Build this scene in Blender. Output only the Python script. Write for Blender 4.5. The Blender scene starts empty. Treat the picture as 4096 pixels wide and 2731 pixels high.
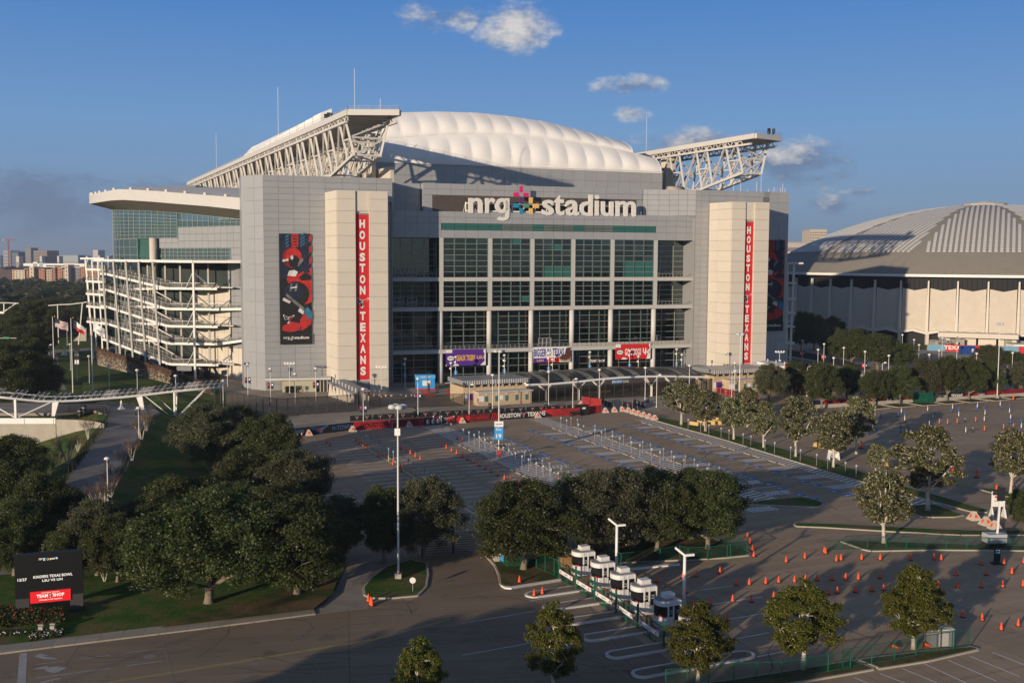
import bpy, math, random
import numpy as np
from mathutils import Matrix, Vector
R = math.radians
rnd = random.Random(7)
sc = bpy.context.scene
COL = sc.collection
# ------------------------------------------------------------------ camera
F = 4183.0; H = 35.0; TH = math.atan(333.5 / F); RO = 0.005
cd = bpy.data.cameras.new('camera'); cd.sensor_width = 36.0; cd.lens = 36.0 * F / 4096.0
cd.clip_start = 0.5; cd.clip_end = 20000
cam = bpy.data.objects.new('camera', cd); COL.objects.link(cam)
_f = Vector((0, math.cos(TH), -math.sin(TH))); _u0 = Vector((0, math.sin(TH), math.cos(TH))); _r0 = Vector((1, 0, 0))
_r = _r0 * math.cos(RO) + _u0 * math.sin(RO); _u = _u0 * math.cos(RO) - _r0 * math.sin(RO)
cam.matrix_world = Matrix(((_r.x, _u.x, -_f.x, 0), (_r.y, _u.y, -_f.y, 0), (_r.z, _u.z, -_f.z, H), (0, 0, 0, 1)))
sc.camera = cam
# ------------------------------------------------------------------ sun, sky, exposure
SUN_AZ = 214.8; SUN_EL = 9.3          # azimuth clockwise from +Y
sl = bpy.data.lights.new('sun', 'SUN'); sl.energy = 4.9; sl.angle = R(0.55); sl.color = (1.0, 0.82, 0.61)
so = bpy.data.objects.new('sun', sl); COL.objects.link(so)
_sd = Vector((math.sin(R(SUN_AZ)) * math.cos(R(SUN_EL)), math.cos(R(SUN_AZ)) * math.cos(R(SUN_EL)), math.sin(R(SUN_EL))))
so.rotation_euler = _sd.to_track_quat('Z', 'Y').to_euler()
so.location = (-200, -300, 90)
sc.view_settings.view_transform = 'Standard'; sc.view_settings.look = 'None'
sc.view_settings.exposure = 0.0; sc.view_settings.gamma = 1.0
sc.view_settings.use_curve_mapping = False
sc.cycles.use_denoising = True
sc.cycles.max_bounces = 6; sc.cycles.transparent_max_bounces = 12; sc.cycles.caustics_reflective = False
sc.cycles.caustics_refractive = False

def ray(u, v):
    a = (u - 2048) / F; b = -(v - 1365.5) / F
    return _f + _r * a + _u * b
def G(u, v, z=0.0):
    d = ray(u, v); k = (z - H) / d.z
    return Vector((d.x * k, d.y * k, z))
def P(u, v, Y):
    d = ray(u, v); k = Y / d.y
    return Vector((d.x * k, Y, H + d.z * k))

class NT:
    def __init__(s, t): s.t = t; t.nodes.clear()
    def n(s, ty, ins=None, **k):
        o = s.t.nodes.new(ty)
        for a, b in k.items(): setattr(o, a, b)
        for a, b in (ins or {}).items():
            if hasattr(b, 'links') or isinstance(b, bpy.types.NodeSocket): s.t.links.new(b, o.inputs[a])
            else: o.inputs[a].default_value = b
        return o
    def math(s, op, a, b=0.0, c=0.0, clamp=False):
        return s.n('ShaderNodeMath', {0: a, 1: b, 2: c}, operation=op, use_clamp=clamp).outputs[0]
    def mix(s, fac, a, b, bt='MIX'):
        o = s.n('ShaderNodeMix', data_type='RGBA', blend_type=bt)
        for i, x in ((0, fac), (6, a), (7, b)):
            if isinstance(x, bpy.types.NodeSocket): s.t.links.new(x, o.inputs[i])
            else: o.inputs[i].default_value = x
        return o.outputs[2]
    def smooth(s, x, a, b):
        o = s.n('ShaderNodeMapRange', {0: x, 1: a, 2: b}, interpolation_type='SMOOTHSTEP'); return o.outputs[0]
def C4(c): return (c[0], c[1], c[2], 1.0)

# ---- world: Nishita sky with a few small cumulus clouds
w = bpy.data.worlds.new('World'); sc.world = w; w.use_nodes = True
T = NT(w.node_tree)
sky = T.n('ShaderNodeTexSky', sky_type='NISHITA', sun_disc=False, sun_elevation=R(SUN_EL), sun_rotation=R(SUN_AZ), altitude=20.0, air_density=1.0, dust_density=0.15, ozone_density=6.0)
tc = T.n('ShaderNodeTexCoord').outputs['Generated']
# the low sky opposite the sun is veiled by pale blue haze
zz_ = T.n('ShaderNodeSeparateXYZ', {0: tc}).outputs[2]
hz = T.n('ShaderNodeValToRGB', {0: zz_}); he = hz.color_ramp.elements; SKY_K = 1.0 / 0.125
for i_, (p_, c_) in enumerate([(0.0, (.165, .235, .355)), (.05, (.20, .31, .475)), (.12, (.165, .325, .585)), (.24, (.06, .215, .56)), (.42, (.03, .14, .42))]):
    el = he[i_] if i_ < 2 else he.new(p_)
    el.position = p_; el.color = (c_[0], c_[1], c_[2], 1)
hzc = T.n('ShaderNodeVectorMath', {0: hz.outputs[0], 3: SKY_K}, operation='SCALE').outputs[0]
away = T.smooth(T.n('ShaderNodeVectorMath', {0: tc, 1: Vector((-_sd.x, -_sd.y, 0)).normalized()}, operation='DOT_PRODUCT').outputs[1], -.45, .45)
hzf = T.math('MULTIPLY', T.math('MULTIPLY', T.math('SUBTRACT', 1.0, T.smooth(zz_, .18, .6)), away), .92)
hsv = T.n('ShaderNodeHueSaturation', {'Saturation': .72, 'Value': 1.0, 'Color': sky.outputs[0]})
bg1 = T.n('ShaderNodeBackground', {'Color': T.mix(hzf, hsv.outputs[0], hzc), 'Strength': 0.125})
nz = T.n('ShaderNodeTexNoise', {'Vector': T.n('ShaderNodeVectorMath', {0: tc, 1: (1, 1, 1.9)}, operation='MULTIPLY').outputs[0], 'Scale': 19.0, 'Detail': 12.0, 'Roughness': 0.66})
nf = nz.outputs[0]
nz2 = T.n('ShaderNodeTexNoise', {'Vector': T.n('ShaderNodeVectorMath', {0: T.n('ShaderNodeVectorMath', {0: tc, 1: (-0.012, 0, 0.014)}, operation='ADD').outputs[0], 1: (1, 1, 1.9)}, operation='MULTIPLY').outputs[0], 'Scale': 19.0, 'Detail': 12.0, 'Roughness': 0.66}).outputs[0]
# centre (pixel), half extents (pixel), weight, dullness
CL = [(2060, 95, 200, 135, 1.12, 0.0), (1800, 65, 310, 85, .86, .3), (2510, 345, 185, 60, 1.1, .0), (2525, 452, 120, 48, 1.0, .1), (2740, 560, 260, 70, .95, .35), (3130, 660, 340, 140, .95, .6), (3460, 768, 120, 26, .75, .4),
      (3300, 820, 330, 60, .62, .8), (200, 820, 850, 170, 1.0, 1.35), (-700, 780, 800, 160, 1.0, 1.3), (4600, 600, 400, 110, .9, .5), (1650, 108, 120, 34, .55, .4)]
best = None; shade = None
for (cu, cv, hx, hy, wt, dull) in CL:
    d = ray(cu, cv).normalized()
    rr = Vector((d.y, -d.x, 0)).normalized(); uu = rr.cross(d)
    ax = T.n('ShaderNodeVectorMath', {0: tc, 1: rr * (F / hx)}, operation='DOT_PRODUCT').outputs[1]
    ay0 = T.n('ShaderNodeVectorMath', {0: tc, 1: uu * (F / hy)}, operation='DOT_PRODUCT').outputs[1]
    fw = T.n('ShaderNodeVectorMath', {0: tc, 1: d}, operation='DOT_PRODUCT').outputs[1]
    r2 = T.math('ADD', T.math('MULTIPLY', ax, ax), T.math('MULTIPLY', ay0, ay0))
    fall = T.math('MULTIPLY', T.math('SUBTRACT', 1.0, T.math('SQRT', r2), clamp=True), T.math('GREATER_THAN', fw, 0.0))
    fall = T.math('MULTIPLY', T.math('POWER', fall, 0.6), wt)
    lit = T.math('ADD', T.math('MULTIPLY', ay0, 0.22), T.math('MULTIPLY', ax, -0.18))
    lit = T.math('SUBTRACT', lit, dull * 0.75)
    if best is None: best, shade = fall, lit
    else:
        gt = T.math('GREATER_THAN', fall, best)
        shade = T.math('ADD', T.math('MULTIPLY', shade, T.math('SUBTRACT', 1.0, gt)), T.math('MULTIPLY', lit, gt))
        best = T.math('MAXIMUM', fall, best)
dens = T.smooth(T.math('ADD', T.math('MULTIPLY', best, 1.0), T.math('MULTIPLY', T.math('SUBTRACT', nf, 0.5), 1.9)), 0.34, 0.95)
dens = T.math('MULTIPLY', dens, T.smooth(best, 0.0, 0.3))
litf = T.math('ADD', T.math('ADD', 0.50, shade), T.math('MULTIPLY', T.math('SUBTRACT', nf, nz2), 3.2), clamp=True)
ccol = T.mix(litf, (0.15, 0.21, 0.335, 1), (0.74, 0.70, 0.65, 1))
bg2 = T.n('ShaderNodeBackground', {'Color': ccol, 'Strength': 1.0})
mx = T.n('ShaderNodeMixShader', {0: T.math('MULTIPLY', dens, 0.88), 1: bg1.outputs[0], 2: bg2.outputs[0]})
T.n('ShaderNodeOutputWorld', {0: mx.outputs[0]})

# ------------------------------------------------------------------ mesh helpers
class MB:
    def __init__(s): s.v = []; s.f = []; s.m = []
    def add(s, vs, fs, m=0):
        b = len(s.v); s.v += [tuple(x) for x in vs]
        for f in fs: s.f.append(tuple(i + b for i in f)); s.m.append(m)
        return s
    def poly(s, pts, m=0): return s.add(pts, [tuple(range(len(pts)))], m)
    def hexa(s, p, m=0): return s.add(p, [(0, 3, 2, 1), (4, 5, 6, 7), (0, 1, 5, 4), (1, 2, 6, 5), (2, 3, 7, 6), (3, 0, 4, 7)], m)
    def box(s, c, sz, rz=0.0, m=0):
        x, y, z = sz[0] / 2, sz[1] / 2, sz[2] / 2; ca, sa = math.cos(rz), math.sin(rz); p = []
        for dz in (-z, z):
            for dx, dy in ((-x, -y), (x, -y), (x, y), (-x, y)):
                p.append((c[0] + dx * ca - dy * sa, c[1] + dx * sa + dy * ca, c[2] + dz))
        return s.hexa(p, m)
    def beam(s, p0, p1, w, h=None, m=0):
        h = h or w; p0 = Vector(p0); p1 = Vector(p1); d = (p1 - p0)
        if d.length < 1e-6: return s
        d.normalize(); up = Vector((0, 0, 1)) if abs(d.z) < .95 else Vector((0, 1, 0))
        x = d.cross(up).normalized() * (w / 2); y = x.cross(d).normalized() * (h / 2)
        return s.hexa([p0 - x - y, p0 + x - y, p0 + x + y, p0 - x + y, p1 - x - y, p1 + x - y, p1 + x + y, p1 - x + y], m)
    def tube(s, pts, r, n=6, m=0, cap=True):
        pts = [Vector(p) for p in pts]; rs = r if isinstance(r, (list, tuple)) else [r] * len(pts); b = len(s.v)
        for i, p in enumerate(pts):
            d = (pts[min(i + 1, len(pts) - 1)] - pts[max(i - 1, 0)]).normalized()
            up = Vector((0, 0, 1)) if abs(d.z) < .9 else Vector((0, 1, 0))
            x = d.cross(up).normalized(); y = x.cross(d)
            for k in range(n):
                a = 2 * math.pi * k / n; s.v.append(tuple(p + (x * math.cos(a) + y * math.sin(a)) * rs[i]))
        for i in range(len(pts) - 1):
            for k in range(n):
                s.f.append((b + i * n + k, b + i * n + (k + 1) % n, b + (i + 1) * n + (k + 1) % n, b + (i + 1) * n + k)); s.m.append(m)
        if cap:
            s.f.append(tuple(b + k for k in range(n))[::-1]); s.m.append(m)
            e = b + (len(pts) - 1) * n; s.f.append(tuple(e + k for k in range(n))); s.m.append(m)
        return s
    def prism(s, poly, z0, z1, m=0, mt=None):
        n = len(poly); a = [(p[0], p[1], z0) for p in poly]; c = [(p[0], p[1], z1) for p in poly]
        s.add(a + c, [(i, (i + 1) % n, n + (i + 1) % n, n + i) for i in range(n)], m)
        s.poly(c, m if mt is None else mt); s.poly(a[::-1], m); return s
    def lathe(s, prof, c=(0, 0, 0), n=12, m=0, rz=0.0):
        b = len(s.v)
        for r, z in prof:
            for k in range(n):
                a = 2 * math.pi * k / n + rz; s.v.append((c[0] + r * math.cos(a), c[1] + r * math.sin(a), c[2] + z))
        for i in range(len(prof) - 1):
            for k in range(n):
                s.f.append((b + i * n + k, b + i * n + (k + 1) % n, b + (i + 1) * n + (k + 1) % n, b + (i + 1) * n + k)); s.m.append(m)
        s.f.append(tuple(b + k for k in range(n))[::-1]); s.m.append(m)
        e = b + (len(prof) - 1) * n; s.f.append(tuple(e + k for k in range(n))); s.m.append(m)
        return s
    def grid(s, pts, m=0):   # pts[i][j]
        b = len(s.v); nj = len(pts[0])
        for r_ in pts: s.v += [tuple(p) for p in r_]
        for i in range(len(pts) - 1):
            for j in range(nj - 1): s.f.append((b + i * nj + j, b + i * nj + j + 1, b + (i + 1) * nj + j + 1, b + (i + 1) * nj + j)); s.m.append(m)
        return s
    def mesh(s, name, mats, smooth=False):
        me = bpy.data.meshes.new(name); me.from_pydata(s.v, [], s.f)
        for mt in (mats if isinstance(mats, (list, tuple)) else [mats]): me.materials.append(mt)
        if len(me.materials) > 1: me.polygons.foreach_set('material_index', s.m)
        if smooth: me.polygons.foreach_set('use_smooth', [True] * len(me.polygons))
        me.update(); return me
    def build(s, name, mats, parent=None, smooth=False, kind=None):
        return obj(name, s.mesh(name, mats, smooth), parent, kind)
WM = {}
def wmat(o): return WM.get(o.name, Matrix.Identity(4))
def obj(name, me, parent=None, kind=None, mat=None):
    o = bpy.data.objects.new(name, me); COL.objects.link(o)
    if mat is not None: o.matrix_basis = mat
    if parent is not None:
        o.parent = parent; pm = wmat(parent)
        o.matrix_parent_inverse = pm.inverted()
    if mat is not None: WM[o.name] = mat.copy()
    if kind: o['kind'] = kind
    return o
def tag(o, label, cat, group=None, kind=None):
    o['label'] = label; o['category'] = cat
    if group: o['group'] = group
    if kind: o['kind'] = kind
    return o
def thing(name, label, cat, loc=(0, 0, 0), group=None, rz=0.0):
    o = bpy.data.objects.new(name, None); COL.objects.link(o); o.empty_display_size = .5
    m = Matrix.Translation(Vector(loc)) @ Matrix.Rotation(rz, 4, 'Z'); o.matrix_basis = m; WM[o.name] = m
    return tag(o, label, cat, group)
def struct(name, mb, mat): return mb.build(name, mat, None, kind='structure')
UB = {}
def ubox(mat):
    if mat.name not in UB:
        UB[mat.name] = MB().box((0, 0, 0), (1, 1, 1)).mesh('unit_' + mat.name, mat)
    return UB[mat.name]
def pbox(name, mat, parent, c, sz, rz=0.0):      # part: a box
    return obj(name, ubox(mat), parent, mat=Matrix.Translation(Vector(c)) @ Matrix.Rotation(rz, 4, 'Z') @ Matrix.Diagonal((sz[0], sz[1], sz[2], 1)))
def pbeam(name, mat, parent, p0, p1, w, h=None):
    h = h or w; p0 = Vector(p0); p1 = Vector(p1); d = p1 - p0; L = d.length; d.normalize()
    up = Vector((0, 0, 1)) if abs(d.z) < .95 else Vector((0, 1, 0))
    x = d.cross(up).normalized(); y = x.cross(d).normalized(); c = (p0 + p1) / 2
    m = Matrix(((x.x * w, d.x * L, y.x * h, c.x), (x.y * w, d.y * L, y.y * h, c.y), (x.z * w, d.z * L, y.z * h, c.z), (0, 0, 0, 1)))
    return obj(name, ubox(mat), parent, mat=m)
def copy_tree(o, loc, rz=0.0, scale=(1, 1, 1), label=None, group=None, mats=None):
    def rec(a, parent):
        c = a.copy(); COL.objects.link(c)
        if parent is not None: c.parent = parent
        for ch in KIDS.get(a.name, []): rec(ch, c)
        return c
    c = rec(o, None)
    c.matrix_basis = Matrix.Translation(Vector(loc)) @ Matrix.Rotation(rz, 4, 'Z') @ Matrix.Diagonal((scale[0], scale[1], scale[2], 1))
    if label: c['label'] = label
    if group: c['group'] = group
    return c
KIDS = {}
def template(root):          # note the children of a finished template at the origin
    def rec(a):
        KIDS[a.name] = [x for x in a.children]
        for x in a.children: rec(x)
    rec(root)
class Stock:                 # place a template many times: the first placing moves the template itself
    def __init__(s, root): s.root = root; s.used = False; template(root)
    def put(s, loc, rz=0.0, scale=(1, 1, 1), label=None, group=None):
        if not s.used:
            s.used = True; s.pending = (loc, rz, scale, label, group); return s.root
        return copy_tree(s.root, loc, rz, scale, label, group)
    def done(s):
        if s.used:
            loc, rz, scale, label, group = s.pending
            s.root.matrix_basis = Matrix.Translation(Vector(loc)) @ Matrix.Rotation(rz, 4, 'Z') @ Matrix.Diagonal((scale[0], scale[1], scale[2], 1))
            if label: s.root['label'] = label
            if group: s.root['group'] = group
# ------------------------------------------------------------------ materials
MATS = {}
def M(name, col, rough=.75, metal=0.0, var=.10, sc1=.6, sc2=9.0, objv=0.0, spec=.35, bump=0.0, emit=0.0):
    if name in MATS: return MATS[name]
    m = bpy.data.materials.new(name); m.use_nodes = True; t = NT(m.node_tree)
    pos = t.n('ShaderNodeNewGeometry').outputs['Position']
    n1 = t.n('ShaderNodeTexNoise', {'Vector': pos, 'Scale': sc1, 'Detail': 5.0, 'Roughness': .6}).outputs[0]
    n2 = t.n('ShaderNodeTexNoise', {'Vector': pos, 'Scale': sc2, 'Detail': 3.0}).outputs[0]
    k = t.math('ADD', t.math('MULTIPLY', t.math('SUBTRACT', n1, .5), var * 2.6), t.math('MULTIPLY', t.math('SUBTRACT', n2, .5), var * 1.3))
    if objv:
        k = t.math('ADD', k, t.math('MULTIPLY', t.math('SUBTRACT', t.n('ShaderNodeObjectInfo').outputs['Random'], .5), objv * 2))
    k = t.math('ADD', k, 1.0)
    c = t.n('ShaderNodeVectorMath', {0: col, 3: k}, operation='SCALE').outputs[0]
    ins = {'Base Color': c, 'Roughness': rough, 'Metallic': metal, 'Specular IOR Level': spec}
    if emit: ins['Emission Color'] = C4(col); ins['Emission Strength'] = emit
    if bump:
        ins['Normal'] = t.n('ShaderNodeBump', {'Strength': bump, 'Distance': .05, 'Height': n2}).outputs[0]
    b = t.n('ShaderNodeBsdfPrincipled', ins)
    t.n('ShaderNodeOutputMaterial', {0: b.outputs[0]}); MATS[name] = m; return m
def pavement(name, col, ang, size, var=.22, joint=.5, stain=.42):
    m = bpy.data.materials.new(name); m.use_nodes = True; t = NT(m.node_tree)
    pos = t.n('ShaderNodeNewGeometry').outputs['Position']
    mp = t.n('ShaderNodeMapping', {'Vector': pos, 'Rotation': (0, 0, -ang)}).outputs[0]
    br = t.n('ShaderNodeTexBrick', {'Vector': mp, 'Color1': (.92, .92, .92, 1), 'Color2': (1.06, 1.05, 1.04, 1), 'Mortar': (joint, joint, joint, 1), 'Scale': 1.0, 'Mortar Size': .035, 'Brick Width': size[0], 'Row Height': size[1]}, offset=0.0).outputs[0]
    n1 = t.n('ShaderNodeTexNoise', {'Vector': pos, 'Scale': .045, 'Detail': 6.0, 'Roughness': .65}).outputs[0]
    n2 = t.n('ShaderNodeTexNoise', {'Vector': t.n('ShaderNodeVectorMath', {0: mp, 1: (.12, 1.1, 1)}, operation='MULTIPLY').outputs[0], 'Scale': .5, 'Detail': 5.0, 'Roughness': .6}).outputs[0]
    n3 = t.n('ShaderNodeTexNoise', {'Vector': pos, 'Scale': 6.0, 'Detail': 4.0, 'Roughness': .7}).outputs[0]
    n4 = t.n('ShaderNodeTexNoise', {'Vector': mp, 'Scale': .33, 'Detail': 3.0, 'Roughness': .55}).outputs[0]
    k = t.math('ADD', t.math('SUBTRACT', 1.0, t.math('MULTIPLY', t.smooth(n4, .60, .70), .24)), t.math('ADD', t.math('MULTIPLY', t.math('SUBTRACT', n1, .5), var * 3), t.math('ADD', t.math('MULTIPLY', t.math('SUBTRACT', n2, .5), stain * 1.6), t.math('MULTIPLY', t.math('SUBTRACT', n3, .5), .22))))
    c = t.mix(1.0, br, C4(col), 'MULTIPLY')
    c = t.n('ShaderNodeVectorMath', {0: c, 3: k}, operation='SCALE').outputs[0]
    b = t.n('ShaderNodeBsdfPrincipled', {'Base Color': c, 'Roughness': .85, 'Specular IOR Level': .25, 'Normal': t.n('ShaderNodeBump', {'Strength': .25, 'Distance': .03, 'Height': n3}).outputs[0]})
    t.n('ShaderNodeOutputMaterial', {0: b.outputs[0]}); MATS[name] = m; return m
def grassmat(name, c1, c2, c3=None):
    m = bpy.data.materials.new(name); m.use_nodes = True; t = NT(m.node_tree)
    pos = t.n('ShaderNodeNewGeometry').outputs['Position']
    n1 = t.n('ShaderNodeTexNoise', {'Vector': pos, 'Scale': .22, 'Detail': 6.0, 'Roughness': .68}).outputs[0]
    n2 = t.n('ShaderNodeTexNoise', {'Vector': pos, 'Scale': 5.0, 'Detail': 5.0, 'Roughness': .75}).outputs[0]
    c = t.mix(t.smooth(n1, .35, .68), C4(c1), C4(c2))
    if c3: c = t.mix(t.smooth(t.math('ADD', n1, t.math('MULTIPLY', n2, .4)), .62, .84), c, C4(c3))
    c = t.n('ShaderNodeVectorMath', {0: c, 3: t.math('ADD', .55, t.math('MULTIPLY', n2, .9))}, operation='SCALE').outputs[0]
    b = t.n('ShaderNodeBsdfPrincipled', {'Base Color': c, 'Roughness': .95, 'Specular IOR Level': .1, 'Normal': t.n('ShaderNodeBump', {'Strength': .9, 'Distance': .12, 'Height': n2}).outputs[0]})
    t.n('ShaderNodeOutputMaterial', {0: b.outputs[0]}); MATS[name] = m; return m
def leafmat(name, cols, trans=.25, warm=None, warmfac=.0):
    m = bpy.data.materials.new(name); m.use_nodes = True; t = NT(m.node_tree)
    ri = t.n('ShaderNodeNewGeometry').outputs['Random Per Island']
    ro = t.n('ShaderNodeObjectInfo').outputs['Random']
    rmp = t.n('ShaderNodeValToRGB', {0: ri}); e = rmp.color_ramp.elements
    for i, (p, c) in enumerate(cols):
        if i < 2: e[i].position = p; e[i].color = C4(c)
        else:
            x = e.new(p); x.color = C4(c)
    rmp.color_ramp.interpolation = 'LINEAR'
    hs = t.n('ShaderNodeHueSaturation', {'Hue': t.math('ADD', .485, t.math('MULTIPLY', ro, .03)), 'Saturation': 1.0, 'Value': t.math('ADD', .8, t.math('MULTIPLY', ro, .4)), 'Color': rmp.outputs[0]}).outputs[0]
    d = t.n('ShaderNodeBsdfDiffuse', {'Color': hs}); tr = t.n('ShaderNodeBsdfTranslucent', {'Color': hs})
    gl = t.n('ShaderNodeBsdfGlossy', {'Color': (1, 1, 1, 1), 'Roughness': .45})
    a = t.n('ShaderNodeMixShader', {0: trans, 1: d.outputs[0], 2: tr.outputs[0]})
    bb = t.n('ShaderNodeMixShader', {0: .018, 1: a.outputs[0], 2: gl.outputs[0]})
    t.n('ShaderNodeOutputMaterial', {0: bb.outputs[0]}); MATS[name] = m; return m
def glassmat(name, tint, refl=.1, rough=.03, fk=.8):
    m = bpy.data.materials.new(name); m.use_nodes = True; t = NT(m.node_tree)
    col = C4(tint)
    tr = t.n('ShaderNodeBsdfTransparent', {'Color': col}); gl = t.n('ShaderNodeBsdfGlossy', {'Color': (.9, .95, .95, 1), 'Roughness': rough})
    fr = t.n('ShaderNodeFresnel', {'IOR': 1.45}).outputs[0]
    a = t.n('ShaderNodeMixShader', {0: t.math('ADD', t.math('MULTIPLY', fr, fk), refl, clamp=True), 1: tr.outputs[0], 2: gl.outputs[0]})
    t.n('ShaderNodeOutputMaterial', {0: a.outputs[0]}); MATS[name] = m; return m

m_lot = pavement('lot_concrete', (.36, .268, .178), R(24), (5.2, 5.2))
m_road = pavement('road_concrete', (.235, .178, .122), R(9), (24, 4.2), stain=.35)
m_walk = pavement('walk_concrete', (.34, .30, .24), R(10), (1.9, 1.9), joint=.7)
m_plaza = pavement('plaza_concrete', (.37, .31, .235), R(24), (3.1, 3.1), joint=.72)
m_drive = pavement('drive_asphalt', (.22, .165, .115), R(20), (9, 9), joint=.85)
m_path = pavement('path_concrete', (.30, .265, .22), R(-20), (5, 2.4), joint=.75)
m_grass = grassmat('lawn', (.045, .10, .016), (.07, .135, .022), (.135, .115, .05))
m_dgrass = grassmat('rough_grass', (.055, .075, .022), (.10, .085, .04), (.16, .11, .06))
m_far = grassmat('far_ground', (.045, .06, .022), (.07, .07, .04), (.16, .15, .13))
m_kerb = M('kerb_concrete', (.42, .375, .30), .85, var=.12)
m_white = M('white_paint', (.78, .76, .72), .5, var=.06)
m_mark = M('road_marking', (.80, .79, .76), .7, var=.16, sc1=1.5)
m_shmark = M('shaded_marking', (.36, .35, .34), .8, var=.3, sc1=1.5)  # road paint with the shade lying on it put into its colour
m_blue = M('blue_marking', (.025, .17, .42), .7, var=.2, sc1=1.5)
m_yel = M('yellow_marking', (.42, .33, .12), .7, var=.3, sc1=1.5)
m_beige = M('beige_precast', (.62, .56, .475), .8, var=.05, objv=.035)
m_gray = M('grey_metal_panel', (.36, .365, .375), .45, .2, var=.04, objv=.03, spec=.5)
m_joint = M('dark_joint', (.22, .205, .19), .9)
m_slab = M('slab_edge', (.46, .45, .43), .7, var=.06)
m_steel = M('light_steel', (.60, .58, .55), .5, var=.06)
m_truss = M('truss_steel', (.58, .555, .52), .55, var=.07)
m_fabric = M('white_fabric', (.82, .80, .77), .7, var=.03, sc1=.15)
m_dark = M('dark_metal', (.025, .025, .027), .5)
m_black = M('black_print', (.012, .012, .014), .7)
m_navy = M('navy_print', (.010, .016, .045), .7)
m_red = M('red_print', (.56, .018, .022), .65, var=.05)
m_dred = M('dark_red_print', (.22, .012, .016), .7)
m_purple = M('purple_print', (.085, .022, .24), .7, var=.06)
m_gold = M('gold_print', (.75, .43, .06), .7)
m_wprint = M('white_print', (.74, .72, .70), .65, var=.04)
m_bprint = M('blue_print', (.03, .30, .68), .6, var=.05)
m_grprint = M('grey_print', (.25, .25, .26), .7)
m_glass = glassmat('green_glass', (.30, .52, .47), .07)
m_glassb = glassmat('pale_glass', (.42, .62, .57), .12); m_glassd = glassmat('dim_glass', (.16, .28, .27), .10)
m_glass2 = glassmat('left_glass', (.30, .50, .46), .03, .03, .35)
m_teal = M('teal_glass', (.025, .115, .10), .12, spec=.6, var=.04)
m_mull = M('green_mullion', (.075, .135, .12), .4, .2)
m_wmull = M('pale_mullion', (.36, .365, .355), .4, .2)
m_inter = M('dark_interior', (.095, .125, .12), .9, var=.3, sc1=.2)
m_louver = M('brown_louver', (.115, .095, .085), .6)
m_galv = M('galvanised', (.38, .39, .40), .4, .4)
m_pole = M('pole_paint', (.66, .65, .62), .45, var=.05)
m_bark = M('bark', (.20, .165, .125), .95, var=.3, sc1=3, bump=.6)
m_pbark = M('pale_bark', (.52, .47, .39), .9, var=.35, sc1=4)
m_kerbw = M('worn_white', (.56, .54, .51), .7, var=.22, sc1=2)
m_orange = M('orange_cone', (.82, .10, .02), .6, var=.05)
m_rubber = M('black_rubber', (.02, .02, .02), .8)
m_conc = M('concrete', (.40, .36, .30), .9, var=.18)
m_gfence = M('green_fence', (.008, .10, .058), .5)
m_fredbol = M('red_steel', (.45, .02, .02), .5)

def TRI(o): return o
# ---- lettering: font outlines turned into meshes standing in the scene
_TC = {}
def text_shape(txt, bold=0.0, shear=0.0):
    k = (txt, bold, shear)
    if k in _TC: return _TC[k]
    cu = bpy.data.curves.new('t', 'FONT'); cu.body = txt; cu.size = 1.0; cu.offset = bold; cu.shear = shear; cu.resolution_u = 3; cu.space_character = 1.0 + bold * 2
    o = bpy.data.objects.new('t', cu); COL.objects.link(o)
    dg = bpy.context.evaluated_depsgraph_get(); me = bpy.data.meshes.new_from_object(o.evaluated_get(dg))
    vs = [(v.co.x, v.co.y) for v in me.vertices]; fs = [tuple(p.vertices) for p in me.polygons]
    bpy.data.objects.remove(o); bpy.data.curves.remove(cu); bpy.data.meshes.remove(me)
    _TC[k] = (vs, fs); return _TC[k]
def text(name, txt, mat, parent, org, right, up, w=None, h=1.0, depth=0.03, bold=0.0, shear=0.0, mb=None, mi=0):
    """org: lower left corner of the lettering's bounding box, right/up: unit vectors; w x h metres"""
    vs, fs = text_shape(txt, min(bold, .003) if 'g' in txt else bold, shear)
    x0 = min(v[0] for v in vs); x1 = max(v[0] for v in vs); y0 = min(v[1] for v in vs); y1 = max(v[1] for v in vs)
    ky = h / (y1 - y0); kx = (w / (x1 - x0)) if w else ky
    org = Vector(org); right = Vector(right).normalized(); up = Vector(up).normalized(); n = right.cross(up)
    flat = mb is not None or depth < .02
    pts = [org + right * ((v[0] - x0) * kx) + up * ((v[1] - y0) * ky) + n * depth for v in vs]
    q = mb or MB()
    q.add(pts, fs, mi)
    if not flat:
        cnt = {}
        for f in fs:
            for i in range(len(f)):
                e = (f[i], f[(i + 1) % len(f)]); kk = (min(e), max(e)); cnt.setdefault(kk, []).append(e)
        b = len(q.v); q.v += [tuple(p - n * depth) for p in pts]
        for kk, es in cnt.items():
            if len(es) == 1: i, j = es[0]; q.f.append((b - len(pts) + i, b + i, b + j, b - len(pts) + j)); q.m.append(mi)
    if mb is not None: return None
    return q.build(name, mat, parent)
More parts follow.
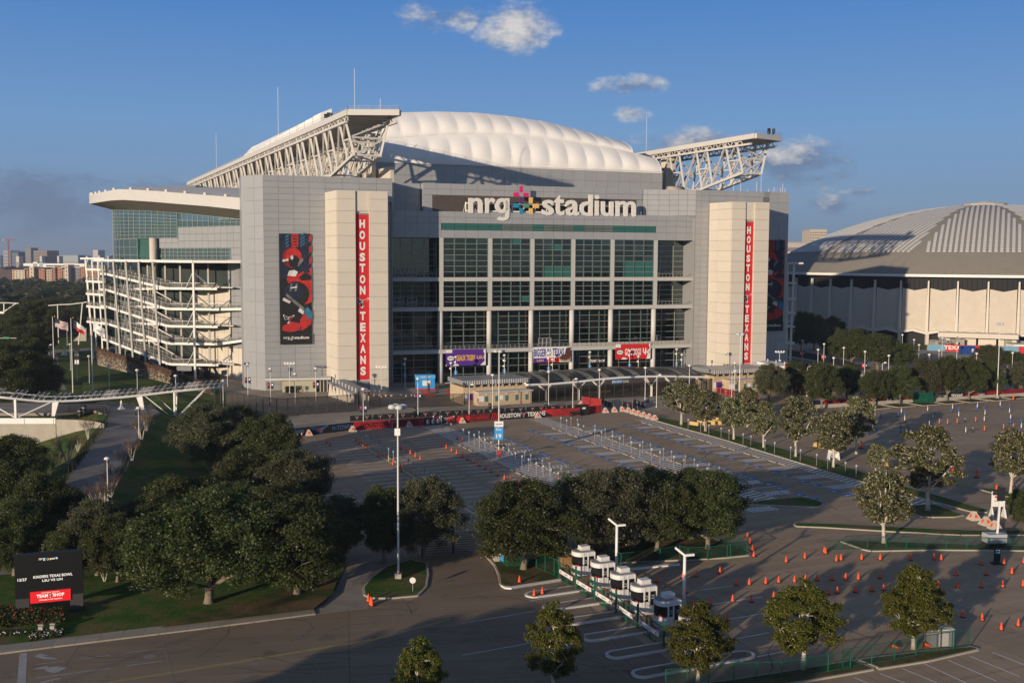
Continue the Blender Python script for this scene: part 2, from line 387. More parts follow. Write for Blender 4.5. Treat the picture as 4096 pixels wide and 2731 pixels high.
def letter_g(parent, mat, a, b, d0, dep):
    w = b[0] - a[0]; h = b[1] - a[1]; q = MB(); s = w * .27; cx = a[0] + w * .47; cy = a[1] + h * .665; rx = w * .47; ry = h * .335
    def band(P1, P2):
        for i in range(len(P1) - 1):
            c = [P1[i], P1[i + 1], P2[i + 1], P2[i]]; q.hexa([S(x, d0, z) for x, z in c] + [S(x, d0 - dep, z) for x, z in c])
    A = [R(k * 15) for k in range(25)]
    band([(cx + rx * math.cos(t), cy + ry * math.sin(t)) for t in A], [(cx + (rx - s) * math.cos(t), cy + (ry - s * .95) * math.sin(t)) for t in A])
    x1 = a[0] + w; band([(x1 - s, a[1] + h), (x1 - s, a[1] + h * .22)], [(x1, a[1] + h), (x1, a[1] + h * .22)])
    A = [R(-k * 12) for k in range(13)]; mx_ = a[0] + w * .5; rr_ = w * .5; B = a[1] + h * .225
    band([(mx_ + rr_ * math.cos(t), B + h * .225 * math.sin(t)) for t in A], [(mx_ + (rr_ - s) * math.cos(t), B + (h * .225 - s * .9) * math.sin(t)) for t in A])
    return q.build('letter', mat, parent)
def shape2d(q, pts, org, right, up, depth, mi=0):
    org = Vector(org); right = Vector(right); up = Vector(up); n = right.cross(up).normalized()
    q.poly([org + right * x + up * y + n * depth for x, y in pts], mi)
def ell(cx, cy, rx, ry, n=20, a0=0, a1=360): return [(cx + rx * math.cos(R(a0 + (a1 - a0) * i / n)), cy + ry * math.sin(R(a0 + (a1 - a0) * i / n))) for i in range(n if a1 - a0 >= 360 else n + 1)]
BULL_L = [(0, 1), (.12, .93), (.22, .80), (.46, .74), (.50, .30), (.42, .02), (.30, .12), (.26, .40), (.10, .52), (.06, .72), (-.02, .86)]
BULL_R = [(.54, .74), (.78, .80), (.90, .92), (1.0, .96), (1.0, .84), (.92, .70), (.74, .52), (.70, .26), (.56, .04), (.54, .30)]
def bull(q, org, right, up, w, h, d, mn, mr, mw):
    for pts, mi, dd, g in ((BULL_L + [], mw, 0, .05), (BULL_R + [], mw, 0, .05)):
        cx = sum(p[0] for p in pts) / len(pts); cy = sum(p[1] for p in pts) / len(pts)
        shape2d(q, [((cx + (x - cx) * 1.3) * w, (cy + (y - cy) * 1.22) * h) for x, y in pts][::-1], org, right, up, d, mi)
    shape2d(q, [(x * w, y * h) for x, y in BULL_L][::-1], org, right, up, d + .012, mn)
    shape2d(q, [(x * w, y * h) for x, y in BULL_R][::-1], org, right, up, d + .012, mr)
    shape2d(q, [((.40 + .10 * math.cos(R(90 + 72 * k * 2))) * w, (.55 + .10 * math.sin(R(90 + 72 * k * 2))) * h) for k in range(5)], org, right, up, d + .02, mw)
# ================================================================== ground, roads, lot
A24 = R(24.0); ES = Vector((math.cos(A24), math.sin(A24), 0)); ET = Vector((-math.sin(A24), math.cos(A24), 0))
def ST(s, t, z=0.0):
    p = ES * s + ET * t; return Vector((p.x, p.y, z))
def drift(s, t):     # the rows fan very slightly
    return s + (t - 190) * (.006 + (s - 53) * .00045)
def LS(s, t, z=.036): return ST(drift(s, t), t, z)
def zm(ox, oy, k): return lambda x, y: (ox + x / k, oy + y / k)
ZA = zm(1100, 1600, 2.613); ZB = zm(1900, 1600, 2.352); ZC = zm(2700, 1300, 2.614); ZD = zm(3300, 1550, 2.955)
Z7 = zm(2800, 1700, 1.815); Z8 = zm(2800, 2150, 1.815); Z6 = zm(1850, 2100, 2.24); ZL = zm(0, 1450, 2.24); ZS = zm(0, 2100, 2.485)
ZR = zm(700, 2050, 2.3025); ZP = zm(900, 1400, 2.94); ZQ = zm(1600, 1350, 2.94); ZT = zm(2300, 1350, 2.94); ZX = zm(2800, 1250, 3.618); ZY = zm(3400, 1300, 3.379); ZF = zm(0, 900, 2.24); ZE = zm(2700, 1900, 3.36)
def GV(pts, z): return [G(u, v, z) for u, v in pts]
def poly_sheet(name, pts, mat, kind='structure'):
    return MB().poly(pts).build(name, mat, None, kind=kind)

struct('ground', MB().grid([[(x, y, 0) for x in (-7000, -2000, -600, 0, 600, 2000, 7000)] for y in (-1500, -200, 200, 600, 1500, 4000, 9000)]), m_far)
# paved lot
lot = [G(-500, 2700, .02), G(0, 2600, .02), G(700, 2500, .02), G(1000, 2200, .02), ST(36, 150, .02), ST(34, 212, .02), ST(150, 225, .02), ST(420, 240, .02), ST(420, -60, .02), Vector((60, -40, .02)), Vector((-120, -10, .02))]
poly_sheet('parking_lot', lot, m_lot)
pl = [G(880, 1560, .03), G(870, 1640, .03), G(1060, 1700, .03), ST(38, 207.5, .03), ST(108, 207.8, .03), ST(128, 205, .03), ST(150, 222, .03), ST(300, 235, .03), ST(330, 330, .03), ST(200, 420, .03), ST(40, 420, .03), G(880, 1420, .03)]
poly_sheet('plaza_pavement', pl, m_plaza)
road = GV([(-400, 2668), (0, 2617), (402, 2567), (800, 2518), (1178, 2469), (1500, 2428), (1700, 2404), (2000, 2362), (2250, 2326)], .03) + [ST(49, 88, .03), ST(49, 40, .03), Vector((40, 10, .03)), Vector((-140, 10, .03))]
poly_sheet('road', road, m_road)
# sidewalk with kerb step
sw = GV([(-400, 2668), (0, 2617), (402, 2567), (800, 2518), (1178, 2469), (1262, 2458), (1252, 2437), (800, 2490), (563, 2518), (113, 2573), (0, 2586), (-400, 2630)], 0)
struct('sidewalk', MB().prism(sw, .0, .15), m_walk)
# entrance drives
poly_sheet('entrance_drive', GV([(1262, 2456), (1500, 2426), (1455, 2380), (1450, 2340), (1530, 2270), (1640, 2235), (1560, 2215), (1420, 2230), (1372, 2290), (1345, 2360), (1290, 2420)], .04), m_path)
poly_sheet('gate_drive', GV([(1480, 2428), (1690, 2405), (2000, 2360), (1994, 2332), (1975, 2275), (1935, 2225), (1850, 2190), (1730, 2190), (1718, 2300), (1690, 2380), (1640, 2400), (1500, 2400)], .045), m_drive)

# ---- lawn on the left with the raised footpath to the bridge
PATH = [(Vector(G(130, 2300, 0)), 0.0), (Vector(G(232, 2135, .1)), .1), (Vector(G(305, 2025, .7)), .7), (Vector(G(385, 1890, 2.0)), 2.0), (Vector(G(450, 1790, 3.2)), 3.2), (Vector(G(505, 1690, 4.7)), 4.7), (Vector(G(512, 1655, 5.0)), 5.0), (Vector(G(500, 1630, 5.0)), 5.0)]
PHW = 3.5
def hill(x, y):
    bd, bz = 1e9, 0.0
    for i in range(len(PATH) - 1):
        a, za = PATH[i]; b, zb = PATH[i + 1]
        dx, dy = b.x - a.x, b.y - a.y; L2 = dx * dx + dy * dy
        t = max(0, min(1, ((x - a.x) * dx + (y - a.y) * dy) / L2)); px, py = a.x + dx * t, a.y + dy * t
        d = math.hypot(x - px, y - py)
        if d < bd:
            k = .26 if dx * (y - a.y) - dy * (x - a.x) < 0 else .34
            bd, bz = d, za + (zb - za) * t - .04 - k * max(0, d - PHW - .4)
    return max(0.0, bz)
def GH(u, v, add=0.0):          # pixel to the hill surface
    z = 0.0
    for _ in range(25):
        p = G(u, v, z + add); z = .6 * z + .4 * hill(p.x, p.y)
    p = G(u, v, z + add); p.z = z; return p
x0, x1, y0, y1, n = -125, -22, 98, 232, 80
def lawn_z(x, y): return hill(x, y) + .13
lawn_edge = GV([(-500, 2620), (0, 2586), (113, 2573), (563, 2518), (800, 2490), (1252, 2437), (1300, 2415), (1345, 2360), (1372, 2290), (1385, 2230), (1330, 2120), (1240, 1990), (1170, 1850), (1130, 1752), (1090, 1700), (900, 1650), (700, 1600), (500, 1560), (-400, 1560)], 0)
def inside(x, y, pl):
    c = False; j = len(pl) - 1
    for i in range(len(pl)):
        a, b = pl[i], pl[j]
        if (a[1] > y) != (b[1] > y) and x < (b[0] - a[0]) * (y - a[1]) / (b[1] - a[1]) + a[0]: c = not c
        j = i
    return c
q = MB(); idx = {}; NX, NY = 110, 140
for i in range(NX + 1):
    for j in range(NY + 1):
        x = x0 + (x1 - x0) * i / NX; y = y0 + (y1 - y0) * j / NY
        idx[i, j] = len(q.v); q.v.append((x, y, lawn_z(x, y)))
for i in range(NX):
    for j in range(NY):
        x = x0 + (x1 - x0) * (i + .5) / NX; y = y0 + (y1 - y0) * (j + .5) / NY
        if inside(x, y, lawn_edge): q.f.append((idx[i, j], idx[i + 1, j], idx[i + 1, j + 1], idx[i, j + 1])); q.m.append(0)
o = q.build('lawn', m_grass, None, True, kind='structure')
poly_sheet('lawn_base', [Vector((p.x, p.y, .10)) for p in lawn_edge], m_grass)
# leaf litter strip under the front trees
poly_sheet('leaf_litter_bed', [Vector((p.x, p.y, .30)) for p in GV([(640, 2508), (800, 2489), (1250, 2436), (1330, 2375), (1355, 2300), (1180, 2330), (1000, 2400), (800, 2450)], .3)], m_dgrass)
# path ribbon
q = MB(); rows = []
for i, (p, z) in enumerate(PATH):
    d = (PATH[min(i + 1, len(PATH) - 1)][0] - PATH[max(i - 1, 0)][0]); d.z = 0; d.normalize(); nrm = Vector((d.y, -d.x, 0))
    rows.append([(p + nrm * k * PHW) + Vector((0, 0, z - p.z + .30)) for k in (-1, -.33, .33, 1)])
q.grid(rows); q.build('footpath', m_path, None, kind='structure')
pt = PATH[-1][0]
top = [G(370, 1638, 5.2), G(440, 1660, 5.2), G(590, 1665, 5.2), G(640, 1650, 5.2), G(600, 1618, 5.2), G(430, 1608, 5.2), G(0, 1612, 5.2), G(-300, 1612, 5.2), G(-300, 1652, 5.2), G(220, 1652, 5.2)]
struct('bridge_approach', MB().prism(top, 4.7, 5.215), m_path)
# second lawn behind the bridge with curved path
poly_sheet('rear_lawn', GV([(-300, 1640), (900, 1660), (905, 1570), (640, 1480), (420, 1400), (330, 1350), (240, 1345), (-300, 1350)], .05), m_grass)
poly_sheet('curved_footpath', GV([(300, 1645), (420, 1640), (330, 1600), (268, 1560), (236, 1500), (232, 1420), (205, 1400), (180, 1410), (215, 1480), (225, 1550), (250, 1610)], .06) + [], m_path)
poly_sheet('cross_footpath', GV([(180, 1412), (480, 1396), (480, 1388), (170, 1400)], .07), m_path)
mq = MB()           # dark grassy mound beside the vine wall
rows = []
for j in range(9):
    a = j / 8; row = []
    for i in range(15):
        b = i / 14
        p = G(330 + b * 520, 1500 + b * 105 + a * (105 - 40 * b), .06); hgt = 1.5 * math.sin(math.pi * min(1, a * 1.0)) * math.sin(math.pi * (.12 + .8 * b)); row.append((p.x, p.y, .08 + hgt))
    rows.append(row)
mq.grid(rows); mq.build('grass_mound', m_grass, None, True, kind='structure')

# ---- kerbed islands
def shrink(pl, d):
    n = len(pl); out = []
    ar = sum(pl[i].x * pl[(i + 1) % n].y - pl[(i + 1) % n].x * pl[i].y for i in range(n)); sg = 1 if ar > 0 else -1
    for i in range(n):
        a, b, c = pl[i - 1], pl[i], pl[(i + 1) % n]
        e1 = Vector((b.x - a.x, b.y - a.y, 0)); e2 = Vector((c.x - b.x, c.y - b.y, 0))
        if e1.length < 1e-5 or e2.length < 1e-5: out.append(b); continue
        e1.normalize(); e2.normalize(); n1 = Vector((-e1.y, e1.x, 0)) * sg; n2 = Vector((-e2.y, e2.x, 0)) * sg; nn = (n1 + n2)
        k = d / max(.5, nn.length_squared / 2); out.append(Vector((b.x, b.y, 0)) + nn * k)
    return out
def island(name, pts, fill, d=.22, kh=.16, kmat=None, fz=.02):
    p0 = [Vector((p.x, p.y, 0)) for p in pts]; p1 = shrink(p0, d); q = MB()
    a = [(p.x, p.y, .0) for p in p0]; b = [(p.x, p.y, kh) for p in p0]; c = [(p.x, p.y, kh) for p in p1]; n = len(a)
    q.add(a + b, [(i, (i + 1) % n, n + (i + 1) % n, n + i) for i in range(n)], 0)
    q.add(b + c, [(i, (i + 1) % n, n + (i + 1) % n, n + i) for i in range(n)], 0)
    q.poly([(p.x, p.y, kh + fz - .02) for p in p1], 1)
    return q.build(name, [kmat or m_kerb, fill], None, kind='structure')
island('traffic_island', GV([(1450, 2352), (1454, 2382), (1480, 2395), (1560, 2396), (1672, 2386), (1708, 2350), (1716, 2300), (1710, 2255), (1640, 2240), (1540, 2270), (1480, 2315)], 0), m_grass)
strip_lo = [(2622, 1684), (2700, 1706), (2884, 1757), (3090, 1820), (3350, 1900), (3500, 1945), (3650, 1985), (3880, 2048), (3950, 2052)]
strip_hi = [(3958, 2043), (3800, 1997), (3640, 1952), (3480, 1898), (3330, 1852), (3090, 1785), (2884, 1728), (2740, 1690), (2640, 1671)]
island('median_strip', GV(strip_lo + strip_hi, 0), m_grass)
island('traffic_island', GV([Z7(*p) for p in [(300, 575), (460, 548), (740, 525), (850, 548), (893, 566), (905, 580), (860, 600), (620, 592), (340, 580)]], 0), m_grass)
island('traffic_island', GV([Z7(*p) for p in [(675, 724), (700, 712), (1000, 720), (1500, 748), (2000, 768), (2500, 770), (2500, 803), (1900, 803), (1400, 778), (900, 748), (700, 740)]], 0), m_grass)
island('traffic_island', GV([Z7(*p) for p in [(1480, 600), (1560, 585), (1700, 578), (1800, 610), (1920, 660), (1850, 672), (1700, 674), (1600, 668), (1520, 640)]], 0), m_grass)
island('traffic_island', GV([Z7(*p) for p in [(1015, 848), (1100, 842), (1210, 845), (1700, 862), (2500, 885), (2500, 918), (1700, 912), (1240, 920), (1190, 910)]], 0), m_dgrass)
island('traffic_island', GV([Z7(*p) for p in [(2015, 468), (2060, 458), (2200, 478), (2500, 530), (2500, 580), (2300, 540), (2150, 505)]], 0), m_grass)
island('planting_bed', GV([(2360, 2262), (2520, 2252), (2720, 2243), (2750, 2242), (2900, 2234), (2995, 2224), (3006, 2214), (2985, 2202), (2920, 2178), (2819, 2146), (2700, 2146), (2500, 2150), (2300, 2160), (2300, 2240)], 0), m_dgrass)
island('planting_bed', GV([(1937, 2222), (1975, 2262), (1992, 2300), (1997, 2338), (2015, 2352), (2046, 2357), (2245, 2325), (2240, 2250), (2150, 2180), (1960, 2188)], 0), m_dgrass)
island('planting_bed', GV([Z8(*p) for p in [(-400, 1150), (300, 1130), (760, 1054), (1262, 966), (1270, 955), (1110, 893), (700, 962), (200, 1040), (-400, 1110)]], 0), m_dgrass)
island('planting_bed', GV([Z8(*p) for p in [(1285, 950), (1300, 962), (1660, 905), (2022, 822), (2030, 812), (1965, 795), (1590, 832), (1130, 890)]], 0), m_dgrass)
tips = [(375, 228), (665, 205), (955, 183), (1290, 172), (1515, 150), (1765, 132), (2060, 112)]
tipm = [(560, 262), (865, 239), (1160, 219), (1425, 200), (1720, 181), (2005, 161), (2210, 140)]
tipr = [(780, 245), (1075, 222), (1370, 203), (1645, 185), (1930, 165), (2185, 145), (2400, 122)]
for a, b, c in zip(tips, tipm, tipr):
    pa, pb, pc = G(*ZD(*a)), G(*ZD(*b)), G(*ZD(*c)); pd = pa + (pc - pb) * 1.0
    island('planting_bed', [pa, pb, pc, pd], m_dgrass, d=.3)
# booth lane islands (white kerbs)
LANE = [(565, 640, 640, 665, 1060, 603), (722, 755, 790, 781, 1260, 712), (890, 885, 960, 909, 1440, 832), (1075, 1030, 1150, 1056, 1640, 978), (1288, 1185, 1370, 1216, 1860, 1138), (1522, 1355, 1600, 1391, 2100, 1300)]
LANES = []
for k, (tx, ty, bx, by, rx, ry) in enumerate(LANE):
    tip = G(*Z6(tx, ty)); b0 = G(*Z6(bx, by)); w = 1.9
    c0 = tip + ES * .95; n = ET * (w / 2); Lg = 10.5
    arc = [c0 + ES * (-.95 * math.cos(R(a))) + ET * (-.95 * math.sin(R(a))) for a in range(90, -91, -30)]
    arc2 = [c0 + ES * (Lg + .95 * math.cos(R(a))) + ET * (.95 * math.sin(R(a))) for a in range(90, -91, -30)]
    island('booth_island', arc + arc2, m_drive, d=.28, kh=.2, kmat=m_kerbw)
    LANES.append((tip, c0))
# first raised kerb before the booths
struct('white_kerb', MB().prism([G(2003, 2345), G(2020, 2355), G(2046, 2357), G(2245, 2325), G(2245, 2318), G(2046, 2350), G(2022, 2348)], 0, .19), m_white)
struct('white_kerb', MB().prism([G(*Z6(1160, 438)), G(*Z6(1945, 360)), G(*Z6(1945, 350)), G(*Z6(1160, 425))], 0, .19), m_white)

# ---- painted markings
mk = MB()
def line(p0, p1, w, mi=0, z=.036):
    p0 = Vector((p0[0], p0[1], 0)); p1 = Vector((p1[0], p1[1], 0)); d = (p1 - p0).normalized(); n = Vector((-d.y, d.x, 0)) * (w / 2)
    mk.poly([(p.x, p.y, z) for p in (p0 - n, p1 - n, p1 + n, p0 + n)], mi)
LW = .2
def stalls(s0, s1, t0, t1, step):
    t = t0
    while t <= t1: line(LS(s0, t), LS(s1, t), LW); t += step
for sa, sb in ((45.2, 52.4), (53.8, 60.8)): stalls(sa, sb, 127, 194, 2.74)
line(LS(53.1, 120), LS(53.1, 194.6), .16)
stalls(62.4, 69.6, 127, 204, 2.74)
stalls(33.5, 40.5, 128, 150, 2.74)
def hatch(sl, sr, t0, t1, step=1.15, w=.42, slant=1.0):
    line(LS(sl, t0), LS(sl, t1), LW); line(LS(sr, t0), LS(sr, t1), LW)
    t = t0
    while t < t1 - slant: line(LS(sl, t), LS(sr, t + slant), w); t += step
hatch(70.6, 75.0, 126, 205); hatch(95.2, 98.9, 122, 205); hatch(116.4, 119.5, 110, 196)
PER = 7.55
def ada(s_in, s_out, t0, n, tint=True):
    """bays: two stalls, then a hatched loading strip, repeated down the row"""
    ex = s_out - s_in
    for k in range(n):
        t = t0 - k * PER
        line(LS(s_in, t - 2.75), LS(s_out, t - 2.75), LW)
        ta, tb = t - 5.5, t - PER
        line(LS(s_in, ta), LS(s_out, ta), LW); line(LS(s_in, tb), LS(s_out - ex * .12, tb), LW); line(LS(s_out, ta), LS(s_out - ex * .12, tb), LW)
        m = 8
        for i in range(m):
            a = s_in + ex * (i + .15) / m; line(LS(a, tb), LS(a + ex * .07, ta), .36)
        for c in (t - 1.2, t - 4.1):
            b = s_in + ex * .97
            mk.poly([LS(b - .75, c - .75, .037), LS(b + .75, c - .75, .037), LS(b + .75, c + .75, .037), LS(b - .75, c + .75, .037)], 1)
            mk.poly([LS(b - .35 + .3 * math.cos(R(a)), c + .3 * math.sin(R(a)), .0385) for a in range(0, 360, 60)], 0)
            line(LS(b - .1, c), LS(b + .5, c), .12, 0, .0385)
    return
ada(75.2, 81.2, 192.5, 9); ada(95.0, 89.4, 192.3, 10); ada(99.1, 104.3, 192.3, 10); ada(116.2, 110.6, 192.0, 11)
# lines among the cones in front of the booths
for (a, b) in [((0, 382), (250, 347)), ((0, 497), (450, 430)), ((150, 603), (520, 540)), ((260, 735), (500, 690)), ((410, 865), (700, 810))]:
    line(G(*Z8(*a)), G(*Z8(*b)), .15)
for (a, b) in [((1120, 1015), (1300, 1090)), ((1305, 985), (1500, 1060)), ((1470, 950), (1720, 1054)), ((1630, 915), (1930, 1054)), ((1800, 888), (2150, 1040)), ((1960, 860), (2320, 1008)), ((2120, 832), (2400, 940))]:
    line(G(*Z8(*a)), G(*Z8(*b)), .12)
for (a, b) in [((0, 1165), (700, 1040)), ((0, 880), (650, 770)), ((600, 680), (1000, 615))]:
    line(G(*Z6(*a)), G(*Z6(*b)), .08)
# road markings in the left corner
for o_ in (0, .28):
    pa = G(*ZS(1080, 1568)); pb = G(*ZR(0, 1475)); pc = G(*ZR(1842, 1170)); pd = G(1800, 2478)
    for a, b in ((pa, pb), (pb, pc), (pc, pd)): line(a + Vector((0, o_, 0)), b + Vector((0, o_, 0)), .11, 2)
for a, b, wd in [((355, 1520), (1100, 1420), .14), ((1255, 1398), (1610, 1352), .14), ((790, 1330), (1100, 1290), .1), ((1235, 1270), (1620, 1225), .1), ((355, 1385), (640, 1350), .1), ((400, 1568), (600, 1520), .3)]:
    line(G(*ZS(*a)), G(*ZS(*b)), wd, 3)
mk.poly([G(*ZS(*p), .036) for p in [(195, 1270), (270, 1270), (255, 1600), (168, 1600)]], 3)
mk.poly([G(*ZS(*p), .036) for p in [(330, 1300), (400, 1270), (480, 1290), (420, 1300), (560, 1318), (575, 1328), (430, 1328), (380, 1310)]], 3)
mk.poly([G(*ZS(*p), .036) for p in [(325, 1430), (430, 1400), (470, 1395), (480, 1410), (560, 1400), (670, 1412), (560, 1460), (520, 1465), (440, 1440), (460, 1425)]], 3)
mk.build('painted_markings', [m_mark, m_blue, m_yel, m_shmark], None, kind='structure')
# sealed cracks, tyre marks and repair patches
q = MB(); r3 = random.Random(21); _mk, mk = mk, q
for k in range(95):
    p = ST(r3.uniform(40, 175), r3.uniform(75, 200)); a = r3.uniform(0, 6.28)
    if k < 22: p = Vector((r3.uniform(-45, 10), r3.uniform(84, 108), 0)); a = r3.uniform(-.2, .3)
    for j in range(r3.randint(3, 9)):
        a += r3.gauss(0, .35); n_ = p + Vector((math.cos(a), math.sin(a), 0)) * r3.uniform(.8, 2.4); line(p, n_, r3.uniform(.05, .13), 0, .0362); p = n_
for k in range(16):
    p = ST(r3.uniform(45, 170), r3.uniform(80, 200)); a, b = r3.uniform(1, 3.5), r3.uniform(1, 2.5); mk.poly([p + ES * x * a + ET * y * b + Vector((0, 0, .0345)) for x, y in ((-1, -1), (1, -1), (1, 1), (-1, 1))], 1)
mk = _mk; q.build('pavement_wear', [M('crack_seal', (.11, .09, .07), .9), M('repair_patch', (.24, .185, .13), .9, var=.3)], None, kind='structure')
# slab seams and a manhole in the road
q = MB()
_mk, mk = mk, q
for pts in [[(1165, 2510), (1215, 2560), (1305, 2731), (1340, 2800)], [(644, 2540), (690, 2700), (700, 2780)], [(2102, 2400), (2200, 2480), (2335, 2580), (2530, 2720)], [(1905, 2480), (2030, 2620)], [(2040, 2345), (2110, 2395)]]:
    for a, b in zip(pts, pts[1:]): line(G(*a), G(*b), .09, 0, .0365)
c = G(600, 2625); mk.poly([(c.x + .55 * math.cos(R(a)), c.y + .55 * math.sin(R(a)), .0372) for a in range(0, 360, 24)], 0)
c = G(1017, 2655); mk.poly([(c.x + .5 * math.cos(R(a)), c.y + .3 * math.sin(R(a)), .0372) for a in range(0, 360, 24)], 0)
mk = _mk; q.build('road_seams', m_joint, None, kind='structure')
# ================================================================== stadium
PHI = R(18.6); E1 = Vector((math.cos(PHI), math.sin(PHI), 0)); EN = Vector((-math.sin(PHI), math.cos(PHI), 0)); FO = Vector((-19.78, 289.3, 0))
def S(s, d, z): return FO + E1 * s + EN * d + Vector((0, 0, z))
def SP(u, v, d):
    r_ = ray(u, v); o = Vector((0, 0, H)); k = ((FO + EN * d - o).dot(EN)) / r_.dot(EN); p = o + r_ * k
    return ((p - FO).dot(E1), p.z)
Z8b = zm(1000, 650, 1.6508); Z3 = zm(1500, 400, 1.96); Z2 = zm(1000, 250, 2.24); Z4 = zm(2500, 450, 2.4125); ZRT = zm(2600, 750, 2.09)
ZG1 = zm(1500, 850, 2.24); ZG2 = zm(2100, 850, 2.24)
stad = thing('stadium', 'huge pale stadium with white fabric roof, steel roof trusses and glazed front', 'stadium', FO, rz=PHI)
def plane_panels(parent, pname, mat, a, b, zs, fr, gap=.055, th=.22, back=True, backname='wall', skip=None):
    """a,b: (s,d) ends of a wall line seen from the front; zs: joint heights; fr: joint fractions 0..1"""
    A = S(a[0], a[1], 0); B = S(b[0], b[1], 0); d = (B - A); L = d.length; d.normalize(); n = Vector((d.y, -d.x, 0)); rz = math.atan2(d.y, d.x)
    if back:
        c = (A + B) / 2 - n * .45; z0, z1 = min(zs), max(zs)
        pbox(backname, m_joint, parent, (c.x, c.y, (z0 + z1) / 2), (L - .05, .6, z1 - z0 - .06), rz)
    for i in range(len(fr) - 1):
        for j in range(len(zs) - 1):
            if skip and skip(fr[i] * L, fr[i + 1] * L, zs[j], zs[j + 1]): continue
            c = A + d * (L * (fr[i] + fr[i + 1]) / 2) - n * (.1)
            pbox(pname, mat, parent, (c.x, c.y, (zs[j] + zs[j + 1]) / 2), (L * (fr[i + 1] - fr[i]) - gap, th, abs(zs[j + 1] - zs[j]) - gap), rz)
def frs(us, v, d):
    s = [SP(u, v, d)[0] for u in us]; return [(x - s[0]) / (s[-1] - s[0]) for x in s], s[0], s[-1]
def zsteps(z0, z1, st):
    n = max(1, round((z1 - z0) / st)); return [z0 + (z1 - z0) * i / n for i in range(n + 1)]
GD = -1.5; BD = -12.2
# --- left tower

s_gl = SP(1051.5, 698.5, GD)[0]; z_gl = SP(1051.5, 698.5, GD)[1]; s_gr = SP(1569, 715, GD)[0]
z_b = SP(1346.5, 761, BD)[1]; s_bl = SP(1346.5, 761, BD)[0]; s_br = SP(1550, 766, BD)[0]; s_bc = SP(1301, 768, GD)[0]
s_n0 = SP(1422, 1000, BD)[0]; s_n1 = SP(1477, 1000, BD)[0]
tw = MB().prism([S(s_gl, GD + .8, 0), S(s_gr - .1, GD + .8, 0), S(s_gr - .1, 12, 0), S(s_gl - 5, 12, 0), S(s_gl - 5, 5, 0)], 0, z_gl - .1).build('left_tower', m_gray, stad)
zz = zsteps(0, z_gl, 1.62)
fr, _, _ = frs([1051.5, 1112, 1174, 1236, 1301], 700, GD)
def _sk_banner(a, b, z0, z1): return False
plane_panels(tw, 'metal_panel', m_gray, (s_gl, GD), (s_bc, GD), zz, fr)
plane_panels(tw, 'metal_panel', m_gray, (s_bc, GD), (s_gr, GD), [z for z in zz if z > z_b - 2.5], [0, .25, .5, .76, 1], back=False)
p_ch = S(s_gl - 4.6, 4.5, 0)
plane_panels(tw, 'metal_panel', m_gray, (s_gl - 4.6, 4.5), (s_gl, GD), zsteps(0, z_gl, 3.24), [0, .55, 1])
plane_panels(tw, 'metal_panel', m_gray, (s_gr, GD), (s_gr + .01, 0), zsteps(0, z_gl, 3.24), [0, 1], back=False)
pbox('side_wall', m_gray, tw, S(s_gr - .35, 6.5, z_gl / 2), (.5, 14, z_gl - .2), PHI)
# beige core with the red banner recess
def beige_tower(sL, sR, sC, n0, n1, zt, name, rows_v, vv):
    core = MB().prism([S(sC, GD - .1, 0), S(sL + .3, BD + .5, 0), S(sR - .3, BD + .5, 0), S(sR - .3, GD - .1, 0)], 0, zt - .08).build(name, m_beige, stad)
    zr = [0] + sorted(rows_v) + [zt]
    plane_panels(core, 'concrete_panel', m_beige, (sL, BD), (n0, BD), zr, [0, 1], back=False, th=.9)
    plane_panels(core, 'concrete_panel', m_beige, (n1, BD), (sR, BD), zr, [0, 1], back=False, th=.9)
    plane_panels(core, 'concrete_panel', m_beige, (sC, GD - .3), (sL, BD), zr, [0, .42, 1], back=False, th=.5)
    plane_panels(core, 'concrete_panel', m_beige, (sR, BD), (sR + .02, GD), zr, [0, .5, 1], back=False, th=.5)
    plane_panels(core, 'concrete_panel', m_beige, (n0, BD + .25), (n1, BD + .25), [zr[-3], zt], [0, 1], back=False, th=.5)
    return core
rv = [SP(1400, 650 + y / 1.6508, BD)[1] for y in (240, 320, 400, 483, 564, 645, 725, 806, 887, 967, 1048, 1128, 1210, 1290, 1368, 1440)]
bl = beige_tower(s_bl, s_br, s_bc, s_n0, s_n1, z_b, 'left_stair_tower', rv, 0)
# --- right tower
s2l = SP(2786, 759, GD)[0]; z2 = SP(2786, 759, GD)[1]; s2r = SP(3157, 769, GD)[0]
b2l = SP(2926.8, 806.5, BD)[0]; b2z = SP(2926.8, 806.5, BD)[1]; b2r = SP(3076, 811, BD)[0]; b2c = SP(2838, 813.6, GD)[0]
n20 = SP(2974, 1150, BD)[0]; n21 = SP(3011, 1150, BD)[0]
tw2 = MB().prism([S(s2l, GD + .8, 0), S(s2r - .1, GD + .8, 0), S(s2r - .1, 14, 0), S(s2l, 14, 0)], 0, z2 - .1).build('right_tower', m_gray, stad)
zz2 = zsteps(0, z2, 1.62)
fr, _, _ = frs([2786, 2806, 2838], 900, GD)
plane_panels(tw2, 'metal_panel', m_gray, (s2l, GD), (b2c, GD), zz2, fr)
fr, _, _ = frs([2838, 2900, 2945, 2990, 3035, 3076], 900, GD)
plane_panels(tw2, 'metal_panel', m_gray, (b2c, GD), (SP(3076, 900, GD)[0], GD), [z for z in zz2 if z > b2z - 2.5], fr, back=False)
fr, sa, sb = frs([3050, 3115, 3157], 900, GD)
plane_panels(tw2, 'metal_panel', m_gray, (sa, GD), (s2r, GD), zsteps(0, z2, 3.24), fr)
pbox('side_wall', m_gray, tw2, S(s2l + .2, 6, z2 / 2), (.5, 13, z2 - .2), PHI)
rv2 = [SP(2950, 750 + y / 2.09, BD)[1] for y in (180, 267, 355, 443, 530, 618, 705, 793, 880, 966, 1053, 1140, 1222, 1305, 1393, 1470)]
beige_tower(b2l, b2r, b2c, n20, n21, b2z, 'right_stair_tower', rv2, 0)
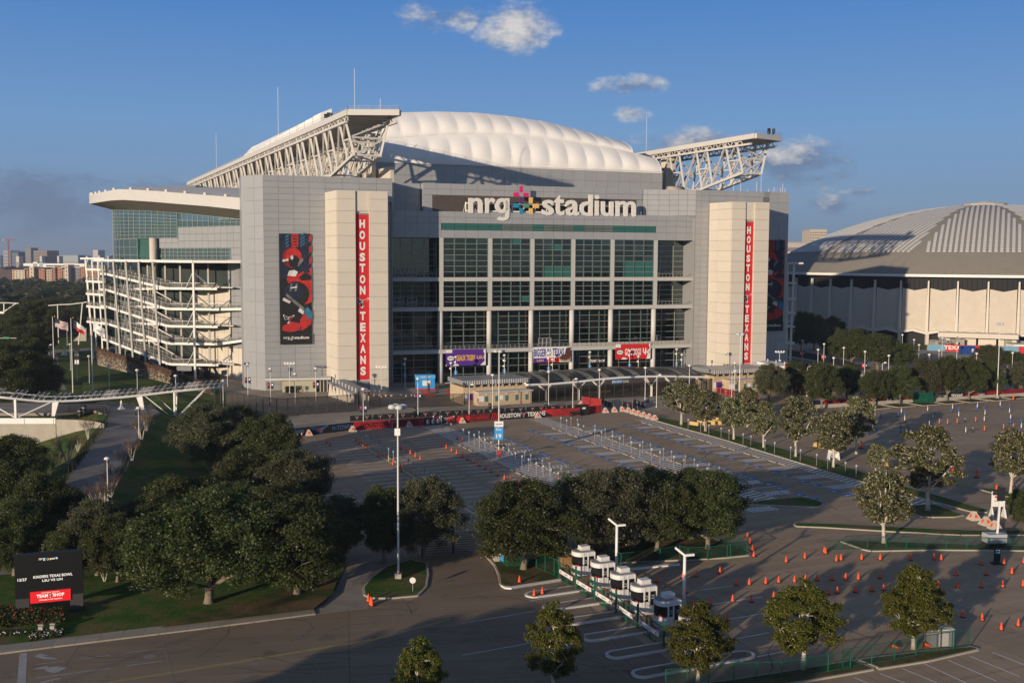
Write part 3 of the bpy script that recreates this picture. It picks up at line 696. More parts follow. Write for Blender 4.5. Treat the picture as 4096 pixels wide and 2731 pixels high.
# aerials on the right tower roof
for k, (u, v) in enumerate([(2934, 740), (2963, 720), (2990, 758), (3027, 728), (3045, 700), (3075, 756), (3096, 748), (3122, 753), (3131, 735), (3140, 754)]):
    s_, z_ = SP(u, v, 2); pbeam('aerial', m_pole, tw2, S(s_, 2, z2 - .2), S(s_, 2, z_), .10)

# --- main front
z_open = SP(1571, 949, 0)[1]; z_par = SP(1571, 841, 0)[1]
sF0 = SP(1571, 1100, 0)[0]; sF1 = SP(2780, 1100, 0)[0]
colu = [1765.6, 1961, 2129.5, 2293, 2449.5, 2622]; cs = [SP(u, 1110, 0)[0] for u in colu]
zsl = [SP(1571, 1110, 0)[1], SP(1571, 1231, 0)[1], SP(1571, 1403.6, 0)[1]]; SLT = 1.05
front = MB().prism([S(sF0, .55, 0), S(sF1, .55, 0), S(sF1, 9, 0), S(sF0, 9, 0)], z_open, z_par - .1).build('front_wall', m_gray, stad)
jx = [135, 237, 332, 430, 518, 625, 713, 808, 905, 995, 1075, 1155, 1240, 1325, 1400, 1480, 1560, 1640, 1715, 1790, 1870, 1955, 2040, 2120, 2205, 2285, 2360, 2440, 2512]
js = [SP(1500 + x / 1.96, 920, 0)[0] for x in jx]; js[0] = sF0; js[-1] = sF1
fr = [(x - sF0) / (sF1 - sF0) for x in js]
zw0 = SP(1768, 400 + 1018 / 1.96, 0)[1]; zw1 = SP(1768, 400 + 965 / 1.96, 0)[1]; sw0, sw1 = js[4], js[24]
zr_ = [z_open, zw0, zw1, (zw1 + z_par) / 2, z_par]
plane_panels(front, 'spandrel_panel', m_gray, (sF0, 0), (sF1, 0), zr_, fr, back=False,
             skip=lambda a, b, z0, z1: abs(z0 - zw0) < .01 and a + sF0 > sw0 - .1 and b + sF0 < sw1 + .1)
for i in range(4, 24):       # ribbon windows of the upper band
    dk = i in (9, 10, 11, 13, 14, 15, 17, 18, 19)
    for z0, z1 in ((zw0 + .08, (zw0 + zw1) / 2 - .04), ((zw0 + zw1) / 2 + .04, zw1 - .08)):
        pbox('pane', m_teal if not dk else m_inter, front, S((js[i] + js[i + 1]) / 2, .18, (z0 + z1) / 2), (js[i + 1] - js[i] - .12, .1, z1 - z0), PHI)
# sign wall and the walls stepping back above
zs_top = SP(1696, 731.6, 4)[1]; ss0 = SP(1693, 760, 4)[0]; ss1 = SP(2571, 790, 4)[0]
upw = MB().prism([S(ss0 - 12, 7.3, 0), S(ss0, 7.3, 0), S(ss0 + .3, 4.4, 0), S(ss1, 4.4, 0), S(ss1 + 2, 13.5, 0), S(ss0 - 14, 13.5, 0)], z_par - .3, zs_top - .05).build('upper_wall', m_gray, stad)
zl0 = SP(1720, 843, 4)[1]; zl1 = SP(1720, 779, 4)[1]
plane_panels(upw, 'cladding_panel', m_gray, (ss0, 4), (ss1, 4), [zl1, (zl1 + zs_top) / 2, zs_top], [i / 17 for i in range(18)], back=False)
plane_panels(upw, 'cladding_panel', m_gray, (ss0 - 12, 7), (ss0 - .2, 7), zsteps(z_par, zs_top, 2.2), [0, .33, .66, 1], back=False)
plane_panels(upw, 'cladding_panel', m_gray, (ss1 + .1, 4), (s2l, GD + .2), zsteps(z_par, z2, 1.62), [0, .09, .3, .5, .67, .84, 1], back=False, th=.4)
MB().prism([S(ss1 + .2, 4.5, 0), S(s2l, GD + .7, 0), S(s2l, 13, 0), S(ss1 + .2, 13, 0)], z_par - .3, z2 - .1).build('return_wall', m_gray, upw)
plane_panels(upw, 'cladding_panel', m_gray, (ss0, 4), (ss0 + 2.6, 4), [z_par, zl1], [0, 1], back=False)
q = MB(); nl = 26
for i in range(nl):
    z = z_par + (zl1 - z_par) * (i + .5) / nl; q.beam(S(ss0 + 2.7, 3.95, z), S(ss1 - 2.5, 3.95, z), .18, .12)
q.build('louver', m_louver, upw)
# drum wall under the fabric roof
DR = 41.0
d0 = SP(1470, 647, DR); d1 = SP(2650, 694, DR)
nd = 25; q = MB()
for i in range(nd):
    a = d0[0] + (d1[0] - d0[0]) * i / nd; b = d0[0] + (d1[0] - d0[0]) * (i + 1) / nd
drum = MB().prism([S(d0[0], DR + .5, 0), S(d1[0], DR + .5, 0), S(d1[0], DR + 8, 0), S(d0[0], DR + 8, 0)], z_par - 1, min(d0[1], d1[1]) - .2).build('drum_wall', m_gray, stad)
plane_panels(drum, 'drum_panel', m_gray, (d0[0], DR), (d1[0], DR), [*zsteps(z_par + 2, d0[1] - .1, 3.2)], [i / nd for i in range(nd + 1)], back=False)
pbox('eave_beam', m_steel, drum, S((d0[0] + d1[0]) / 2, DR - .1, d0[1] - .05), (d1[0] - d0[0], .5, .3), PHI)

pbox('roof_deck', m_conc, stad, S((sF0 + sF1) / 2, 27, z_par + .5), (sF1 - sF0, 29, 1.0), PHI)
# --- slabs, columns, glazing, interior
for z in zsl:
    pbox('floor_slab', m_slab, stad, S((sF0 + sF1) / 2, 4.6, z - SLT / 2), (sF1 - sF0, 9.4, SLT), PHI)
pbox('ground_floor_plinth', m_slab, stad, S((sF0 + sF1) / 2, 6, .1), (sF1 - sF0, 10, .2), PHI)
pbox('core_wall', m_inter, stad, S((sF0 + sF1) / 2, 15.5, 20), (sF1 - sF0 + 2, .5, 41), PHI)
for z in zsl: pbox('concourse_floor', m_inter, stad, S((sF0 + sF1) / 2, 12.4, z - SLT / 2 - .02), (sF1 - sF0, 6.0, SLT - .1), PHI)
for s_ in cs:
    for (za, zb_) in ((zsl[0], z_open), (zsl[1], zsl[0] - SLT)):
        pbox('pilaster', m_slab, stad, S(s_, .35, (za + zb_) / 2), (1.15, .8, zb_ - za), PHI)
    for (za, zb_) in ((zsl[2], zsl[1] - SLT), (.2, zsl[2] - SLT)):
        p = S(s_, .9, 0); MB().tube([(p.x, p.y, za), (p.x, p.y, zb_)], .72, 14).build('round_column', m_steel, stad, True)
floors = [(zsl[0], z_open, 7, .45, True), (zsl[1], zsl[0] - SLT, 5, .45, True), (zsl[2], zsl[1] - SLT, 6, 2.4, False), (.2, zsl[2] - SLT, 4, 2.6, False)]
stuffp = MB()
for fi, (za, zb_, nr, dd, ind) in enumerate(floors):
    q = MB()
    for b in range(5):
        x0_, x1_ = (cs[b] + .6, cs[b + 1] - .6) if ind else (cs[b], cs[b + 1])
        for c in range(4):
            xa, xb = x0_ + (x1_ - x0_) * c / 4, x0_ + (x1_ - x0_) * (c + 1) / 4
            q.beam(S(xb - .03, dd - .12, za), S(xb - .03, dd - .12, zb_), .26, .3, 1)
            for r_ in range(nr):
                zc, zd = za + (zb_ - za) * r_ / nr, za + (zb_ - za) * (r_ + 1) / nr
                teal = ind and ((fi == 0 and ((b == 4 and c > 0 and r_ < 3) or (b == 2 and c > 0 and r_ < 2))) or rnd.random() < .015)
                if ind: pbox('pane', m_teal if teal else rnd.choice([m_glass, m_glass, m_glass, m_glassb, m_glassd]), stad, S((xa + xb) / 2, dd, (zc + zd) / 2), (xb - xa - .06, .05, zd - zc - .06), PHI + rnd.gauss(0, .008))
                else: stuffp.box(S((xa + xb) / 2, dd, (zc + zd) / 2), (xb - xa - .06, .05, zd - zc - .06), PHI)
        for r_ in range(nr + 1):
            z = za + (zb_ - za) * r_ / nr; q.beam(S(x0_, dd - .12, z), S(x1_, dd - .12, z), .2, .10, 0)
    # end loggias set back
    for (a, b, nn) in ((sF0, cs[0], 4), (cs[-1], sF1, 3)):
        dl = 6.0 if ind else 4.5
        for c in range(nn + 1): q.beam(S(a + (b - a) * c / nn, dl - .1, za), S(a + (b - a) * c / nn, dl - .1, zb_), .14, .14, 0)
        for r_ in range(nr + 1): q.beam(S(a, dl - .1, za + (zb_ - za) * r_ / nr), S(b, dl - .1, za + (zb_ - za) * r_ / nr), .13, .11, 0)
        stuffp.box(S((a + b) / 2, dl, (za + zb_) / 2), (b - a, .05, zb_ - za), PHI)
        if fi < 3:
            q.beam(S(a, .2, za + 1.1), S(b, .2, za + 1.1), .1, .1, 0)
            for c in range(12): q.beam(S(a + (b - a) * c / 11, .2, za), S(a + (b - a) * c / 11, .2, za + 1.1), .06, .06, 0)
    q.build('mullion_frame', [m_wmull, m_mull], stad)
    # interior columns, counters and partitions seen through the glass
    qi = MB()
    for b in range(5):
        for c in (1, 3):
            p = S(cs[b] + (cs[b + 1] - cs[b]) * c / 4, 7, 0); qi.tube([(p.x, p.y, za), (p.x, p.y, zb_)], .45, 8, 0)
        for k in range(3):
            x = cs[b] + (cs[b + 1] - cs[b]) * rnd.random(); qi.box(S(x, 8 + 3 * rnd.random(), za + .7 + rnd.random()), (1 + 2.6 * rnd.random(), .6, 1.2 + 1.6 * rnd.random()), PHI, rnd.choice([0, 0, 1, 2]))
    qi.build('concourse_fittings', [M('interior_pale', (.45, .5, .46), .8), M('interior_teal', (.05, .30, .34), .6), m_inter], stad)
stuffp.build('glazing', m_glass, stad, kind='stuff')
# doors in the loggias and at the ground floor
def doorset(parent, s_, d_, z_, n=2):
    q = MB()
    for i in range(n + 1): q.beam(S(s_ + i * 1.25, d_, z_), S(s_ + i * 1.25, d_, z_ + 2.5), .22, .2)
    for z in (z_ + 2.5, z_ + 1.2, z_ + .08): q.beam(S(s_, d_, z), S(s_ + n * 1.25, d_, z), .18, .16)
    q.build('door', m_wmull, parent)
for z in (zsl[0], zsl[1], zsl[2]):
    doorset(stad, sF0 + 1.6, 5.6, z); doorset(stad, sF0 + 5.4, 5.6, z); doorset(stad, cs[-1] + 1.5, 5.6 if z > 15 else 4.2, z)
for u in (2125, 2145, 2200, 2318): doorset(stad, SP(u, 1500, 2)[0], 2.2, .2)
doorset(stad, SP(2155, 1360, 2)[0], 2.1, zsl[2], 3)
q = MB()                      # railing of the first balcony, hung with grey screens
a, b = cs[3], sF1
for i in range(26): q.box(S(a + (b - a) * (i + .5) / 26, .25, zsl[2] + .55), ((b - a) / 26 - .12, .06, 1.05), PHI)
q.build('balcony_screen', M('grey_screen', (.36, .34, .30), .8), stad)
q = MB(); a, b = cs[0], cs[3]
for z in (1.1, .6, .1): q.beam(S(a, .25, zsl[2] + z), S(b, .25, zsl[2] + z), .07)
for i in range(30): q.beam(S(a + (b - a) * i / 29, .25, zsl[2]), S(a + (b - a) * i / 29, .25, zsl[2] + 1.1), .07)
q.build('balcony_railing', m_galv, stad)

# --- fabric roof: two tiers of pillowed panels
def lerp_curve(pts, u):
    for (a, b), (c, d) in zip(pts, pts[1:]):
        if u <= c: return b + (d - b) * (u - a) / (c - a)
    (a, b), (c, d) = pts[-2:]; return b + (d - b) * (u - a) / (c - a)
low_bot = [(1470, 647), (1500, 648), (2047, 671), (2648, 694)]
low_top = [(1400, 575), (1541, 555.6), (1786, 540), (1908, 538), (2051, 542), (2194, 554.6), (2342, 576), (2459, 595), (2560, 618), (2638, 637), (2700, 660)]
up_top = [(1300, 470), (1400, 460), (1574, 451), (1745, 447), (1903, 451), (2041, 466), (2178.6, 486.7), (2316, 520), (2439, 553), (2536, 578.6), (2560, 600)]
def proj(p):
    d = p - Vector((0, 0, H)); f = d.dot(_f); return 2048 + d.dot(_r) / f * F, 1365.5 - d.dot(_u) / f * F
def zfor(s, d, curve):
    z = 70.0
    for _ in range(12):
        u, v = proj(S(s, d, z)); vt = lerp_curve(curve, u); z += (v - vt) * 320 / F * .9
    return z
def tier(name, us, curve_b, db, curve_t, dt, bul, rise):
    ss = [SP(u, lerp_curve(curve_b, u), db)[0] for u in us]
    for i in range(len(ss) - 1):
        rows = []
        for a in range(7):
            fa = a / 6; s_ = ss[i] + (ss[i + 1] - ss[i]) * fa; zb0 = zfor(s_, db, curve_b); zt0 = zfor(s_, dt, curve_t); row = []
            pil = bul * math.sin(math.pi * fa)
            for b in range(13):
                t = b / 12; bow = rise * math.sin(math.pi * t) + pil * math.sin(math.pi * t)
                row.append(S(s_, db + (dt - db) * t ** 1.6 - bow, zb0 + (zt0 - zb0) * t))
            rows.append(row)
        MB().grid(rows).build(name, m_fabric, stad, True)
    q = MB()
    for s_ in ss:
        zb0 = zfor(s_, db, curve_b); zt0 = zfor(s_, dt, curve_t)
        q.tube([S(s_, db + (dt - db) * (t / 12) ** 1.6 - rise * math.sin(math.pi * t / 12), zb0 + (zt0 - zb0) * t / 12) for t in range(13)], .09, 5)
    q.build('fabric_seam', m_fabric, stad)
tier('fabric_panel', [1500 + x / 1.96 for x in (-75, 95, 270, 435, 600, 765, 920, 1075, 1225, 1372, 1520, 1665, 1805, 1945, 2080, 2245)], low_bot, DR - .2, low_top, 45.5, .5, .5)
tier('fabric_panel', [1500 + x / 1.96 for x in (-90, 60, 205, 360, 505, 655, 800, 940, 1085, 1222, 1357, 1490, 1620, 1750, 1875, 2020)], low_top, 46, up_top, 54, .45, .7)
rows = []
for i in range(31):
    u = 1440 + (2500 - 1440) * i / 30; s_ = SP(u, lerp_curve(up_top, u), 54)[0]; z0_ = zfor(s_, 54, up_top); rows.append([S(s_, 54, z0_), S(s_, 60, z0_ - .2), S(s_, 120, z0_ - 4)])
MB().grid(rows).build('roof_crown', m_fabric, stad, True)
# --- super trusses
AL = R(24.8); TE = Vector((math.cos(AL), math.sin(AL), 0)); TB = Vector((-math.sin(AL), math.cos(AL), 0))
A0 = P(1393, 440, 275.0); ZT_ = 73.0
def TP(a, l, z): return Vector((A0.x, A0.y, 0)) + TE * a + TB * l + Vector((0, 0, z))
def super_truss(a_out, a_in, l_out, l_in, lmax, name):
    sg = 1 if a_in > a_out else -1
    deck = MB().hexa([TP(a_out, l_out, 72.3), TP(a_in, l_in, 72.3), TP(a_in, 300, 72.3), TP(a_out, 300, 72.3), TP(a_out, l_out, 72.95), TP(a_in, l_in, 72.95), TP(a_in, 300, 72.95), TP(a_out, 300, 72.95)]).build(name, m_truss, stad)
    pbeam('edge_beam', m_truss, deck, TP(a_out - .2 * sg, l_out, 72.4), TP(a_out - .2 * sg, 300, 72.4), .7, 1.5)
    pbeam('edge_beam', m_truss, deck, TP(a_in + .2 * sg, l_in, 72.4), TP(a_in + .2 * sg, lmax, 72.4), .7, 1.5)
    pbeam('edge_beam', m_truss, deck, TP(a_out, l_out - .2, 72.4), TP(a_in, l_in - .2, 72.4), .7, 1.5)
    bo, bi = a_out + 2.4 * sg, a_in - 2.4 * sg
    def zb(l): return 58.0 if l > 26 else 62.0 - 4.0 * max(0, l - 3) / 23.0
    # chords
    for a, l0 in ((a_out, l_out), (a_in, l_in)):
        pbeam('chord', m_truss, deck, TP(a, l0 + 2, 70.2), TP(a, lmax if a == a_in else 300, 70.2), .7, .6)
    for a in (bo, bi):
        pbeam('chord', m_truss, deck, TP(a, 3, 62), TP(a, 26, 58), .8, .8); pbeam('chord', m_truss, deck, TP(a, 26, 58), TP(a, lmax if a == bi else 300, 58), .8, .8)
    q = MB()
    for a, lm in ((a_out, 300), (a_in, lmax)):
        l = 0.0; k = 0
        while l < lm: q.beam(TP(a, l, 72 if k % 2 else 70.3), TP(a, l + 1.6, 70.3 if k % 2 else 72), .22, .22); l += 1.6; k += 1
        for bb in ((bo,) if a == a_out else (bi,)):
            l = 4.0; k = 0
            while l < min(lm, 60): q.beam(TP(bb, l, zb(l) + (.9 if k % 2 else -.0)), TP(bb, l + 1.4, zb(l + 1.4) + (0 if k % 2 else .9)), .15, .15); l += 1.4; k += 1
    l = 2.0
    while l < 300: q.beam(TP(a_out, l, 71.7), TP(a_in, l, 71.7), .4, .8); l += 4.0
    q.build('lattice', m_truss, deck, kind='stuff')
    for at, ab, lm in ((a_out, bo, 298), (a_in, bi, lmax)):
        l = 3.4; first = True
        while l < lm:
            l2 = l + 5.8; l3 = l + 16.0
            pbeam('brace', m_truss, deck, TP(at, l, 71.4), TP(ab, l - .3, zb(l)), .6, .4); pbeam('brace', m_truss, deck, TP(at, l2, 71.4), TP(ab, l2 - .3, zb(l2)), .6, .4)
            if l3 < lm:
                pbeam('brace', m_truss, deck, TP(at, l2, 71), TP(ab, l3, zb(l3)), .45, .4)
                mz = (71 + zb(l2)) / 2; ma = (at + ab) / 2
                pbeam('brace', m_truss, deck, TP(at, l, 71), TP(ma, l2, mz), .36, .36); pbeam('brace', m_truss, deck, TP(ma, l, mz), TP(ab, l2, zb(l2)), .36, .36)
                pbeam('brace', m_truss, deck, TP(ma, l, mz), TP(ma, l2, mz), .4, .4)
            l = l3
    l = 3.4
    while l < 130:
        pbeam('cross_brace', m_truss, deck, TP(bo, l, zb(l)), TP(bi, l, zb(l)), .5, .5); mz = (71 + zb(l)) / 2
        pbeam('cross_brace', m_truss, deck, TP((a_out + bo) / 2, l, mz), TP((a_in + bi) / 2, l, mz), .45, .45)
        pbeam('cross_brace', m_truss, deck, TP(bo, l, zb(l)), TP((a_in + bi) / 2, l, mz), .4, .4); pbeam('cross_brace', m_truss, deck, TP((a_out + bo) / 2, l, mz), TP(a_in, l, 71), .4, .4)
        pbeam('cross_brace', m_truss, deck, TP(bi, l, zb(l)), TP((a_out + bo) / 2, l, mz), .4, .4)
        l += 16 if l > 3.5 else 5.8
        if abs(l - 9.2) < .1: l = 9.2
        if l == 9.2: pbeam('cross_brace', m_truss, deck, TP(bo, 3.4, 62), TP(bi, 9.2, zb(9.2)), .4, .4)
    q = MB()
    for (pa, pb) in ((TP(a_out, l_out, 73), TP(a_in, l_in, 73)), (TP(a_out, l_out, 73), TP(a_out, 300, 73)), (TP(a_in, l_in, 73), TP(a_in, lmax, 73))):
        for z in (.55, 1.1): q.beam(pa + Vector((0, 0, z)), pb + Vector((0, 0, z)), .06)
        n = int((pb - pa).length / 2.5)
        for i in range(n + 1): p = pa.lerp(pb, i / n); q.beam(p, p + Vector((0, 0, 1.1)), .06)
    q.build('deck_railing', m_galv, deck)
    return deck
dl_ = super_truss(0, 12, 0, -5.5, 300, 'left_truss')
dr_ = super_truss(137.6, 125.6, -3, -6, 90, 'right_truss')
# roof vault behind, beige piers below the left truss, floodlights and masts
rows = []
for i in range(31):
    a = 9 + (128.6 - 9) * i / 30; f = i / 30; z = 76 + 7.0 * math.sin(math.pi * f) ** .8
    rows.append([TP(a, l, z) for l in (122, 150, 190, 240, 290)])
MB().grid(rows).build('roof_vault', m_fabric, stad, True)
q = MB()
for k in range(12):
    l = 62 + k * 11; q.hexa([TP(8.6, l, 73), TP(8.6, l + 10.6, 73), TP(12.5, l + 10.6, 73), TP(12.5, l, 73), TP(9.0, l + .8, 80.5 - .018 * (l - 62)), TP(9.0, l + 10.2, 80.5 - .018 * (l - 62)), TP(12.5, l + 10.4, 82), TP(12.5, l + .6, 82)])
q.build('roof_edge_housing', m_fabric, stad)
for k in range(17):
    pbox('pier', m_beige, stad, TP(13.4, 24 + k * 16, 58), (1.2, 5.5, 24), AL)
pbox('clerestory_wall', m_beige, stad, TP(15.5, 156, 52), (1.0, 290, 16), AL)
pbox('pier', m_beige, stad, TP(131, 50, 58), (4, 3.5, 26), AL)
for (u, v0, v1, l, a) in [(1397, 275, 437, 1, 2), (1105, 350, 575, 88, 1), (846, 535, 693, 215, 1), (2560, 465, 610, 60, 128), (1453, 395, 437, -2, 8), (1298, 437, 490, 26, 2)]:
    b = TP(a, l, 72.9); top = P(u, v0, b.y); pbeam('mast', m_pole, stad, b, Vector((b.x, b.y, top.z)), .10)
for (l, a) in ((20, .5), (23, .5)): pbox('floodlight', m_dark, dl_, TP(a, l, 74.2), (1.6, .6, 1.1), AL)
for k in range(6): pbox('floodlight', m_dark, dr_, TP(134.2 + k * .62, -1.5 + (k % 3) * .8, 74.6 + .5 * (k % 2)), (.9, .5, 1.3), AL + .3 * k)
MB().tube([S(s2l - 4.6, 8, z2 - .4), S(s2l + .4, 8, z2 - .4)], 1.9, 14).build('roof_duct', M('tan_duct', (.42, .36, .28), .6), upw, True)
# bowl mass behind (fills the inside)
MB().prism([S(sF0 - 2, 16, 0), S(sF1 + 2, 16, 0), TP(130, 60, 0), TP(137, 290, 0), TP(0, 290, 0), TP(3, 30, 0)], 0, 46).build('stand_mass', m_gray, stad)

# --- big sign letters on the parapet
sign = thing('stadium_sign', 'tall white letters reading nrg stadium around a coloured cross of squares', 'sign', S(20, 1.0, z_par))
m_let = M('letter_white', (.70, .67, .63), .5, var=.03)
def sgn(x, y): return SP(1500 + x / 1.96, 400 + y / 1.96, .6)
for ch, xa, ya, xb, yb in [('n', 730, 770, 838, 888), ('r', 860, 770, 937, 889), ('g', 937, 772, 1047, 948), ('s', 1305, 785, 1396, 905), ('t', 1398, 750, 1478, 906), ('a', 1488, 787, 1594, 908), ('d', 1598, 745, 1700, 910), ('i', 1716, 746, 1750, 908), ('u', 1765, 798, 1862, 913), ('m', 1880, 796, 2038, 914)]:
    a = sgn(xa, yb); b = sgn(xb, ya)
    if ch == 'g': letter_g(sign, m_let, a, b, .6, .9); continue
    text('letter', ch, m_let, sign, S(a[0], .6, a[1]), E1, (0, 0, 1), b[0] - a[0], b[1] - a[1], .9, bold=.018)
SQ = [((.62, .02, .16), (1130, 677, 1155, 724)), ((.62, .02, .16), (1083, 727, 1125, 757)), ((.62, .02, .16), (1160, 730, 1200, 760)), ((.09, .03, .15), (1130, 764, 1153, 812)), ((.72, .46, .16), (1205, 766, 1231, 812)), ((.02, .24, .42), (1083, 813, 1123, 845)), ((.09, .26, .16), (1160, 815, 1204, 845)), ((.72, .46, .16), (1235, 815, 1280, 848)), ((.02, .24, .42), (1130, 850, 1155, 896)), ((.72, .46, .16), (1204, 850, 1231, 897))]
for k, (c, (xa, ya, xb, yb)) in enumerate(SQ):
    a = sgn(xa, yb); b = sgn(xb, ya); m_ = M('square_%d%d%d' % tuple(int(x * 100) for x in c), c, .5)
    pbox('square', m_, sign, S((a[0] + b[0]) / 2, .25, (a[1] + b[1]) / 2), (b[0] - a[0], .6, b[1] - a[1]), PHI)
q = MB(); a = sgn(715, 868); b = sgn(2035, 895)
q.beam(S(a[0], 1.0, a[1]), S(b[0], 1.0, a[1]), .35); a2 = sgn(730, 800); q.beam(S(a[0], 1.0, a2[1] - .3), S(b[0], 1.0, a2[1] - .3), .3)
for k in range(16):
    s_ = a[0] + (b[0] - a[0]) * k / 15; q.beam(S(s_, 1.1, z_par - .1), S(s_, 1.1, a2[1]), .25); q.beam(S(s_, 1.1, a2[1]), S(s_, 3.6, z_par), .16)
q.beam(S(sgn(1142, 0)[0], .8, sgn(0, 720)[1]), S(sgn(1142, 0)[0], .8, sgn(0, 890)[1]), .3)
q.build('support_frame', m_white, sign)

# --- banners on the towers
def vbanner(sa, sb, z0, z1, letters, zbull, label):
    d = BD + .42; b = thing('banner', label, 'banner', S((sa + sb) / 2, d, z0))
    pbox('fabric', m_red, b, S((sa + sb) / 2, d, (z0 + z1) / 2), (sb - sa - .06, .08, z1 - z0), PHI)
    w = (sb - sa)
    for ch, za, zb_ in letters: text('letter', ch, m_wprint, b, S(sa + w * .32, d - .05, za), E1, (0, 0, 1), w * .40, zb_ - za, .03, bold=.05)
    q = MB(); bull(q, S(sa + w * .12, d - .06, zbull[0]), E1, Vector((0, 0, 1)), w * .78, zbull[1] - zbull[0], .02, 0, 1, 2); q.build('bull_emblem', [m_navy, m_red, m_wprint], b)
    pbox('top_bar', m_joint, b, S((sa + sb) / 2, d, z1 + .2), (sb - sa - .06, .12, .4), PHI)
    pbox('grey_door', m_grprint, stad, S((sa + sb) / 2, BD + .3, z0 / 2 - .1), (sb - sa - .1, .3, z0 - .3), PHI)
Lz = lambda ys: [SP(1449, 650 + y / 1.6508, BD)[1] for y in ys]
LT = [('H', 377, 432), ('O', 450, 507), ('U', 525, 580), ('S', 597, 653), ('T', 668, 725), ('O', 743, 800), ('N', 815, 872), ('T', 985, 1042), ('E', 1058, 1115), ('X', 1130, 1187), ('A', 1203, 1258), ('N', 1275, 1332), ('S', 1348, 1405)]
vbanner(s_n0, s_n1, *Lz((1435, 345)), [(c, *Lz((y1, y0))) for c, y0, y1 in LT], Lz((957, 895)), 'tall red banner reading HOUSTON TEXANS on the beige tower beside the huge player poster')
Rz = lambda ys: [SP(2995, 750 + y / 2.09, BD)[1] for y in ys]
RT = [('H', 325, 388), ('O', 405, 468), ('U', 483, 545), ('S', 563, 623), ('T', 642, 703), ('O', 722, 783), ('N', 800, 862), ('T', 985, 1047), ('E', 1065, 1125), ('X', 1143, 1203), ('A', 1220, 1283), ('N', 1300, 1362), ('S', 1378, 1440)]
vbanner(n20, n21, *Rz((1468, 290)), [(c, *Rz((y1, y0))) for c, y0, y1 in RT], Rz((958, 888)), 'tall red banner reading HOUSTON TEXANS on the beige tower nearer the domed hall')
def poster(s0, s1, z0, z1, label):
    d = GD - .28; b = thing('player_poster', label, 'banner', S((s0 + s1) / 2, d, z0)); W_ = s1 - s0; H_ = z1 - z0
    pbox('sheet', m_black, b, S((s0 + s1) / 2, d, (z0 + z1) / 2), (W_, .06, H_), PHI)
    org = S(s0, d - .035, z0); ux = E1 * W_; uz = Vector((0, 0, H_)); q = MB()
    lay = [0]
    def sh(pts, mi): lay[0] += 1; shape2d(q, pts, org, ux, uz, .006 * lay[0], mi)
    RD, BK, WH, BL, NV, GY, DR_ = 0, 1, 2, 3, 4, 5, 6
    sh([(0, .60), (1, .60), (1, 1), (0, 1)], NV)
    for k in range(5): sh([(.20, .84 + .03 * k), (.30, .86 + .03 * k), (.30, .875 + .03 * k), (.20, .855 + .03 * k)], BL)
    for k in range(4): sh([(.66, .88 + .03 * k), (.80, .91 + .03 * k), (.80, .925 + .03 * k), (.66, .895 + .03 * k)], BL)
    sh([(.38, .88), (.60, .88), (.60, 1), (.38, 1)], RD); 
    for k in range(4): sh([(.42, .895 + .026 * k), (.56, .895 + .026 * k), (.56, .905 + .026 * k), (.42, .905 + .026 * k)], NV)
    for k in range(4): sh([(.93, .62 + .1 * k), (1, .64 + .1 * k), (1, .70 + .1 * k), (.93, .68 + .1 * k)], RD)
    sh([(.30, .62), (.62, .64), (.72, .66), (1, .64), (1, .38), (.78, .36), (.30, .52), (.22, .60)], RD)
    sh([(.60, .60), (.80, .655), (1, .62), (1, .585), (.70, .575)], BK)
    sh(ell(.40, .785, .31, .095), DR_); sh(ell(.44, .80, .25, .07), RD); sh(ell(.46, .75, .17, .055), BK)
    sh([(.10, .745), (.28, .755), (.28, .775), (.10, .765)], WH); sh([(.24, .62), (.50, .615), (.58, .655), (.46, .675), (.30, .665)], WH)
    sh([(.58, .70), (.76, .76), (.72, .79), (.58, .735)], GY); sh(ell(.39, .785, .045, .02), WH)
    sh([(0, .12), (.18, .10), (.9, .12), (1, .30), (.9, .36), (.2, .36), (0, .30)], BK)
    sh([(.66, .12), (.98, .18), (1, .30), (.8, .30), (.62, .22)], RD); sh([(.06, .13), (.30, .11), (.62, .13), (.64, .19), (.36, .205), (.08, .17)], RD)
    sh(ell(.50, .455, .42, .115), BK); sh(ell(.44, .48, .30, .08), NV); 
    sh([(.08, .40), (.30, .37), (.34, .39), (.12, .425)], WH); sh([(.18, .44), (.74, .30), (.78, .325), (.22, .462)], GY); sh([(.56, .30), (.72, .27), (.76, .30), (.62, .33)], WH)
    for x in (.30, .46): sh([(x, .48), (x + .06, .48), (x + .10, .55), (x + .04, .55)], GY)
    sh([(.34, .505), (.54, .515), (.54, .525), (.34, .515)], WH)
    sh([(.74, .30), (.86, .34), (.98, .30), (1, .24), (.90, .22), (.80, .26)], BL)
    sh([(0, 0), (1, 0), (1, .095), (0, .10)], BK)
    pm = lambda n, c, v: M(n, c, .7, var=v, sc1=.9, sc2=2.6)
    q.build('print', [pm('poster_red', (.40, .022, .02), .5), m_black, pm('poster_white', (.55, .54, .54), .5), pm('cyan_print', (.025, .14, .24), .6), pm('poster_navy', (.012, .018, .04), .8), pm('poster_grey', (.14, .14, .15), .9), pm('poster_dred', (.17, .014, .014), .7)], b)
    q = MB(); bull(q, org + ux * .12 + uz * .195, E1, Vector((0, 0, 1)), W_ * .30, H_ * .07, .28, 0, 1, 2); q.build('bull_emblem', [m_navy, m_dred, m_wprint], b)
    text('lettering', 'nrg', m_wprint, b, org + ux * .10 + uz * .042 - EN * .26, E1, (0, 0, 1), W_ * .19, H_ * .026, .02, bold=.02)
    text('lettering', 'stadium', m_wprint, b, org + ux * .44 + uz * .048 - EN * .26, E1, (0, 0, 1), W_ * .46, H_ * .026, .02, bold=.02)
    q = MB()
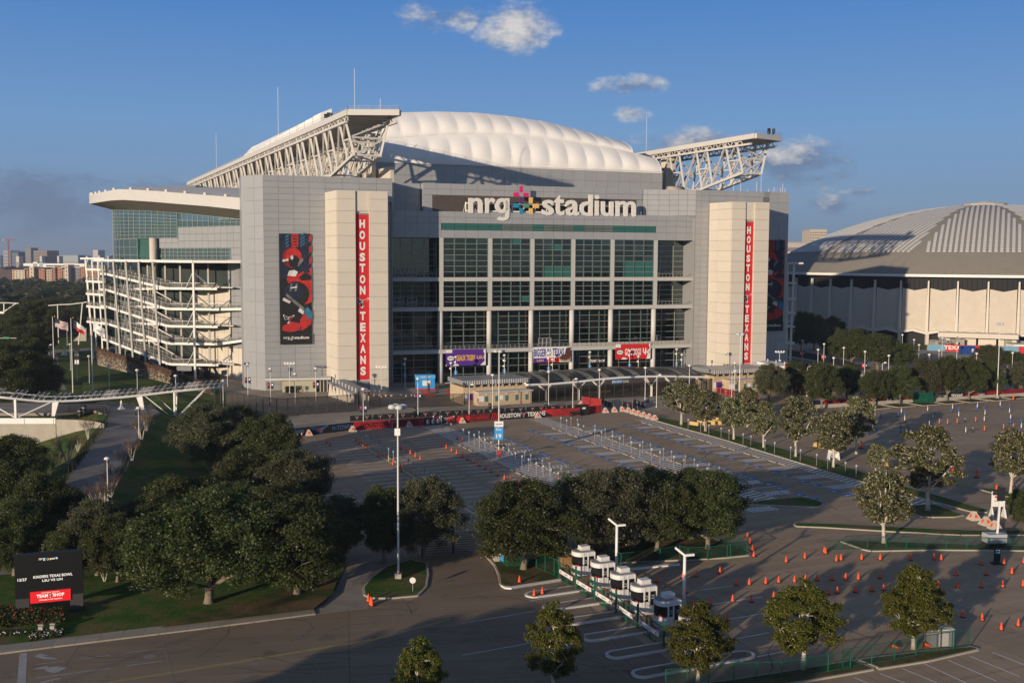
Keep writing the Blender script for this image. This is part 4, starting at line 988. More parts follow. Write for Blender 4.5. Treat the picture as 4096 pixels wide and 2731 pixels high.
    for dx, dz in ((0, .012), (.03, 0), (-.03, 0), (0, -.012), (.03, .012), (-.03, -.012)): shape2d(q, [(.365 + dx - .012, .055 + dz - .0045), (.365 + dx + .012, .055 + dz - .0045), (.365 + dx + .012, .055 + dz + .0045), (.365 + dx - .012, .055 + dz + .0045)], org, ux, uz, .27)
    q.build('cross_mark', m_wprint, b)
pz0 = SP(1180, 1376, GD)[1]; pz1 = SP(1180, 934.7, GD)[1]
poster(SP(1118, 1150, GD)[0], SP(1245.5, 1150, GD)[0], pz0, pz1, 'huge sunlit poster of two football players in helmets on the grey tower wall')
pz0 = SP(3100, 1322, GD)[1]; pz1 = SP(3100, 960, GD)[1]
poster(SP(3029, 1150, GD)[0], SP(3133, 1150, GD)[0], pz0, pz1, 'huge shaded player poster half hidden behind the beige tower, beside the domed hall')
# --- banners over the entrance
def ebanner(u0, u1, v0a, v1a, label, fn):
    d = -.35; a = SP(u0, v1a, d); b = SP(u1, v0a, d)
    z0 = SP(u0, v1a, d)[1]; z1 = SP(u0, v0a, d)[1]; s1 = SP(u1, v0a, d)[0]
    t = thing('entrance_banner', label, 'banner', S((a[0] + s1) / 2, d, z0)); fn(t, S(a[0], d, z0), s1 - a[0], z1 - z0); return t
def rect(q, o, w, h, x0_, y0_, x1_, y1_, lay, mi): shape2d(q, [(x0_ * w, y0_ * h), (x1_ * w, y0_ * h), (x1_ * w, y1_ * h), (x0_ * w, y1_ * h)], o, E1, Vector((0, 0, 1)), .03 + .008 * lay, mi)
def football(q, o, w, h, cx, cy, rx, ry, lay):
    up = Vector((0, 0, 1))
    shape2d(q, [(x * w, y * h) for x, y in ell(cx, cy, rx, ry)], o, E1, up, .03 + .008 * lay, 3); shape2d(q, [(x * w, y * h) for x, y in ell(cx, cy, rx * .88, ry * .85)], o, E1, up, .03 + .008 * (lay + 1), 2)
def geaux(t, o, w, h):
    pbox('fabric', m_purple, t, o + E1 * w / 2 + Vector((0, 0, h / 2)), (w, .05, h), PHI); q = MB(); up = Vector((0, 0, 1))
    rect(q, o, w, h, 0, .80, .16, 1, 1, 1)
    shape2d(q, [(x * w, y * h) for x, y in [(1, 1), (.95, 1), (.94, .85), (.97, .72), (.955, .5), (.98, .28), (.90, .1), (.86, 0), (1, 0)]], o, E1, up, .04, 1)
    shape2d(q, [(x * w, y * h) for x, y in [(0, 0), (.03, 0), (.0, .12)]], o, E1, up, .04, 1); shape2d(q, [(x * w, y * h) for x, y in [(.16, 0), (.22, .12), (.30, .1), (.33, 0)]], o, E1, up, .04, 1)
    football(q, o, w, h, .12, .47, .095, .17, 2)
    text('x', 'TEXAS', None, None, o + E1 * w * .06 + up * h * .43, E1, up, w * .12, h * .09, .065, .03, mb=q, mi=3)
    q.build('print', [m_gold, m_wprint, m_wprint, m_navy], t)
    text('lettering', 'GEAUX TIGERS', m_gold, t, o + E1 * w * .26 + up * h * .30 - EN * .04, E1, up, w * .475, h * .36, .02, .03)
    text('lettering', 'LSU', m_gold, t, o + E1 * w * .775 + up * h * .40 - EN * .05, E1, up, w * .185, h * .20, .02, .03)
def bigger(t, o, w, h):
    up = Vector((0, 0, 1)); pbox('fabric', m_wprint, t, o + E1 * w / 2 + up * h / 2, (w, .05, h), PHI); q = MB()
    rect(q, o, w, h, 0, 0, .36, .30, 1, 0); rect(q, o, w, h, .36, 0, .70, .30, 1, 1)
    shape2d(q, [(x * w, y * h) for x, y in [(.68, .22), (.74, .05), (.86, .02), (1, .06), (1, .3), (.86, .22)]], o, E1, up, .05, 5)
    shape2d(q, [(x * w, y * h) for x, y in [(.68, .32), (.78, .46), (.84, .50), (.88, .92), (.99, .96), (1, .40), (.98, .22), (.86, .12), (.74, .18)]], o, E1, up, .06, 4)
    football(q, o, w, h, .41, .62, .07, .13, 3); rect(q, o, w, h, .50, .06, .57, .26, 2, 2)
    q.build('print', [m_purple, m_red, m_wprint, m_navy, M('brown_print', (.09, .03, .02), .7), M('tan_print', (.36, .27, .17), .7)], t)
    text('lettering', 'BIGGER', M('royal_print', (.03, .05, .26), .7), t, o + E1 * w * .01 + up * h * .38 - EN * .04, E1, up, w * .33, h * .52, .02, .03)
    text('lettering', 'IN', MATS['royal_print'], t, o + E1 * w * .37 + up * h * .44 - EN * .04, E1, up, w * .09, h * .46, .02, .03)
    text('lettering', 'TEXAS', MATS['royal_print'], t, o + E1 * w * .51 + up * h * .42 - EN * .04, E1, up, w * .31, h * .50, .02, .03)
    text('lettering', 'LSU', m_gold, t, o + E1 * w * .09 + up * h * .07 - EN * .06, E1, up, w * .18, h * .15, .02, .03)
def coogs(t, o, w, h):
    up = Vector((0, 0, 1)); pbox('fabric', m_red, t, o + E1 * w / 2 + up * h / 2, (w, .05, h), PHI); q = MB()
    rect(q, o, w, h, 0, .78, .15, 1, 1, 1)
    shape2d(q, [(x * w, y * h) for x, y in [(1, 1), (.96, 1), (.95, .9), (.98, .75), (.955, .6), (.99, .4), (.92, .3), (.90, .12), (.88, 0), (1, 0)]], o, E1, up, .04, 1); shape2d(q, [(x * w, y * h) for x, y in [(.16, 0), (.22, .14), (.30, .1), (.34, 0)]], o, E1, up, .04, 1)
    football(q, o, w, h, .13, .47, .10, .17, 2); text('x', 'TEXAS', None, None, o + E1 * w * .07 + up * h * .43, E1, up, w * .12, h * .09, .065, .03, mb=q, mi=3)
    q.build('print', [m_red, m_wprint, m_wprint, m_navy], t)
    text('lettering', 'GO COOGS', m_wprint, t, o + E1 * w * .27 + up * h * .25 - EN * .04, E1, up, w * .46, h * .46, .02, .03)
    text('lettering', 'U', m_wprint, t, o + E1 * w * .78 + up * h * .36 - EN * .05, E1, up, w * .10, h * .36, .02, .05); text('lettering', 'H', m_wprint, t, o + E1 * w * .84 + up * h * .28 - EN * .06, E1, up, w * .11, h * .34, .02, .05)
ebanner(1783, 1943, 1399, 1464, 'purple banner reading GEAUX TIGERS LSU over the stadium entrance', geaux)
ebanner(2134, 2282, 1389, 1451, 'white banner reading BIGGER IN TEXAS with a brown cowboy hat', bigger)
ebanner(2461, 2602, 1377, 1438, 'red banner reading GO COOGS over the stadium entrance', coogs)
ts = thing('team_shop_sign', 'dark sign reading TEAM SHOP over the entrance doors', 'sign', S(SP(2390, 1440, 2)[0], 2.0, 4))
a = SP(2358, 1450, 2); b = SP(2421, 1432, 2)
pbox('board', m_black, ts, S((a[0] + b[0]) / 2, 2.0, (a[1] + b[1]) / 2), (b[0] - a[0], .15, b[1] - a[1] + .5), PHI)
text('lettering', 'TEAM', m_wprint, ts, S(a[0] + .1, 1.9, a[1] + .1), E1, (0, 0, 1), (b[0] - a[0]) * .38, .75, .02, .03); text('lettering', 'SHOP', m_wprint, ts, S(a[0] + (b[0] - a[0]) * .57, 1.9, a[1] + .1), E1, (0, 0, 1), (b[0] - a[0]) * .40, .75, .02, .03)
q = MB(); bull(q, S(a[0] + (b[0] - a[0]) * .41, 1.9, a[1] + .1), E1, Vector((0, 0, 1)), (b[0] - a[0]) * .14, .8, .02, 0, 1, 2); q.build('bull_emblem', [m_navy, m_red, m_wprint], ts)
# ================================================================== left concourse: curved glass, roof canopy, ramps
CW0 = Vector((-72.3, 292, 0)); CT = Vector((-.75, .66, 0)).normalized(); CN = Vector((-CT.y, CT.x, 0)); CN = CN if CN.y < 0 else -CN; CK = 62.0; CR = 60.0
CC = CW0 + CT * CK - CN * CR
def CPt(w, off=0.0):
    if w <= CK: p = CW0 + CT * w; n = CN
    else:
        a = (w - CK) / CR; n = CN * math.cos(a) + CT * math.sin(a); p = CC + n * CR
    return p + n * off, n
def w_of(u, off=0.0):
    lo, hi = -8.0, CK + 62
    for _ in range(40):
        m_ = (lo + hi) / 2; p, _n = CPt(m_, off); uu = proj(Vector((p.x, p.y, 33)))[0]
        if uu > u: lo = m_
        else: hi = m_
    return (lo + hi) / 2
def zat(p, v):
    u = proj(Vector((p.x, p.y, 33)))[0]; return P(u, v, p.y)[2]
# fascia and roof
ft = [(380, 775), (398, 771), (470, 757), (539, 759), (635, 765), (769, 776), (946, 790), (1012.6, 798.6), (1100, 806)]
fb = [(380, 812), (399, 809), (443, 802), (491, 799.5), (606, 807), (711, 816), (826, 825), (1012.6, 845), (1100, 853)]
gt = [(440, 842), (453, 840), (600, 844), (716, 852), (1012.6, 881), (1100, 890)]
rows = []; OV = 7.5; inr = []
for i in range(49):
    w_ = -8 + (CK + 100) * i / 48
    po, n = CPt(w_, OV); pi_, _ = CPt(w_, 0); pb, _ = CPt(w_, -26)
    uo = proj(Vector((po.x, po.y, 50)))[0]; ui = proj(Vector((pi_.x, pi_.y, 48)))[0]
    if w_ > CK + 52: uo = 400; ui = 455
    zt = P(uo, lerp_curve(ft, uo), po.y)[2]; zb_ = P(uo, lerp_curve(fb, uo), po.y)[2]; zg = P(ui, lerp_curve(gt, ui), pi_.y)[2]
    if w_ > CK + 52: zt, zb_, zg = lastz
    lastz = (zt, zb_, zg)
    rows.append((po, pi_, pb, zt, zb_, zg))

q = MB(); q.grid([[(a.x, a.y, zb_), (a.x, a.y, zt)] for a, b, c, zt, zb_, zg in rows], 0)
q.grid([[(a.x, a.y, zt), (b.x, b.y, zt + 1.2), (c.x, c.y, zt + 2.4)] for a, b, c, zt, zb_, zg in rows], 0)
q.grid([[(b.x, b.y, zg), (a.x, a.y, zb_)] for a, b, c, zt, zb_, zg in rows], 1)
wing_roof = q.build('wing_roof', [M('pale_roof', (.56, .545, .52), .6, var=.06), M('shaded_soffit', (.22, .20, .16), .8)], stad, True)  # underside colour darkened to stand for the shade beneath the overhang
q = MB()
for i in range(0, 49, 3):
    a, b, c, zt, zb_, zg = rows[i]; n = (a - b).normalized(); q.box((a.x - n.x * .5, a.y - n.y * .5, zt + .3), (.7, .7, .7), 0)
q.build('roof_upstand', m_steel, wing_roof)
# body wall behind everything
ZG = 33.4
q = MB()
ws = [-8 + (CK + 100) * i / 40 for i in range(41)]
q.grid([[(*CPt(w_, -.6)[0].xy, 0), (*CPt(w_, -.6)[0].xy, 33)] for w_ in ws], 1); q.grid([[(*CPt(w_, -.6)[0].xy, 33), (*CPt(w_, -.6)[0].xy, 45.5)] for w_ in ws]); q.build('wing_core', [M('glass_back', (.05, .13, .115), .6, var=.5, sc1=.12), M('wing_dark', (.035, .045, .042), .7, var=.4, sc1=.2)], stad)
def cpanel(w0, w1, z0, z1, name, mat, off=0.0, th=.2, g=.07, parent=None):
    a, n = CPt(w0, off); b, _ = CPt(w1, off); d = b - a; c = (a + b) / 2
    return pbox(name, mat, parent or stad, (c.x, c.y, (z0 + z1) / 2), (d.length - g, th, z1 - z0 - g), math.atan2(d.y, d.x))
w716, w457, w640, w650, w926, w555 = [w_of(u) for u in (716, 458.5, 640, 650, 926, 555)]
z909 = zat(CPt(w716)[0], 909.5); z953 = zat(CPt(w716)[0], 951); z992 = zat(CPt(w716)[0], 992.5); z1035 = zat(CPt(w650)[0], 1036)
# grey wall panels between gallery glass and the lower windows
nw = 13
for i in range(nw):
    wa = -4 + (w716 + 4) * i / nw; wb = -4 + (w716 + 4) * (i + 1) / nw
    zs_ = zsteps(z992, z909, 1.9)
    for z0, z1 in zip(zs_, zs_[1:]): cpanel(wb, wa, z0, z1, 'wing_panel', m_gray)
    if wa < w926 - .5:
        for z0, z1 in zip(zsteps(20, z992, 2.0), zsteps(20, z992, 2.0)[1:]): cpanel(wb, wa, z0, z1, 'wing_panel', m_gray)
wa = w716
for i in range(3):
    for z0, z1 in zip(zsteps(z992, z953, 1.6), zsteps(z992, z953, 1.6)[1:]): cpanel(w716 + (w640 - w716) * (i + 1) / 3, w716 + (w640 - w716) * i / 3, z0, z1, 'wing_panel', m_gray)
def cglass(w0, w1, z0, z1f, nc, nr, name, mats, off=0.0):
    q = MB(); g = MB()
    for i in range(nc + 1):
        w_ = w0 + (w1 - w0) * i / nc; p, n = CPt(w_, off); zt = z1f(w_); q.beam((p.x + n.x * .1, p.y + n.y * .1, z0), (p.x + n.x * .1, p.y + n.y * .1, zt), .10, .10)
        if i < nc:
            w2 = w0 + (w1 - w0) * (i + 1) / nc; p2, n2 = CPt(w2, off); g.poly([(p.x, p.y, z0), (p2.x, p2.y, z0), (p2.x, p2.y, z1f(w2)), (p.x, p.y, zt)])
            for r_ in range(nr + 1): q.beam((p.x + n.x * .1, p.y + n.y * .1, z0 + (zt - z0) * r_ / nr), (p2.x + n2.x * .1, p2.y + n2.y * .1, z0 + (z1f(w2) - z0) * r_ / nr), .09, .09)
    q.build('mullion_frame', M('wing_mullion', (.30, .34, .33), .5), stad); g.build('curved_glazing', mats, stad)
def zroof(w_):
    p, n = CPt(w_); u = proj(Vector((p.x, p.y, 47)))[0]
    if w_ > CK + 50: u = 455
    return P(u, lerp_curve(gt, u), p.y)[2]
wend = CK + 85
m_gback = MATS['glass_back']
cglass(w716, wend, z953, zroof, 30, 8, 'gallery', m_glass2, .3)
cglass(-4, w716, z909, zroof, 15, 2, 'clerestory', m_glass2, .2)
cglass(w555, wend, 0.3, lambda w_: z953 - .2, 18, 16, 'lower', m_glass2, .3)
cglass(w926, w650, z1035, lambda w_: z992 - .1, 16, 3, 'strip', m_glass2, .2)
cpanel(wend, w716, z953 - .5, z953, 'soffit_edge', m_wmull, .35, .3)
p, n = CPt(w_of(632), 1.5); MB().tube([(p.x, p.y, 0), (p.x, p.y, z953)], 1.15, 16).build('round_column', m_beige, stad, True)
# floors and columns inside the curved glass, lit by the low sun
q = MB()
for z in (z953 + 3.6, z1035 + .5):
    q.grid([[(*CPt(w_, -.2)[0].xy, z), (*CPt(w_, -.2)[0].xy, z + .9)] for w_ in [w716 + (wend - w716) * i / 20 for i in range(21)]])
q.build('gallery_floor_edge', m_gback, stad)
q = MB()
for i in range(14):
    p, n = CPt(w716 + (w457 - w716) * i / 13, -.3); q.tube([(p.x, p.y, z953), (p.x, p.y, zroof(w716))], .5, 8)
for i in range(9):
    p, n = CPt(w926 + (w650 - w926) * i / 8, -.25); q.tube([(p.x, p.y, z1035), (p.x, p.y, z992)], .45, 8)
q.build('gallery_column', M('green_tint', (.13, .27, .22), .6), stad)
# lower wall behind the ramps: beige panels
for i in range(9):
    wa = -3 + 31 * i / 9; wb = -3 + 31 * (i + 1) / 9
    gz_ = wa < w926 - 1
    for z0, z1 in zip(zsteps(0, 9 if gz_ else 26.5, 4.4), zsteps(0, 9 if gz_ else 26.5, 4.4)[1:]): cpanel(wb, wa, z0, z1, 'concrete_panel', m_beige)
    if gz_:
        for z0, z1 in zip(zsteps(9, 20, 2.2), zsteps(9, 20, 2.2)[1:]): cpanel(wb, wa, z0, z1, 'wing_panel', m_gray)
for i in range(4):
    wa = -3 + 31 * i / 9; cpanel(-3 + 31 * (i + 1) / 9, wa, 26.5, 33, 'wing_panel', m_gray)
# ---- ramps
rm = thing('ramp_tower', 'open steel pedestrian ramp structure with sloping walkways beside the glass wing', 'ramp', (-105, 300, 0))
RC = P(683, 1300, 298); RC.z = 0; RL = P(413, 1300, 336); RL.z = 0
RD_ = (RL - RC).normalized(); RN = Vector((RD_.y, -RD_.x, 0)); RN = RN if RN.x > 0 else -RN     # towards the wing
zR = [P(683, v, RC.y)[2] for v in (1150, 1232, 1301, 1370, 1453)]; zL = [P(413, v, RL.y)[2] for v in (1092, 1155, 1222, 1289, 1355)]
PR = P(871, 1300, 296.5); PR.z = 0; PW = P(986, 1300, 291.5); PW.z = 0
m_ramp = M('ramp_floor', (.19, .16, .12), .85)
def screen_mat():
    m = bpy.data.materials.new('rail_mesh'); m.use_nodes = True; t = NT(m.node_tree)
    d = t.n('ShaderNodeBsdfDiffuse', {'Color': (.20, .195, .18, 1)}); tr = t.n('ShaderNodeBsdfTransparent')
    pos = t.n('ShaderNodeNewGeometry').outputs['Position']
    nz_ = t.n('ShaderNodeTexNoise', {'Vector': pos, 'Scale': 9.0}).outputs[0]
    x = t.n('ShaderNodeMixShader', {0: t.math('ADD', .33, t.math('MULTIPLY', nz_, .3)), 1: tr.outputs[0], 2: d.outputs[0]}); t.n('ShaderNodeOutputMaterial', {0: x.outputs[0]}); return m
m_rail = screen_mat()
def railing(a, b, parent, h=1.15):
    q = MB(); a = Vector(a); b = Vector(b); n = max(1, int((b - a).length / 3.0)); U = Vector((0, 0, h))
    q.poly([a + U * .06, b + U * .06, b + U, a + U], 1); q.beam(a + U, b + U, .08, .08, 0)
    for i in range(n + 1): p = a.lerp(b, i / n); q.beam(p, p + U, .09, .09, 0)
    q.build('railing', [m_galv, m_rail], parent)
def slab_run(a, b, za, zb_, off, wd, name='ramp'):
    p = [a + RN * off, b + RN * off, b + RN * (off + wd), a + RN * (off + wd)]; zs_ = [za, zb_, zb_, za]
    q = MB(); q.hexa([(v.x, v.y, z - .35) for v, z in zip(p, zs_)] + [(v.x, v.y, z + .02) for v, z in zip(p, zs_)]); o = q.build(name, m_ramp, rm)
    for k in (0, 1):
        c = RN * (off + (wd if k else 0)); pbeam('edge_beam', m_white, o, Vector((a + c).to_tuple()) + Vector((0, 0, za - .25)), (b + c) + Vector((0, 0, zb_ - .25)), .3, .72)
        railing((a + c) + Vector((0, 0, za + .15)), (b + c) + Vector((0, 0, zb_ + .15)), o)
    return o
LEN = (RL - RC).length; RF = RC + RD_ * (LEN * .93)
for i in range(5):
    za, zb_ = zR[i], zL[i]
    slab_run(RC + RD_ * 3, RF, za, zb_, 0, 4.2); slab_run(RF, RL + RD_ * 1.5, zb_, zb_, 0, 9.2, 'landing')
    if i < 4: slab_run(RC + RD_ * 3, RF, za, zL[i + 1], 5.0, 4.2)
    # platform at the near end
    pts = [RC + RD_ * 3, RC, PR, PR + RN * 8 + RD_ * 2, RC + RD_ * 3 + RN * 9.2]
    o = MB().prism(pts, za - .35, za + .02).build('landing', m_ramp, rm); Z = Vector((0, 0, za))
    for a, b in ((RC + RD_ * 3, RC), (RC, PR)):
        pbeam('edge_beam', m_white, o, a + Z - Vector((0, 0, .25)), b + Z - Vector((0, 0, .25)), .3, .7); railing(a + Z + Vector((0, 0, .15)), b + Z + Vector((0, 0, .15)), o)
    if i in (1, 3):
        dz = Vector((0, 0, .4 if i == 1 else 1.6)); q = MB(); c = [PR, PW, PW + Vector((-1.5, 4, 0)), PR + Vector((-2, 6.5, 0))]; zz_ = [za, za + dz.z, za + dz.z, za]
        q.hexa([(v.x, v.y, z - .35) for v, z in zip(c, zz_)] + [(v.x, v.y, z + .02) for v, z in zip(c, zz_)]); o = q.build('landing', m_ramp, rm)
        pbeam('edge_beam', m_white, o, PR + Z - Vector((0, 0, .25)), PW + Z + dz - Vector((0, 0, .25)), .3, .7); railing(PR + Z, PW + Z + dz, o)
    else:
        q = PR + (PW - PR) * .55; o = MB().hexa([PR + Z, q + Z, q + Z + Vector((-1, 3, 0)), PR + Z + Vector((-1, 3, 0)), PR + Z + Vector((0, 0, .3)), q + Z + Vector((0, 0, .3)), q + Z + Vector((-1, 3, .3)), PR + Z + Vector((-1, 3, .3))]).build('canopy_stub', m_steel, rm)
# leaning posts along the front, second row behind, braces
for (ut, vt, ub, vb) in [(408, 1043, 436, 1405), (452.5, 1043.5, 486, 1425), (502.5, 1044, 536, 1445), (554, 1045, 588, 1465), (610, 1046, 645, 1490)]:
    f = (ub - 683) / (413 - 683); Yb = RC.y + (RL.y - RC.y) * f - 1.0
    a = P(ut, vt, Yb); b = P(ub, vb + 40, Yb); pbeam('post', m_slab, rm, Vector((b.x, b.y, min(b.z, 0))), a, .5, .5)
for (u, vt, Y) in [(772, 1046, 288.5), (720, 1048, 306), (832, 1046, 303), (660, 1046, 314), (590, 1046, 322)]:
    a = P(u, vt, Y); pbeam('post', m_white if Y < 290 else m_slab, rm, Vector((a.x, a.y, 0)), a, .5, .5)
cp = P(772, 1046, 288.5)
for i in range(5):
    for tgt in (RC + (PR - RC) * .35, RC + (PR - RC) * .9): pbeam('brace', m_white, rm, Vector((cp.x, cp.y, zR[i] + 4.6)), Vector((tgt.x, tgt.y, zR[i] - .1)), .28, .28)
    m_ = RC + RD_ * 14; pbeam('brace', m_steel, rm, m_ + Vector((0, 0, zR[i] - .5)), RC + RD_ * 8 + RN * 5 + Vector((0, 0, zR[i] - 4.5)), .3, .3)
pts = [P(374, 1037, 338), P(643, 1047, 301), P(772, 1047, 287.5), P(985, 1041, 289.5), P(940, 1033, 300), P(760, 1033, 312), P(560, 1033, 332), P(420, 1033, 352)]
zc = 33.6
ro = MB().prism([(p.x, p.y) for p in pts], zc - .2, zc + .05).build('roof', M('ramp_roof', (.22, .21, .20), .7), rm)
for a, b in zip(pts[:4], pts[1:4]): pbeam('edge_beam', m_white, ro, Vector((a.x, a.y, zc)), Vector((b.x, b.y, zc)), .5, .75)
# far landing bay
fz = [P(380, v, 352)[2] for v in (1077, 1125, 1175.5, 1226, 1288)]
fa, fb_, fc, fd = P(343, 1100, 356), P(420, 1100, 344), P(440, 1100, 356), P(372, 1100, 366)
for z in fz:
    o = MB().prism([(p.x, p.y) for p in (fa, fb_, fc, fd)], z - .3, z).build('landing', m_ramp, rm)
    for a, b in ((fa, fb_), (fd, fa)):
        pbeam('edge_beam', m_white, o, Vector((a.x, a.y, z - .1)), Vector((b.x, b.y, z - .1)), .3, .7); railing((a.x, a.y, z + .2), (b.x, b.y, z + .2), o)
for f, w_ in ((0.02, .6), (.35, .45), (.66, .45)):
    p = fa.lerp(fb_, f); pbeam('post', m_white, rm, Vector((p.x + 1.8 * (1 if f < .1 else .5), p.y, 0)), Vector((p.x, p.y, 34)), w_, w_)
pbeam('edge_beam', m_white, rm, Vector((fa.x - 1.5, fa.y, 34.1)), Vector((fb_.x, fb_.y, 34.1)), .6, .6)
# escalator under the ramps, hanging board
pbeam('escalator', m_dark, rm, P(850, 1540, 299), P(800, 1440, 303), 1.6, 1.0)
p = P(737, 1474, 290); pbox('gate_board', m_grprint, rm, p, (4.0, .4, 1.3), .1)
# low wall overgrown with vines
vw = thing('vine_wall', 'low curved concrete wall overgrown with brown bare vines below the ramps', 'wall', G(560, 1500))
vp = [(390, 1458, 1392), (470, 1478, 1420), (560, 1502, 1445), (660, 1528, 1475), (760, 1552, 1508), (850, 1578, 1550)]
pts = []
for u, vb, vt in vp:
    g = G(u, vb); pts.append((g, P(u, vt, g.y)[2]))
q = MB()
for (a, za), (b, zb_) in zip(pts, pts[1:]):
    n = Vector((-(b - a).y, (b - a).x, 0)).normalized() * .35
    q.hexa([a - n, b - n, b + n, a + n, a - n + Vector((0, 0, za)), b - n + Vector((0, 0, zb_)), b + n + Vector((0, 0, zb_)), a + n + Vector((0, 0, za))])
q.build('wall', m_conc, vw)
q = MB()
for k in range(9500):
    i = rnd.randrange(len(pts) - 1); t = rnd.random(); a = pts[i][0].lerp(pts[i + 1][0], t); h = pts[i][1] + (pts[i + 1][1] - pts[i][1]) * t
    z = h * (1.08 - 1.0 * rnd.random() ** 2.2); o = Vector((rnd.uniform(-.5, .3), -.45 - .5 * rnd.random(), z)); d = Vector((rnd.uniform(-.5, .5), rnd.uniform(-.3, .3), rnd.uniform(-.8, .3))) * .8
    q.beam(a + o, a + o + d, .075, .075)
q.build('vine_twigs', M('vine_brown', (.13, .075, .045), .9, var=.3), vw, kind='stuff')
# ================================================================== domed hall on the right
DCd = 571.0; _az = math.atan2(3922 - 2048, F); DC = Vector((DCd * math.sin(_az), DCd * math.cos(_az), 0)); DRr = 108.0; DZ0 = 29.0; DZT = 62.0
dome = thing('domed_hall', 'vast round concrete hall with ribbed white and grey dome roof', 'stadium', DC)
SR = (DRr ** 2 + (DZT - DZ0) ** 2) / (2 * (DZT - DZ0))
def dz(r): return DZT - (SR - math.sqrt(max(0, SR * SR - r * r)))
m_droof = M('dome_grey', (.25, .225, .19), .8, var=.10, sc1=.25); m_sky = M('skylight_white', (.52, .51, .50), .5, var=.05)
q = MB(); NR, NA = 22, 120; rows = []
for i in range(NR + 1):
    r = 8 + (DRr + 1.0 - 8) * i / NR; rows.append([(DC.x + r * math.cos(2 * math.pi * k / NA), DC.y + r * math.sin(2 * math.pi * k / NA), dz(r)) for k in range(NA + 1)])
q.grid(rows); roof = q.build('roof', m_droof, dome, True)
q = MB()
for k in range(240):      # standing seams of the lower roof
    a = 2 * math.pi * k / 240
    q.beam((DC.x + 93 * math.cos(a), DC.y + 93 * math.sin(a), dz(93) + .05), (DC.x + 108 * math.cos(a), DC.y + 108 * math.sin(a), dz(108) + .05), .18, .16)
q.build('roof_seams', m_droof, roof)
MB().lathe([(10.5, 0), (10.5, 1.7), (9.5, 2.0), (3, 2.1), (3, 2.6)], (DC.x, DC.y, dz(11.5) - .6), 12).build('cap', m_conc, roof)
# lamella pattern: twelve wedges of parallel skylight strips, each strip broken into panes
near = math.atan2(-DC.y, -DC.x)
strips = []
for wdg in range(12):
    ac = near - R(1) + wdg * math.pi / 6; ax = Vector((math.cos(ac), math.sin(ac), 0)); ay = Vector((-ax.y, ax.x, 0))
    for j in range(-10, 11):
        y = j * 2.2; xs = max(14.0, abs(y + (.75 if y > 0 else -.75)) / math.tan(R(14.2)))
        xe = math.sqrt(max(0, 92.5 ** 2 - y * y))
        if xe - xs < 3: continue
        strips.append((wdg, ax, ay, y, xs, xe))
rest = MB()
for (wdg, ax, ay, y, xs, xe) in strips:
    nearw = wdg in (0, 1, 2, 11, 10); q = MB() if nearw else rest
    n = int((xe - xs) / 2.15)
    for i in range(n):
        x0_ = xs + (xe - xs) * i / n; x1_ = x0_ + (xe - xs) / n * .90; p = []
        if not nearw and rnd.random() < .008: continue
        for zz_ in (.02, .30):
            for (x, yy) in ((x0_, y - .62), (x1_, y - .62), (x1_, y + .62), (x0_, y + .62)):
                v = DC + ax * x + ay * yy; p.append((v.x, v.y, dz(math.hypot(x, yy)) + zz_))
        q.hexa(p)
    if nearw: q.build('skylight_strip', m_sky, roof)
rest.build('skylights', m_sky, roof, kind='stuff')
pbw = lambda a, r, z: Vector((DC.x + r * math.cos(a), DC.y + r * math.sin(a), z))
q = MB(); q.lathe([(DRr + 1.2, DZ0 - .9), (DRr + 1.2, DZ0 + .15), (DRr - .5, DZ0 + .15)], DC, 120); q.build('roof_rim', m_white, roof)
q = MB(); q.lathe([(DRr - 2.2, 20), (DRr - 2.2, DZ0 - .5)], DC, 120); q.build('dark_band', m_black, dome)
q = MB()
for k in range(360): a = 2 * math.pi * k / 360; q.beam(pbw(a, DRr - 2.0, 20.5), pbw(a, DRr - 2.0, DZ0 - .6), .12, .12)
q.build('band_fins', m_dark, dome)
MB().lathe([(DRr - 3.0, 0), (DRr - 3.0, 6)], DC, 120).build('base_band', m_black, dome)
NF = 60; Aoff = near + R(1.4); half = math.pi / NF
m_scr = M('screen_block', (.55, .49, .41), .85, var=.09, sc1=.35, sc2=2.5)
